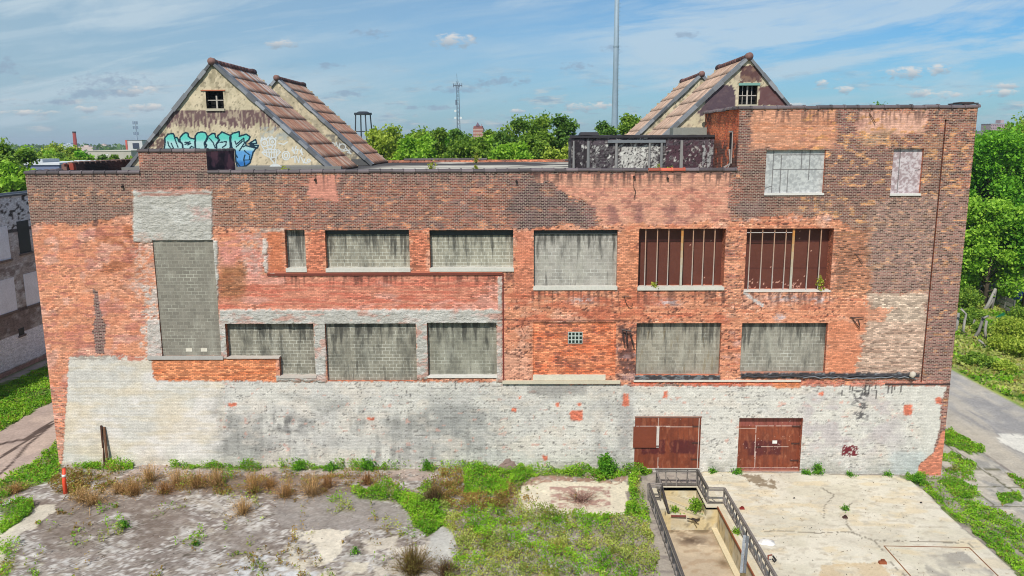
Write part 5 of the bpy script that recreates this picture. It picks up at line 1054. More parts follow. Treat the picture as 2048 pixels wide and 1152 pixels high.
# sunken dock
pb = srgb
def pit_col(V, kind):
    X, Y, Z = V[:, 0], V[:, 1], V[:, 2]
    if kind == 'floor':
        c = np.tile(np.array((180., 163, 140)), (len(V), 1)); n = lambda a, b, s: fb(X*a, Y*b, s)
        def lay(m, q): nonlocal c; m = np.clip(m, 0, 1)[:, None]; c = c*(1-m)+np.array(q, float)*m
        lay(ss(.42, .6, n(.8, 1, 471)), (194, 176, 150)); lay(ss(.5, .64, n(2, 3, 472))*.6, (160, 136, 110)); lay(np.exp(-((X-9.)/.8)**2-((Y+5.9)/.5)**2)*ss(.3, .5, n(4, 5, 473)), (96, 80, 66)); lay(ss(-5.3, -4.9, Y)*ss(.35, .55, n(3, 5, 474)), (120, 104, 82)); lay(np.exp(-((X-10.1)/.3)**2-((Y+8.2)/.35)**2), (120, 100, 76)); lay(ss(9.9, 10.5, X)*ss(.4, .6, n(2, 2, 475))*.6, (140, 118, 90))
    else:
        c = np.tile(np.array((198., 189, 166)), (len(V), 1)); s = X+Y
        t = ss(.45, .62, fb(s*1.6, Z*2, 476))[:, None]; c = c*(1-t)+np.array((190, 176, 146))*t; t = (ss(.5, .65, fb(s*2.5, Z*1.2, 477))*.5)[:, None]; c = c*(1-t)+np.array((206, 180, 122))*t; t = (ss(.6, .7, fb(s*5, Z*3, 478))*.6)[:, None]; c = c*(1-t)+np.array((124, 112, 92))*t
    return srgb(c)
ZF, ZS = -1.35, -.55; YS = -4.75; XS0, XS1 = 7.75, 9.95
PITROOT = thing('sunken_loading_dock', (9, -8, 0), 'sunken concrete loading dock with stained floor and cream side walls', 'loading dock')
PITROOT['kind'] = 'structure'
def pw(name, to3, ur, vr, kind): V, Fq = grid(lines(*ur, .12), lines(*vr, .12), to3); ob(name, mesh_np(name, V, Fq, pit_col(V, kind)), M_CONC, PITROOT)
zt_ = -.03
pw('dock_floor', lambda u, v: (u, v, u*0+ZF), (PIT[0], PIT[1]), (PIT[2], YS), 'floor')
pw('upper_floor', lambda u, v: (u, v, u*0+ZS), (XS0, XS1), (YS, PIT[3]), 'wall')
pw('dock_wall', lambda u, v: (u*0+PIT[1], u, v), (PIT[2], YS), (ZF, zt_+.02), 'wall'); pw('dock_wall', lambda u, v: (u*0+PIT[0], u, v), (PIT[2], YS), (ZF, zt_), 'wall')
pw('dock_wall', lambda u, v: (u, u*0+YS, v), (XS0, XS1), (ZF, ZS), 'wall'); pw('dock_wall', lambda u, v: (u, u*0+YS, v), (PIT[0], XS0), (ZF, zt_-.12), 'wall'); pw('dock_wall', lambda u, v: (u, u*0+YS, v), (XS1, PIT[1]), (ZF, zt_), 'wall')
pw('dock_wall', lambda u, v: (u, u*0+PIT[3], v), (XS0, XS1), (ZS, zt_+.02), 'wall'); pw('dock_wall', lambda u, v: (u*0+XS0, u, v), (YS, PIT[3]), (ZS, zt_), 'wall'); pw('dock_wall', lambda u, v: (u*0+XS1, u, v), (YS, PIT[3]), (ZS, zt_), 'wall')
mb = MB(); cc = tuple(srgb((198, 188, 166)))
mb.box(PIT[0], XS0, YS, PIT[3], -.14, zt_-.02, cc); mb.box(XS1, PIT[1]+.25, YS, PIT[3]+.1, -.14, zt_+.07, cc); mb.box(PIT[1], PIT[1]+.24, PIT[2], YS, -.2, zt_+.07, tuple(srgb((196, 184, 158)))); mb.box(XS0-.1, XS1, PIT[3], PIT[3]+.12, -.2, zt_+.06, cc)
mb.build('coping_slab', M_CONC, PITROOT)
mb = MB(); mb.box(PIT[1]-.05, PIT[1]-.004, PIT[2], YS-.02, zt_-.04, zt_+.09, tuple(srgb((140, 78, 46)))); mb.build('rusty_edge_angle', M_PAINT, PITROOT)
mb = MB(); mb.box(PIT[1]-.3, PIT[1]-.003, PIT[2], YS-.003, ZF, ZF+.12, tuple(srgb((206, 192, 160))), 0); mb.build('curb', M_CONC, PITROOT)
mb = MB(); mb.tube([(XS0+.3, YS-.06, ZS+.06), (XS0+1.1, YS-.1, ZS+.06)], .06, 8, tuple(srgb((110, 50, 40)))); tag(mb.build('rusty_pipe', M_PAINT), 'short dark red rusty pipe lying on the step of the sunken dock', 'pipe')
mb = MB()
for a in ((0, 0, .6, -.1), (.25, .05, .7, .12), (.2, -.1, .45, -.28)): mb.tube([(XS0+1.15+a[0], YS-.2+a[1], ZS-.02), (XS0+1.15+(a[0]+a[2])/2, YS-.25, ZS-.04), (XS0+1.15+a[2], YS-.2+a[3], ZS-.1)], .035, 6, tuple(srgb((56, 48, 42))))
tag(mb.build('fallen_branch', M_WOOD), 'forked black branch hanging over the step of the sunken dock', 'branch')

# timber railings round the dock
def railing(label, pts, h=1., posts=.9, brace=True, double=True, posts_on=True, seed=0, kick=True):
    rg = random.Random(seed); x0, y0 = pts[0]; t = thing('timber_railing', (x0, y0, float(gz(x0))), label, 'railing')
    def gy(x): return float(gz(x))
    for i in range(len(pts)-1):
        (xa, ya), (xb, yb) = pts[i], pts[i+1]; L = math.hypot(xb-xa, yb-ya); za, zb = gy(xa), gy(xb); dx, dy = (xb-xa)/L, (yb-ya)/L
        g = lambda: tuple(srgb(np.array((128, 120, 114))*rg.uniform(.6, 1.12)))
        mb = MB(); mb.bar((xa-dx*.06, ya-dy*.06, za+h), (xb+dx*.06, yb+dy*.06, zb+h), .11, .04, g()); mb.build('hand_rail', M_WOOD, t)
        if double: mb = MB(); mb.bar((xa+dy*.05, ya-dx*.05, za+h-.10), (xb+dy*.05, yb-dx*.05, zb+h-.10), .04, .09, g()); mb.build('side_rail', M_WOOD, t)
        if kick: mb = MB(); mb.bar((xa, ya, za+.16), (xb, yb, zb+.16), .05, .10, g()); mb.build('bottom_rail', M_WOOD, t)
        n = max(1, round(L/posts))
        for k in range(n+1):
            f = k/n; x = xa+(xb-xa)*f; y = ya+(yb-ya)*f; z = gy(x); j = rg.uniform(-.05, .05); mb = MB()
            mb.bar((x, y, z-.1), (x+j*dx, y+j*dy, z+h-.03), .055, .055, g(), up=(dx, dy, 0)); mb.build('post', M_WOOD, t)
            if brace and k < n:
                mb = MB(); e = L/n*.55; mb.bar((x+dx*e, y+dy*e, z+.18), (x+dx*.04, y+dy*.04, z+h*.52), .045, .035, g(), up=(-dy, dx, 0)); mb.build('brace', M_WOOD, t)
    return t
railing('weathered grey timber railing along the grass on the left of the sunken dock', [(6.95, -3.95), (6.98, -16)], 1., .62, False, seed=1)
railing('short timber railing stepping in at the near left corner of the dock', [(6.9, -3.9), (7.6, -3.9), (7.66, -2.1)], 1., .7, True, seed=2)
rl = railing('open timber railing across the head of the dock in front of the left door', [(7.66, -2.05), (10.02, -2.05)], 1.05, .62, True, seed=3, double=True)
railing('timber railing with braces at the right of the upper dock, ending in a short return', [(10.06, -2.1), (10.1, -4.4), (10.95, -4.4)], 1.02, .58, True, seed=4)
railing('long double timber railing between the dock and the pale apron', [(11.0, -4.45), (11.05, -16)], 1.02, .6, True, seed=5)
def single(name, fn, mat, label, cat, group=None, smooth=False): mb = MB(); fn(mb); o = mb.build(name, mat, None, smooth); return tag(o, label, cat, group)
x, y = G(1496, 1150, .1); single('loose_plank', lambda m: [m.bar((x-.35, y-.1, .2), (x+.15, y+1.35, 1.3), .13, .05, tuple(srgb((134, 136, 138)))), m.bar((x-.2, y-.1, .2), (x+.3, y+1.35, 1.26), .12, .05, tuple(srgb((96, 98, 100))))], M_WOOD, 'two loose grey planks leaning on the long railing', 'plank')
single('leaning_timber', lambda m: m.bar((7.98, -4.5, -.5), (7.72, -3.1, .75), .13, .08, tuple(srgb((60, 54, 52)))), M_WOOD, 'dark rotten timber leaning into the upper dock', 'timber')

# ================================================================== neighbouring building on the left
XN = -43.5
NB = thing('neighbour_building', (XN, 20, 0), 'long grey-white painted brick building across the alley with boarded windows, in shade', 'building')
def nb_col(V):
    Y, Z = V[:, 1], V[:, 2]; px, py = proj(V[:, 0], Y, Z); n = lambda a, b, s, o=4: fb(Y*a, Z*b, s, o)
    c = np.tile(np.array((196., 196, 196)), (len(V), 1))
    def lay(m, q, a=1.): nonlocal c; m = np.clip(np.asarray(m, float)*a, 0, 1)[:, None]; c = c*(1-m)+np.array(q, float)*m
    top = Z > 12.4; lay(top, (214, 220, 224)); lay(top*ss(.58, .64, n(2.2, 3.2, 501)), (40, 42, 46))
    lay((~top)*ss(.45, .6, n(.8, 1.2, 502)), (168, 160, 156)); lay((Z < 5.6)*ss(.4, .55, n(.7, 1., 503)), (120, 104, 98), .8); lay((Z < 9.5)*(Z > 4)*ss(.5, .6, n(1.6, 2.6, 504)), (112, 100, 96), .6)
    lay(np.abs(Z-5.6) < .15, (84, 72, 70)); lay(np.abs(Z-12.4) < .12, (70, 70, 74)); lay((Z < .9), (176, 140, 128)); lay((Z > 1.)*(Z < 3.7)*(Y < 24)*(Y > 16.3+1.1*(Z > 3)), (240, 242, 248), .95)
    return srgb(c)
def nq(x0, y0, x1, y1): a = Q(x0, y0, XN); b = Q(x1, y1, XN); return a, b
zt1 = Q(0, 395, XN)[1]
V, Fq = grid(lines(-10, 62, .2), lines(-.5, zt1, .1), lambda u, v: (u*0+XN, u, v)); ob('side_wall', mesh_np('nbw', V, Fq, nb_col(V), np.tile((.8, .35, .5), (len(V), 1))), M_BRICK, NB)
mb = MB(); g_ = tuple(srgb((110, 104, 100))); mb.box(XN-24, XN+.0, -10, -9.9, -.5, zt1, g_); mb.box(XN-24, XN, 61.9, 62, -.5, zt1, g_); mb.box(XN-24, XN-23.9, -10, 62, -.5, zt1, g_); mb.build('outer_walls', M_CONC, NB)
mb = MB(); mb.box(XN-24, XN-.4, -9.9, 61.9, zt1-.6, zt1-.5, tuple(srgb((120, 122, 124)))); mb.build('roof', M_CONC, NB)
mb = MB(); mb.box(XN-.4, XN+.1, -10, 62, zt1, zt1+.16, tuple(srgb((86, 90, 98)))); mb.box(XN-.5, XN-.4, -10, 62, zt1-.5, zt1+.3, tuple(srgb((150, 154, 160)))); mb.build('coping', M_PAINT, NB)
def nwin(ya, yb, za, zb, colr, label=None):
    mb = MB(); mb.box(XN-.02, XN+.03, ya, yb, za, zb, tuple(srgb(colr))); o = mb.build('boarded_window', M_PAINT, NB)
    if label: o['label'] = label
    mb = MB(); mb.box(XN-.02, XN+.12, ya-.12, yb+.12, za-.16, za-.003, tuple(srgb((116, 104, 98)))); mb.build('sill', M_CONC, o); return o
w0 = Q(17, 480, XN)[0]; zA, zB = Q(10, 520, XN)[1], Q(10, 452, XN)[1]
nwin(w0-3.1, w0, zA, zB, (232, 238, 246)); d0, d1 = Q(37, 480, XN)[0], Q(60, 480, XN)[0]; nwin(d0, d1, Q(48, 506, XN)[1], Q(48, 441, XN)[1], (44, 44, 52), 'unboarded dark window opening'); nwin(d1+2.2, d1+5.5, zA, zB, (232, 238, 246))
w1 = Q(31, 590, XN)[0]; zC, zD = Q(20, 624, XN)[1], Q(20, 556, XN)[1]; nwin(w1-3.6, w1, zC, zD, (230, 234, 242)); e0, e1 = Q(49, 575, XN)[0], Q(76, 575, XN)[0]; nwin(e0, e1, zC, zD, (234, 236, 242)); nwin(e1+2.3, e1+5.4, zC, zD, (206, 208, 216))
f0, f1 = Q(37, 662, XN)[0], Q(48, 662, XN)[0]; nwin(f0, f1, Q(42, 670, XN)[1], Q(42, 656, XN)[1], (30, 28, 30), 'small square vent opening')
mb = MB(); 
for yy in (6., 26.5, 47): mb.box(XN, XN+.1, yy, yy+.5, -.4, 12.3, tuple(srgb((120, 110, 106))))
mb.build('pilaster', M_CONC, NB)

# ================================================================== far things
def vert_at(px_, py_, dist): X, Z = P(px_, py_, dist-45); return X, Z
def tower_base(px_, Y, h=-.8): return P(px_, 300, Y)[0]
# water tower frame
Y = 175; X0, _ = P(726, 230, Y); z1 = P(726, 229, Y)[1]; w_ = (P(741, 229, Y)[0]-P(711, 229, Y)[0])/2
t = thing('water_tower_stand', (X0, Y, 0), 'bare dark steel water tower stand without its tank beyond the roof', 'water tower'); dk = tuple(srgb((44, 48, 58)))
for k in range(8):
    if k % 2: continue
    a = math.pi/4*k+.5; mb = MB(); mb.tube([(X0+math.cos(a)*w_*1.75, Y+math.sin(a)*w_*1.75, -.5), (X0+math.cos(a)*w_, Y+math.sin(a)*w_, z1)], [.2, .17], 6, dk); mb.build('leg', M_PAINT, t)
mb = MB(); mb.tube([(X0, Y, z1-.1), (X0, Y, z1+.45)], [w_*1.18, w_*1.18], 16, dk); mb.tube([(X0, Y, z1+.45), (X0, Y, z1+.8)], [w_*.9, w_*.6], 12, dk); mb.build('platform', M_PAINT, t)
for zz in (P(726, 263, Y)[1], P(726, 300, Y)[1]):
    mb = MB(); q = w_+(w_*.75)*(z1-zz)/(z1+.5)
    for k in range(0, 8, 2): a = math.pi/4*k+.5; b = a+math.pi/2; mb.tube([(X0+math.cos(a)*q, Y+math.sin(a)*q, zz), (X0+math.cos(b)*q, Y+math.sin(b)*q, zz)], .1, 5, dk)
    mb.build('cross_brace', M_PAINT, t)
# lattice radio mast
Y = 280; X0 = P(916, 240, Y)[0]; zt1_ = P(916, 170, Y)[1]; zt2 = P(914, 147, Y)[1]; t = thing('radio_mast', (X0, Y, 0), 'tall slim lattice radio mast with dishes and a whip aerial', 'mast'); gy_ = tuple(srgb((92, 104, 122)))
mb = MB(); hw = .7
for a in (0, 2.09, 4.19): mb.tube([(X0+math.cos(a)*hw*1.6, Y+math.sin(a)*hw*1.6, 0), (X0+math.cos(a)*hw*.75, Y+math.sin(a)*hw*.75, zt1_)], [.15, .12], 4, gy_)
zz = 0; k = 0
while zz < zt1_: 
    f = zz/zt1_; r_ = hw*(1.6-.85*f)
    for a in (0, 2.09, 4.19): b = a+2.09; mb.tube([(X0+math.cos(a)*r_, Y+math.sin(a)*r_, zz), (X0+math.cos(b)*r_, Y+math.sin(b)*r_, zz+1.6)], .06, 4, gy_, False)
    zz += 1.6
mb.build('lattice', M_PAINT, t); mb = MB(); mb.tube([(X0, Y, zt1_), (X0-.2, Y, zt2)], [.09, .05], 4, gy_); mb.build('whip_aerial', M_PAINT, t)
mb = MB(); mb.box(X0-1.6, X0+1.9, Y-.3, Y+.3, zt1_-.3, zt1_, gy_)
for q in (-1.6, -.9, .9, 1.8): mb.tube([(X0+q, Y-.3, zt1_-.9), (X0+q, Y-.3, zt1_+.6)], .12, 4, gy_)
mb.build('antenna_head', M_PAINT, t)
for (px_, py_) in ((911, 222), (911, 236), (922, 236)): xx, z_ = P(px_, py_, Y); mb = MB(); mb.tube([(xx, Y-1., z_), (xx, Y-.6, z_)], [.5, .45], 10, tuple(srgb((206, 210, 212)))); mb.build('dish', M_PAINT, t)
mb = MB(); xx, z_ = P(913, 205, Y); mb.box(xx-.4, xx+.2, Y-.5, Y-.1, z_-1, z_+1, gy_); mb.build('panel_antenna', M_PAINT, t)
# monopole
Y = 95; xb_, _ = P(1229, 270, Y); xt_, zt_2 = P(1234.5, 10, Y); t = thing('monopole', (xb_, Y, 0), 'tall tapering pale grey steel pole with climbing pegs behind the lean-to', 'pole')
mb = MB(); g2 = tuple(srgb((136, 154, 168))); mb.tube([(xb_, Y, -.5), (xb_, Y, 20), (xb_, Y, 31), (xb_, Y, 50)], [.74, .60, .46, .36], 20, g2); mb.build('shaft', M_PAINT, t, True)
mb = MB(); 
for i in range(60): z_ = 12+i*.62; mb.tube([(xb_+.3, Y-.3, z_), (xb_+.62, Y-.42, z_)], .022, 4, g2); 
mb.build('climbing_peg', M_PAINT, t)['kind'] = 'stuff'
mb = MB(); z_ = P(1233, 93, Y)[1]; mb.tube([(xb_, Y, z_-.1), (xb_, Y, z_+.1)], .5, 20, g2); mb.build('collar', M_PAINT, t)
# chimney on the left
Y = 330; X0, z1 = P(148, 263, Y); t = thing('brick_chimney', (X0, Y, 0), 'tall tapering dark red brick factory chimney above the far woods', 'chimney')
mb = MB(); rd_ = tuple(srgb((136, 66, 62))); mb.tube([(X0, Y, -.5), (X0, Y, z1-.6)], [1.25, .72], 16, rd_); mb.build('stack', M_FAR, t, True); mb = MB(); mb.tube([(X0, Y, z1-.6), (X0, Y, z1)], [.8, .8], 16, tuple(srgb((70, 50, 52)))); mb.build('rim', M_FAR, t)
def block_bldg(name, px0, px1, ptop, Y, dep, c, label, cat, rows=0, cols=0, wc=(120, 90, 90), roofc=(120, 120, 126), extra=None, group=None):
    xa, _ = P(px0, ptop, Y); xb, _ = P(px1, ptop, Y); zt_ = P((px0+px1)/2, ptop, Y)[1]; t = thing(name, ((xa+xb)/2, Y, 0), label, cat, group)
    mb = MB(); mb.box(xa, xb, Y, Y+dep, -1, zt_, tuple(srgb(c))); mb.build('wall', M_FAR, t); mb = MB(); mb.box(xa-.2, xb+.2, Y-.2, Y+dep+.2, zt_+.003, zt_+max(.3, zt_*.01), tuple(srgb(roofc))); mb.build('roof', M_FAR, t)
    if rows:
        ww = (xb-xa)/cols; hh = zt_/rows
        lo = max(0, rows-8)
        for i in range(cols):
            for j in range(lo, rows): mb = MB(); mb.box(xa+ww*(i+.24), xa+ww*(i+.76), Y-.12, Y-.01, hh*(j+.25), hh*(j+.72), tuple(srgb(wc))); mb.build('window', M_FAR, t)
    if extra: extra(xa, xb, zt_, Y, t)
    return t
def towertop(xa, xb, z, Y, t):
    mb = MB(); c = tuple(srgb((150, 96, 92))); w_ = xb-xa; mb.box(xa+w_*.05, xb-w_*.05, Y+1, Y+10, z+.4, z+1.6, c); mb.add([(xa+w_*.25, Y+.5, z+1.6), (xa+w_*.65, Y+.5, z+1.6), (xa+w_*.65, Y+8, z+1.6), (xa+w_*.25, Y+8, z+1.6), (xa+w_*.45, Y+4, z+4.4)], [(0, 1, 4), (1, 2, 4), (2, 3, 4), (3, 0, 4)], tuple(srgb((96, 76, 90)))); mb.build('turret', M_FAR, t)
    mb = MB(); mb.box(xa+w_*.86, xa+w_*.9, Y, Y+.4, z, z+3, tuple(srgb((150, 96, 92)))); mb.build('mast', M_FAR, t)
block_bldg('apartment_tower', 946, 966, 256, 560, 12, (158, 104, 92), 'distant red brick tower with a stepped top rising over the trees', 'tower block', 12, 5, (196, 176, 168), (130, 84, 84), towertop)
def plant_room(xa, xb, z, Y, t): mb = MB(); mb.box(xa+(xb-xa)*.5, xa+(xb-xa)*.66, Y+2, Y+9, z+.7, z+3.4, tuple(srgb((170, 152, 156)))); mb.build('plant_room', M_FAR, t)
block_bldg('apartment_tower', 1982, 2025, 248, 620, 14, (168, 146, 150), 'distant mauve slab tower block over the trees on the right', 'tower block', 14, 12, (112, 92, 104), (150, 130, 136), plant_room)
block_bldg('distant_block', 1966, 1984, 263, 640, 12, (176, 158, 160), 'low mauve wing beside the distant slab tower', 'building', 5, 5, (140, 124, 130))
def signs(xa, xb, z, Y, t):
    w_ = xb-xa; mb = MB(); mb.box(xa+w_*.42, xa+w_*.8, Y-.3, Y-.13, z*.78, z*.93, tuple(srgb((60, 66, 84)))); mb.build('sign_band', M_FAR, t); mb = MB(); mb.box(xa-.1, xa+w_*.1, Y-.3, Y-.13, z*.72, z+.3, tuple(srgb((196, 96, 84)))); mb.build('red_corner', M_FAR, t)
block_bldg('white_warehouse', 251, 284, 281, 420, 20, (196, 194, 194), 'distant white warehouse with a red corner beside the left gable', 'building', extra=signs)
block_bldg('white_shed', 175, 262, 302.5, 260, 30, (178, 172, 160), 'long low cream shed behind the near trees on the left', 'building', roofc=(188, 182, 170))
def rt_(xa, xb, z, Y, t): mb = MB(); mb.box(xa+.8, xb-2.8, Y+1, Y+5, z+.31, z+.75, tuple(srgb((176, 180, 184)))); mb.build('roof_plant', M_FAR, t)
block_bldg('low_grey_building', 38, 118, 330, 62, 14, (112, 122, 146), 'low blue-grey building with a pale roof box beyond the left parapet', 'building', roofc=(206, 208, 210), extra=rt_)
# cell mast behind the gable
Y = 430; X0, z1 = P(270.5, 243, Y); t = thing('phone_mast', (X0, Y, 0), 'distant phone mast with a cluster of panels near the left gable', 'mast'); mb = MB(); mb.tube([(X0+.4, Y, 0), (X0, Y, z1)], [.5, .3], 6, tuple(srgb((150, 164, 178)))); mb.build('pole', M_PAINT, t)
for k, zz in enumerate((z1-.8, z1-3.6, z1-7)): mb = MB(); [mb.box(X0+q-.25, X0+q+.25, Y-.5, Y-.2, zz-.9, zz+.9, tuple(srgb((120, 136, 156)))) for q in (-1.3, -.4, .5, 1.2)]; mb.build('antenna_panel', M_PAINT, t)
for i, (px_, py_, w9) in enumerate(((74, 316, 1), (114, 321, .2), (130, 321, .2), (204, 311, 1), (219, 316, 1))):
    Y = 85+i*6; X0, z1 = P(px_, py_, Y); t = thing('street_lamp', (X0, Y, 0), ['curved white street lamp over the low grey building', 'short white post right of the low grey building', 'pale post among the trees beside the broken parapet corner', 'white street lamp left of the gable foot', 'white street lamp with double arm beside the gable foot'][i], 'street lamp', 'street lamps beyond the left parapet')
    mb = MB(); c_ = tuple(srgb((206, 210, 212))); mb.tube([(X0, Y, 0), (X0, Y, z1-.3)], .1, 6, c_); mb.build('pole', M_PAINT, t); mb = MB(); mb.tube([(X0, Y, z1-.3), (X0+.2*w9, Y, z1), (X0+1.2*w9, Y, z1+.1)], [.09, .08, .12], 6, c_); mb.build('lamp_arm', M_PAINT, t)

# ------------------------------------------------------------------ trees
def ptree(name, px_, ptop, wpx, Y, label, **k):
    X, Zt = P(px_, ptop, Y); r = wpx/FPX*(Y+45)/2; h = Zt-float(gz(X)); return tree(name, X, Y, h, r, label, **k)
BG = [(768, 252, 74, 62, 'light', 'yellow-green round tree beside the water tower stand'), (812, 262, 60, 68, 'mid', 'lower mid green tree second along the roof edge'), (850, 256, 76, 60, 'mid', 'broad mid green tree left of the radio mast'), (892, 260, 70, 66, 'bright', 'rounded green tree just left of the radio mast foot'), (924, 258, 50, 57, 'dark', 'darker narrow tree in front of the radio mast'),
      (968, 274, 70, 64, 'fresh', 'low light green tree beneath the brick tower'), (978, 256, 34, 75, 'mid', 'slim tree just right of the brick tower'), (1008, 262, 40, 58, 'dark', 'slim pointed tree right of the brick tower gap'), (1056, 230, 92, 60, 'mid', 'tallest spreading tree in the middle of the roof line'), (1022, 285, 80, 52, 'fresh', 'low bushy tree in front of the tallest one'),
      (830, 268, 70, 54, 'fresh', 'low light green tree in front, left of the radio mast'), (940, 276, 80, 53, 'mid', 'low green tree in front of the dark narrow one'), (1075, 262, 70, 56, 'mid', 'green tree tucked against the tallest one'), (1098, 262, 50, 66, 'mid', 'shorter tree between the two tall ones'), (1130, 228, 46, 58, 'dark', 'tall open-crowned tree beside the lean-to'), (1118, 290, 60, 50, 'light', 'low yellow-green tree left of the lean-to'), (1213, 241, 46, 64, 'dark', 'slim tree just left of the tall pole'), (1258, 224, 46, 62, 'mid', 'pointed tree right of the tall pole'), (1272, 255, 56, 58, 'light', 'yellow-green tree at the foot of the right roof slope')]
for i, (a, b, w_, Y, pal, lab) in enumerate(BG): ptree('broadleaf_tree', a, b, w_*1.5, Y, lab, pal=pal, n=9500, leaf=.40, crown_from=.45, seed=i, clumps=22 if w_ > 50 else 15, column=w_ < 50)
LF = [(18, 284, 110, 38, 'mid', 'large green tree at the left picture edge behind the grey building'), (26, 322, 80, 30, 'fresh', 'lower green tree standing against the neighbouring roof at the left edge'), (-30, 300, 120, 30, 'mid', 'big tree cut by the left picture edge'), (80, 296, 80, 85, 'fresh', 'yellow-green tree second from the left edge'), (58, 304, 64, 75, 'mid', 'green tree between the left edge tree and the chimney'), (120, 290, 66, 120, 'light', 'olive tree left of the chimney foot'),
      (166, 300, 44, 82, 'bright', 'bright green tree right of the chimney'), (135, 308, 60, 78, 'mid', 'low green tree in front of the chimney'), (190, 312, 34, 80, 'mid', 'small round tree beside the cream shed'), (208, 308, 30, 92, 'dark', 'grey-green bushy tree in front of the cream shed'), (245, 306, 44, 84, 'mid', 'low tree beside the left roof slope'), (110, 312, 70, 70, 'mid', 'low tree behind the grey building roof')]
for i, (a, b, w_, Y, pal, lab) in enumerate(LF): ptree('broadleaf_tree', a, b, w_*1.35, Y, lab, pal=pal, n=8000, leaf=.34+.0022*Y, crown_from=.22, seed=40+i, clumps=18, group='trees beyond the left parapet')
RTs = [(1950, 268, 170, 62, 'bright', 'bright green tree touching the right corner of the factory', 22000), (2000, 262, 150, 56, 'bright', 'big bright green tree in the middle of the right edge', 22000), (2062, 236, 170, 64, 'mid', 'tallest tree cut by the right picture edge', 18000), (1990, 400, 130, 50, 'fresh', 'lower yellow-green tree in front of the big trees', 12000), (1925, 395, 90, 52, 'fresh', 'small light green tree half hidden by the factory corner', 9000), (2070, 420, 140, 49, 'bright', 'leafy low tree above the blue car', 12000), (1755, 205, 80, 70, 'dark', 'dark treetop just showing over the coping of the taller block', 8000), (1900, 285, 140, 80, 'mid', 'tree mass behind the factory corner', 9000)]
for i, (a, b, w_, Y, pal, lab, n_) in enumerate(RTs): ptree('maple_tree', a, b, w_*1.1, Y, lab, pal=pal, n=n_, leaf=.40, crown_from=(.10, .24, .24, .10, .10, .34, .3, .1)[i], seed=70+i, clumps=30, group='trees right of the factory')
# far woodland
rg = np.random.default_rng(5); PT = []; CL = []; SZ = []
for k in range(1150):
    Yd = rg.uniform(170, 1500)**1.0; ang = rg.uniform(-.66, .72); X = math.tan(ang)*(Yd+45)
    if abs(ang) < .36 and Yd < 700 and rg.random() < .6: continue
    h = rg.uniform(12, 17)+(Yd > 700)*2; r = rg.uniform(6, 11)*(1+Yd/900); m = int(46 if Yd > 500 else 110)
    p = clump_pts((X, Yd, h*.55), (r, r, h*.5), m, rg); PT.append(p); q = rg.uniform(0, 1, m)[:, None]*.5+rg.uniform(0, .5); f = min(1, Yd/1500)
    c = np.array((56, 92, 36))*(1-q)+np.array((120, 146, 66))*q; CL.append(c); SZ.append(np.full(m, 1.1+Yd/330))
PT = np.concatenate(PT); V, Fq, CC = leaves(PT, np.concatenate(SZ), srgb(np.concatenate(CL)), .6, rg, .8)
tag(ob('far_woodland', mesh_np('far_woodland', V, Fq, CC), M_LEAF), 'far wooded plain running to the horizon', 'woodland', None, 'stuff')
rg = np.random.default_rng(15); mb = MB()
for k in range(7):
    px_ = rg.uniform(60, 250); Y = rg.uniform(600, 1300); X, _ = P(px_, 290, Y); w_ = rg.uniform(4, 9); h = rg.uniform(15, 18.6); c_ = tuple(srgb(random.choice([(206, 208, 212), (176, 184, 196), (150, 164, 184), (196, 176, 170)])))
    m2 = MB(); m2.box(X-w_, X+w_, Y, Y+12, -1, h, c_); m2.box(X-w_*.3, X+w_*.3, Y+3, Y+8, h+.003, h+1.2, c_); tag(m2.build('distant_house', M_FAR), 'tiny pale building among the far trees on the horizon', 'building', 'tiny pale buildings on the horizon')

# ------------------------------------------------------------------ yard on the right: broken fence, car, bin, brush
def yard(px_, py_): x, y = G(px_, py_); return x, y, float(gz(x))
wd_ = lambda: tuple(srgb(np.array((146, 142, 136))*random.uniform(.65, 1.12)))
def bent(pts, r, label, name='fence_post', cat='post', group='weathered leaning posts of the wrecked fence'):
    x, y, z = yard(*pts[0]); m = MB(); sc = (y+45)/FPX*1.08; q = [(x+(a-pts[0][0])*sc, y+.25*i, z-.05+(pts[0][1]-b)*sc) for i, (a, b) in enumerate(pts)]
    m.tube(q, [r*(1-.08*i) for i in range(len(q))], 6, wd_()); return tag(m.build(name, M_WOOD, None, True), label, cat, group)
bent([(1937, 672), (1928, 662), (1932, 645), (1936, 632), (1928, 622)], .17, 'bent forked grey post nearest the factory corner'); bent([(1945, 655), (1950, 640)], .12, 'short grey stub right of the forked post')
bent([(1946, 678), (1958, 664), (1964, 650), (1969, 638)], .18, 'leaning grey post left of the paired posts'); bent([(1955, 676), (1960, 662), (1963, 650)], .12, 'thin prop behind the leaning grey post'); bent([(1972, 680), (1971, 660), (1975, 645), (1970, 640), (1982, 637)], .16, 'upright grey post with a crooked top'); bent([(1974, 696), (1966, 685), (1962, 682)], .13, 'low fallen timber beside the brush')
bent([(1968, 620), (1978, 606), (1990, 580)], .2, 'long pale plank leaning against the fence'); bent([(1972, 620), (1984, 604), (1992, 582)], .14, 'second pale plank crossing the long one'); bent([(1983, 620), (1988, 600), (1992, 580)], .14, 'upright prop under the pale planks'); bent([(1950, 592), (1945, 578), (1936, 570), (1920, 563)], .13, 'curved bare grey branch arching from behind the corner'); bent([(1911, 664), (1915, 650), (1918, 628)], .18, 'dark gnarled stump at the factory corner')
bent([(1920, 552), (1930, 545), (1940, 538)], .07, 'pale thin pole in the shade of the trees')
def arch(m):
    x, y, z = yard(1956, 598); sc = (y+45)/FPX*1.1; m.tube([(x, y, z), (x+1*sc, y, z+16*sc), (x+5*sc, y, z+26*sc), (x+13*sc, y, z+27*sc), (x+18*sc, y, z+14*sc), (x+19*sc, y, z)], .09, 6, tuple(srgb((186, 192, 188))))
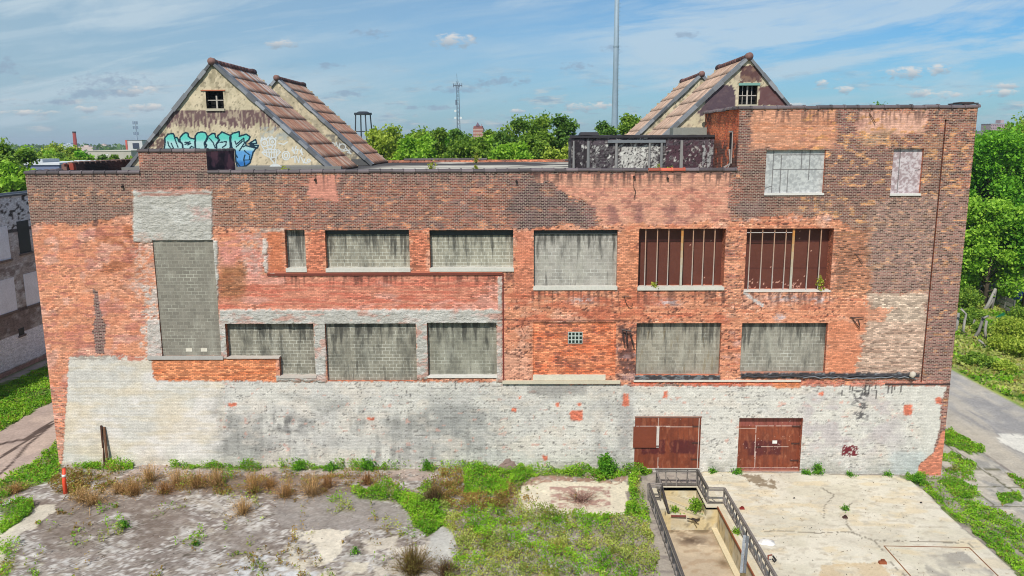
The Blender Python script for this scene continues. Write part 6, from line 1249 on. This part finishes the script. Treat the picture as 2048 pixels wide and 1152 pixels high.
single('garden_arch', arch, M_WOOD, 'pale narrow arch frame standing against the trees', 'arch', smooth=True)
def fence(pa, pb, h, label, seed):
    rg = random.Random(seed); xa, ya, za = yard(*pa); xb, yb, zb = yard(*pb); L = math.hypot(xb-xa, yb-ya); t = thing('board_fence', (xa, ya, za), label, 'fence', 'sections of weathered board fence'); dx, dy = (xb-xa)/L, (yb-ya)/L
    for i in range(3): m = MB(); zz = h*(.2+.35*i); m.bar((xa, ya, za+zz), (xb, yb, zb+zz+rg.uniform(-.1, .1)), .05, h*.3, wd_()); m.build('board', M_WOOD, t)
    for f in (0, .5, 1): m = MB(); m.bar((xa+(xb-xa)*f, ya+(yb-ya)*f-.06, za-.1), (xa+(xb-xa)*f, ya+(yb-ya)*f-.06, za+h+.15), .13, .13, wd_(), up=(dx, dy, 0)); m.build('post', M_WOOD, t)
fence((1992, 612), (2026, 628), 1.5, 'low weathered board fence running right to the black bin', 1); fence((1951, 604), (1988, 606), 1.3, 'sagging board fence below the pale arch', 2); fence((1932, 592), (1956, 590), 1.6, 'upright board fence scrap behind the curved branch', 3); fence((1958, 592), (1985, 594), 1.6, 'taller fence boards behind the arch', 4)
x, y, z = yard(2019, 630); s = (y+45)/FPX
t = thing('wheelie_bin', (x, y, z), 'small black square bin on the grass at the end of the fence', 'bin'); m = MB(); m.box(x-5*s, x+5*s, y-.25, y+.3, z+.05, z+8*s, tuple(srgb((50, 50, 56))), -.03); m.build('body', M_PAINT, t); m = MB(); m.box(x-5.6*s, x+5.6*s, y-.32, y+.36, z+8*s+.003, z+9.6*s, tuple(srgb((70, 70, 76))), .03); m.build('lid', M_PAINT, t)
x, y, z = yard(1998, 636); single('garden_tarp', lambda m: m.add([(x-.5, y, z+.1), (x+.9, y+.6, z+.55), (x+.5, y-.2, z+.35), (x-.1, y-.5, z+.08)], [(0, 3, 2, 1), (0, 1, 2, 3)], tuple(srgb((40, 130, 90)))), M_PAINT, 'scrap of green tarpaulin lying beside the black bin', 'tarpaulin')
# blue car under the trees
x, y, z = yard(2030, 603); t = thing('parked_car', (x, y, z), 'dark blue parked car half hidden beneath the trees beyond the fence', 'car'); bl = tuple(srgb((20, 40, 150)))
mc, Nc, bc = mat_new('car_paint', .25); bc.inputs['Base Color'].default_value = rgba((24, 48, 170)); bc.inputs['Metallic'].default_value = .3; bc.inputs['Coat Weight'].default_value = .6
prof = [(-2.2, .35), (-2.25, .75), (-2.1, .95), (-1.2, 1.02), (-.65, 1.42), (.65, 1.45), (1.35, 1.05), (2.1, .92), (2.25, .6), (2.2, .32)]
vs_ = [(x+a, y+s_*(.88 if b < 1.1 else .7), z+b) for s_ in (-1, 1) for a, b in prof]; n_ = len(prof); m = MB(); m.add(vs_, [tuple(range(n_)), tuple(range(n_, 2*n_))[::-1]]+[(i, i+n_, (i+1) % n_+n_, (i+1) % n_) for i in range(n_)], bl); m.build('body', mc, t)
m = MB(); m.add([(x-1.1, y-.86, z+1.04), (x+1.25, y-.86, z+1.06), (x+.6, y-.73, z+1.38), (x-.6, y-.73, z+1.36)], [(0, 1, 2, 3)], (0.02, .02, .03)); m.build('side_window', mg, t)
for q in (-1.35, 1.35):
    for sy in (-.8, .8): m = MB(); m.tube([(x+q, y+sy-.12, z+.33), (x+q, y+sy+.12, z+.33)], .33, 14, (.02, .02, .02)); o = m.build('wheel', M_PAINT, t); m = MB(); m.tube([(x+q, y+sy-.14, z+.33), (x+q, y+sy+.14, z+.33)], .19, 10, (.5, .5, .5)); m.build('rim', M_PAINT, o)
# brush along the fence and verge
BR = [(2020, 690, 3.2, 2.9, 'large yellow-green bush at the right picture edge', 4200), (2046, 715, 2.2, 2.0, 'lower bush cut by the right picture edge', 2200), (2000, 700, 1.7, 1.6, 'rounded bush left of the large edge bush', 1500), (1975, 735, 1.1, 1.3, 'low olive bush on the verge by the road', 900), (1934, 730, .9, .9, 'small dark weed clump nearest the factory on the verge', 500), (1952, 722, 1., 1., 'weed clump in the middle of the verge', 600), (1930, 618, 3., 2.6, 'dark green bush behind the forked post', 3000), (1923, 650, 2., 1.8, 'bush growing round the stump at the factory corner', 1700), (1950, 640, 1.6, 1.6, 'bush between the wrecked fence posts', 1200), (2010, 745, 1.1, 1.4, 'low bush on the verge below the large edge bush', 900), (2042, 645, 2., 1.8, 'bush right of the black bin', 1500), (1962, 668, 1.3, 1.2, 'green growth at the foot of the leaning post', 800)]
for i, (a, b, h, r, lab, ln) in enumerate(BR):
    x, y, z = yard(a, b); rg = np.random.default_rng(300+i); lo_, hi_ = [np.array(q, float) for q in GREENS['light' if i in (0, 1, 2, 9) else 'mid']]; m = MB(); P_ = []
    for k in range(7): an = k*2.4; cx, cy = x+math.cos(an)*r*.5*rg.uniform(.3, 1), y+math.sin(an)*r*.5*rg.uniform(.3, 1); cr = r*.5*rg.uniform(.7, 1.1); P_.append(clump_pts((cx, cy, z+h*rg.uniform(.3, .62)), (cr, cr, h*.36), ln//6, rg)); m.tube([(x, y, z-.1), (cx, cy, z+h*.4)], [.05, .02], 4, tuple(srgb((100, 84, 66))))
    pts = np.concatenate(P_); q = rg.uniform(0, 1, len(pts))[:, None]; V, Fq, CC = leaves(pts, .24, srgb(lo_*(1-q)+hi_*q), .5, rg)
    t = thing('bush', (x, y, z), lab, 'bush', 'bushes in the yard right of the factory'); ob('foliage', mesh_np('foliage', V, Fq, CC), M_LEAF, t); m.build('stems', M_WOOD, t)

# ------------------------------------------------------------------ near things
def gp(px_, py_, h=0.): x, y = G(px_, py_, h); return x, y, float(gz(x))+h
x, y, z = gp(131, 989); t = thing('marker_post', (x, y, z), 'orange plastic marker post with a white band at the lower left', 'marker post'); lean = -.10
m = MB(); m.tube([(x, y, z), (x-.05, y+.1, z+.8), (x-.02, y+.16, z+1.45)], [.11, .10, .09], 10, tuple(srgb((226, 78, 48)))); m.build('post', M_PAINT, t, True); m = MB(); m.tube([(x-.045, y+.115, z+1.0), (x-.04, y+.13, z+1.14)], [.112, .11], 10, tuple(srgb((224, 216, 208)))); m.build('band', M_PAINT, t, True); m = MB(); m.tube([(x-.02, y+.16, z+1.45), (x-.02, y+.16, z+1.5)], [.09, .07], 10, tuple(srgb((200, 66, 44)))); m.tube([(x, y, z-.05), (x, y, z+.05)], [.2, .13], 10, tuple(srgb((150, 140, 130)))); m.build('cap', M_PAINT, t)
for i, (a, b, w_, c_, lab) in enumerate(((202, 208, .10, (72, 48, 38), 'left, darker of two weathered timbers propped against the white wall'), (208, 214, .13, (108, 76, 56), 'right, thicker of two weathered timbers propped against the white wall'))):
    xa, za = P(a, 851+i*3, -.08); xb, zb = P(b, 922, -.4); single('propped_timber', lambda m: m.bar((xb, -.38, float(gz(xb))-.05), (xa, -.07, za), w_, .08, tuple(srgb(c_))), M_WOOD, lab, 'timber', 'timbers propped against the white wall')
x0, z0_ = P(207, 895, -.3); pts = [(x0, -.4, z0_), (x0, -.7, .5)]+[gp(a, b, .03) for a, b in ((207, 938), (203, 948), (192, 956), (165, 965), (140, 975), (125, 1000))]
single('cable', lambda m: m.tube(pts, .025, 5, tuple(srgb((190, 176, 156)))), M_ANY, 'pale cable trailing from the propped timbers to the marker post', 'cable', smooth=True)
# boulder
x, y, z = gp(1016, 938); rg = np.random.default_rng(3); m = MB(); vs_ = []; n_ = 12
for j in range(7):
    f = j/6; r_ = (.62*math.cos(f*1.5)+.04); vs_ += [(x+math.cos(a)*r_*(1+.25*rg.uniform(-1, 1)), y+math.sin(a)*r_*.7*(1+.25*rg.uniform(-1, 1)), z-.05+f*.85*(1+.1*rg.uniform(-1, 1))) for a in np.linspace(0, 2*math.pi, n_, False)]
fs_ = [(j*n_+k, j*n_+(k+1) % n_, (j+1)*n_+(k+1) % n_, (j+1)*n_+k) for j in range(6) for k in range(n_)]+[tuple(range(6*n_, 7*n_))]; m.add(vs_, fs_, tuple(srgb((132, 112, 104)))); tag(m.build('boulder', M_STUCCO), 'jagged brown stone lump among the weeds at the wall foot', 'boulder')
# debris on the apron
def chunk(px_, py_, s, c_, label, name='brick', cat='brick', h=.1, sq=.6):
    x, y, z = gp(px_, py_, h); m = MB(); m.box(x-s, x+s, y-s*sq, y+s*sq, z-.005, z+s*.7, tuple(srgb(c_)), s*.12); m.box(x-s*.5, x+s*.8, y-s*sq*.4, y+s*sq*1.3, z, z+s*1.05, tuple(srgb(np.array(c_)*.85)), s*.2); return tag(m.build(name, M_ANY), label, cat)
chunk(1484, 1018, .13, (128, 40, 36), 'dark red brick beside the long railing'); chunk(1690, 1036, .13, (70, 46, 40), 'burnt brown brick on the crack in the apron'); chunk(1765, 1127, .18, (140, 76, 48), 'orange-brown brick near the steel frame', sq=.5); chunk(1842, 1006, .06, (40, 36, 36), 'tiny black stone near the right edge of the apron', 'stone', 'stone'); chunk(1888-300, 997, .07, (60, 54, 50), 'small dark stick on the apron left of the middle', 'stick', 'stick', sq=.2)
x, y, z = gp(1532, 1085, .1); m = MB(); rg = np.random.default_rng(9); vs_ = []; n_ = 12
for j in range(6): f = j/5; r_ = (.26+.07*rg.random())*math.cos(f*1.3)+.02; vs_ += [(x+math.cos(a)*r_*1.2*(1+.2*rg.uniform(-1, 1)), y+math.sin(a)*r_*(1+.2*rg.uniform(-1, 1)), z+f*.15) for a in np.linspace(0, 2*math.pi, n_, False)]
m.add(vs_, [(j*n_+k, j*n_+(k+1) % n_, (j+1)*n_+(k+1) % n_, (j+1)*n_+k) for j in range(5) for k in range(n_)]+[tuple(range(5*n_, 6*n_))], tuple(srgb((220, 216, 210)))); tag(m.build('plastic_bag', M_PAINT, None, True), 'crumpled white plastic bag on the apron beside the railing', 'bag')
single('rusty_stake', lambda m: (m.tube([gp(1536, 1128, .1), tuple(np.array(gp(1536, 1128, .1))+np.array((0, .05, .42)))], .035, 6, tuple(srgb((130, 66, 46)))), m.tube([tuple(np.array(gp(1536, 1128, .1))+np.array((-.02, .05, .40))), tuple(np.array(gp(1536, 1128, .1))+np.array((.18, .05, .44)))], .035, 6, tuple(srgb((120, 60, 44))))), M_PAINT, 'rusty hooked stake standing beside the long railing', 'stake')
single('scrap_wire', lambda m: m.tube([gp(1546, 1112, .13), gp(1552, 1120, .2), gp(1549, 1124, .13), gp(1545, 1118, .14)], .04, 5, tuple(srgb((44, 42, 42)))), M_ANY, 'black scrap of wire on the apron near the stake', 'wire')

DRY = [(165, 1003, 1.0, 1.0, 'dry olive weed clump right of the marker post'), (185, 1008, .9, 1.2, 'dark dry weed clump in front of the marker post'), (268, 990, 1.2, 1.0, 'brown shrub behind and right of the marker post'), (300, 962, 1.2, 1.1, 'wiry brown shrub under the right-hand propped timber side'), (240, 985, .8, .9, 'low brown shrub between the marker post and the wiry shrub'), (355, 970, 1.2, 1.1, 'brown shrub below the cream wall, first of the middle row'), (395, 975, 1.2, 1.2, 'brown shrub in the middle of the row below the cream wall'), (432, 972, 1.3, 1.1, 'reddish brown shrub at the right of the cream wall row'), (508, 985, 1.6, 1.2, 'tall tan shrub leaning right below the grey stained wall'), (485, 1028, 1.1, 1., 'lone tan shrub standing on bare concrete'), (572, 992, 1.1, 1.2, 'pale tan spreading shrub right of the tall tan one'), (625, 990, 1.5, 1.3, 'forked tan shrub with a pale stem'), (655, 975, 1., 1., 'small brown shrub behind the forked tan one'), (735, 968, .9, .8, 'small brown shrub near the vivid weeds'), (330, 985, .7, .8, 'low brown tuft in front of the wiry shrub'), (540, 975, .7, .8, 'low brown tuft between the two tan shrubs'), (30, 985, .7, 1., 'ochre weed clump at the left picture edge')]
for i, (a, b, h, r, lab) in enumerate(DRY): x, y, z = gp(a, b); shrub('dry_shrub', x, y, h*.95, r*.95, lab, 'shrub', 'dry brown shrubs in the cracks', n=220, seed=i, stem=random.choice([(184, 144, 98), (166, 122, 80), (196, 160, 116)]), leafn=120 if i in (0, 1, 3, 16) else 30)
x, y, z = gp(825, 1145); shrub('dry_shrub', x, y, 1.4, 1.35, 'large olive-brown bushy shrub at the bottom edge', 'shrub', 'dry brown shrubs in the cracks', n=520, seed=51, stem=(130, 104, 66), leafn=2600, leaf=.06, lc=((110, 110, 44), (160, 150, 70)))
x, y, z = gp(890, 1150); shrub('dry_shrub', x, y, .9, .9, 'thin bare brown shrub right of the large olive one', 'shrub', 'dry brown shrubs in the cracks', n=200, seed=52, stem=(110, 84, 60), leafn=200)
x, y, z = gp(868, 1005); shrub('dry_shrub', x, y, 1.1, 1., 'dark brown shrub in the middle of the green weeds', 'shrub', 'dry brown shrubs in the cracks', n=420, seed=53, stem=(112, 88, 64), leafn=900, lc=((96, 96, 40), (130, 116, 60)))
x, y, z = gp(1162, 1000); shrub('dead_branches', x, y, .45, 1.5, 'pinkish dead branches sprawled over the bare slab', 'branches', None, n=200, seed=54, stem=(170, 134, 126))
GRN = [(1212, 950, 1.35, .8, 'bright green rounded bush against the white wall', 2600, 'bush'), (1635, 948, .8, .45, 'tall green weed against the white wall right of the second door', 320, 'weed'), (1475, 946, .3, .5, 'low green weed at the left jamb of the right door', 200, 'weed'), (1612, 948, .25, .45, 'low weed at the right jamb of the right door', 160, 'weed'), (1425, 944, .25, .35, 'small weed at the wall between the doors', 120, 'weed'), (1700, 951, .2, .4, 'thin weed at the wall foot below the red splash', 110, 'weed'), (1775, 951, .2, .4, 'thin weed at the wall foot near the corner', 110, 'weed'), (1834, 965, .55, .7, 'dark leafy weed clump at the brick corner', 420, 'weed'), (248, 1055, .4, .5, 'small green weed on the grey concrete', 160, 'weed'), (600, 940, .6, .6, 'bright weed clump below the sooty wall', 420, 'weed'), (662, 940, .5, .7, 'bright weed clump right of the pair', 420, 'weed'), (735, 936, .8, .8, 'tall bright weed clump below the C shaped stain', 520, 'weed'), (856, 935, .7, .5, 'green weed clump left of the boulder', 340, 'weed'), (390, 1120-30, .3, .35, 'small weed on grey concrete left of the cream patch', 90, 'weed'), (710, 1108, .35, .3, 'tiny brown weed right of the cream patch', 90, 'weed'), (1691, 1020, .3, .3, 'small seedling in the apron crack behind the burnt brick', 70, 'weed')]
GRN[11] = GRN[11][:4]+('tall bright weed clump third from the sooty wall',)+GRN[11][5:]
for i, (a, b, h, r, lab, ln, cat) in enumerate(GRN): x, y, z = gp(a, b, .1 if (a > 1405 and i < 8 or a == 1691) else 0); shrub('green_'+cat, x, min(y, -.25) if b < 960 else y, h, r*.8, lab, cat, 'green weeds along the wall' if cat == 'weed' else None, n=max(60, ln//12), kind='g', seed=80+i, z0=z, leafn=ln*2, leaf=.11 if cat == 'bush' else .09, lc=((58, 120, 24), (130, 180, 50)), stem=(110, 140, 60))
for i, (X, Y_, Z_, h, r, lab, ln) in enumerate(((9.55, -4.1, ZS, .85, .5, 'bright leafy bush growing in the upper dock', 900), (8.35, -4.2, ZS, .4, .35, 'small weed left of the bush in the upper dock', 200), (10.8, -7.7, 0, .35, .3, 'small weed under the long railing', 160), (10.42, -11.1, ZF, .5, .25, 'weed in the corner of the dock floor', 160))): shrub('green_weed', X, Y_, h, r, lab, 'weed', 'green weeds in the dock', n=60, kind='g', seed=120+i, z0=Z_, leafn=ln, leaf=.1, lc=((90, 140, 30), (160, 190, 60)), stem=(110, 140, 60))
for i, (a, b, yy, zz) in enumerate(((568, 334, 2., 17.7), (862, 338, 1.6, 17.75), (952, 333, 2.5, 17.75), (1318, 336, 1.5, 17.75), (1338, 336, 1.6, 17.75), (952, 320, 28, 17.75))): x = P(a, b, yy)[0]; shrub('green_weed', x, yy, (.75, .9, .6, .55, .5, 1.)[i], .4, ('yellow-green weed on the roof below the white graffiti', 'tallest yellow-green weed on the roof', 'small weed on the middle of the roof', 'left weed at the foot of the lean-to', 'right weed at the foot of the lean-to', 'weed on the far roof edge')[i], 'weed', 'weeds growing on the roof', n=40, kind='g', seed=140+i, z0=zz, leafn=260, leaf=.11, lc=((120, 140, 40), (186, 186, 80)), stem=(140, 140, 70))
for i, (a, b, yy, h) in enumerate(((1309, 574, .12, .3), (1638, 578, .1, .95))): x, z_ = P(a, b, yy); shrub('green_weed', x, yy-.06, h, .25, ('tiny weed on the sill of the left barred window', 'yellow-green sapling on the sill of the right barred window')[i], 'weed', 'weeds on the window sills', n=16, kind='g', seed=150+i, z0=z_, leafn=(60, 150)[i], leaf=.11, lc=((130, 150, 40), (200, 200, 80)), stem=(140, 140, 70))

# ------------------------------------------------------------------ ground cover
def scatter(x0, x1, y0, y1, dens, seed, name, size, label, h=.16, pal=None, sparse=1.):
    rg = np.random.default_rng(seed); n = int((x1-x0)*(y1-y0)*dens); X = rg.uniform(x0, x1, n); Y = rg.uniform(y0, y1, n); Z = gz(X); px, py = proj(X, Y, Z)
    ok = (px > -60) & (px < 2110) & (py < 1215) & ~((X > PIT[0]-.12) & (X < PIT[1]+.1) & (Y < PIT[3])) & ~((X > XL-.02) & (X < XR+.02) & (Y > -.06) & (Y < YB))
    X, Y, Z, px, py = [a[ok] for a in (X, Y, Z, px, py)]; ap = akeep(X, Y)
    d, p = veg(px, py, X, Y); d = np.where(ap, 0, d); tall = fb(X*.9, Y*.9, 600+seed); k = rg.random(len(X)) < d*(.25+.95*ss(.3, .6, fb(X*1.6, Y*1.6, 610)))*sparse
    X, Y, Z, p, tall = X[k], Y[k], Z[k], p[k], tall[k]
    PAL = np.array([[(84, 140, 26), (170, 212, 58)], [(104, 118, 42), (184, 184, 86)], [(120, 96, 52), (182, 150, 84)], [(128, 146, 64), (204, 206, 120)]], float)
    q = np.clip(rg.uniform(0, 1, len(X))*.55+ss(.3, .7, fb(X*1.1, Y*1.1, 620))*.5, 0, 1)[:, None]; big_ = fb(X*.55, Y*.55, 630); p = np.where((p == 1) & (big_ > .53), 0, np.where((p == 1) & (big_ < .45), 3, p)); mixp = np.where(rg.random(len(X)) < .2, rg.integers(0, 4, len(X)), p); C = PAL[mixp, 0]*(1-q)+PAL[mixp, 1]*q
    hh = h*(.35+1.6*ss(.35, .7, tall)); pts = np.stack([X, Y, Z+.03+hh*rg.random(len(X))], 1); V, Fq, CC = leaves(pts, size, srgb(C), .35, rg, .55)
    return tag(ob(name, mesh_np(name, V, Fq, CC), M_LEAF), label, 'ground cover', None, 'stuff')
scatter(-27, 8, -14.5, 0, 1250, 11, 'weeds', .105, 'low green and olive weeds spreading over the yard', .34)
scatter(23, 34, -13, 11, 620, 12, 'weeds', .115, 'weeds in the cracks of the broken slabs on the right', .12)
scatter(-42, -25, -9, 27, 330, 13, 'grass', .15, 'bright grass in the alley on the left', .16)
scatter(37, 80, 4, 62, 34, 14, 'grass', .34, 'sunlit grass beyond the road on the right', .2)
# stones and crumbs at the wall foot
rg = np.random.default_rng(21); n_ = 900; X = rg.uniform(-26, 7, n_); Y = -rg.uniform(.2, 1.6, n_)**1.1; V, Fq, CC = leaves(np.stack([X, Y, gz(X)+.03], 1), .10, srgb(np.array((170, 156, 144))*rg.uniform(.6, 1.25, (n_, 1))).clip(0, 1), 1.5, rg, .8)
tag(ob('rubble_crumbs', mesh_np('rubble_crumbs', V, Fq, CC), M_ANY), 'crumbs of mortar and brick along the wall foot', 'rubble', None, 'stuff')

# litter and pebbles on the yard
rg = np.random.default_rng(22); n_ = 2600; X = rg.uniform(-26, 22, n_); Y = rg.uniform(-14, -.6, n_); k_ = (X < 7) | (X > 11.4); X, Y = X[k_], Y[k_]
V, Fq, CC = leaves(np.stack([X, Y, gz(X)+np.where(X > 9, .125, .03)], 1), .065, srgb(np.array((140, 126, 112))*rg.uniform(.4, 1.4, (len(X), 1))).clip(0, 1), 1.5, rg, .6)
tag(ob('litter', mesh_np('litter', V, Fq, CC), M_ANY), 'small stones, leaves and twigs strewn over the yard', 'litter', None, 'stuff')

# ------------------------------------------------------------------ air
hz = MB().box(-4200, 4200, -600, 6200, -5, 56)
mh = bpy.data.materials.new('haze'); mh.use_nodes = True; nt = mh.node_tree; nt.nodes.clear(); vo = nt.nodes.new('ShaderNodeVolumePrincipled'); oo = nt.nodes.new('ShaderNodeOutputMaterial')
vo.inputs['Color'].default_value = (.78, .88, 1, 1); vo.inputs['Density'].default_value = .00018; vo.inputs['Anisotropy'].default_value = .2; nt.links.new(vo.outputs[0], oo.inputs['Volume'])
tag(hz.build('haze', mh), None, None, None, 'stuff')
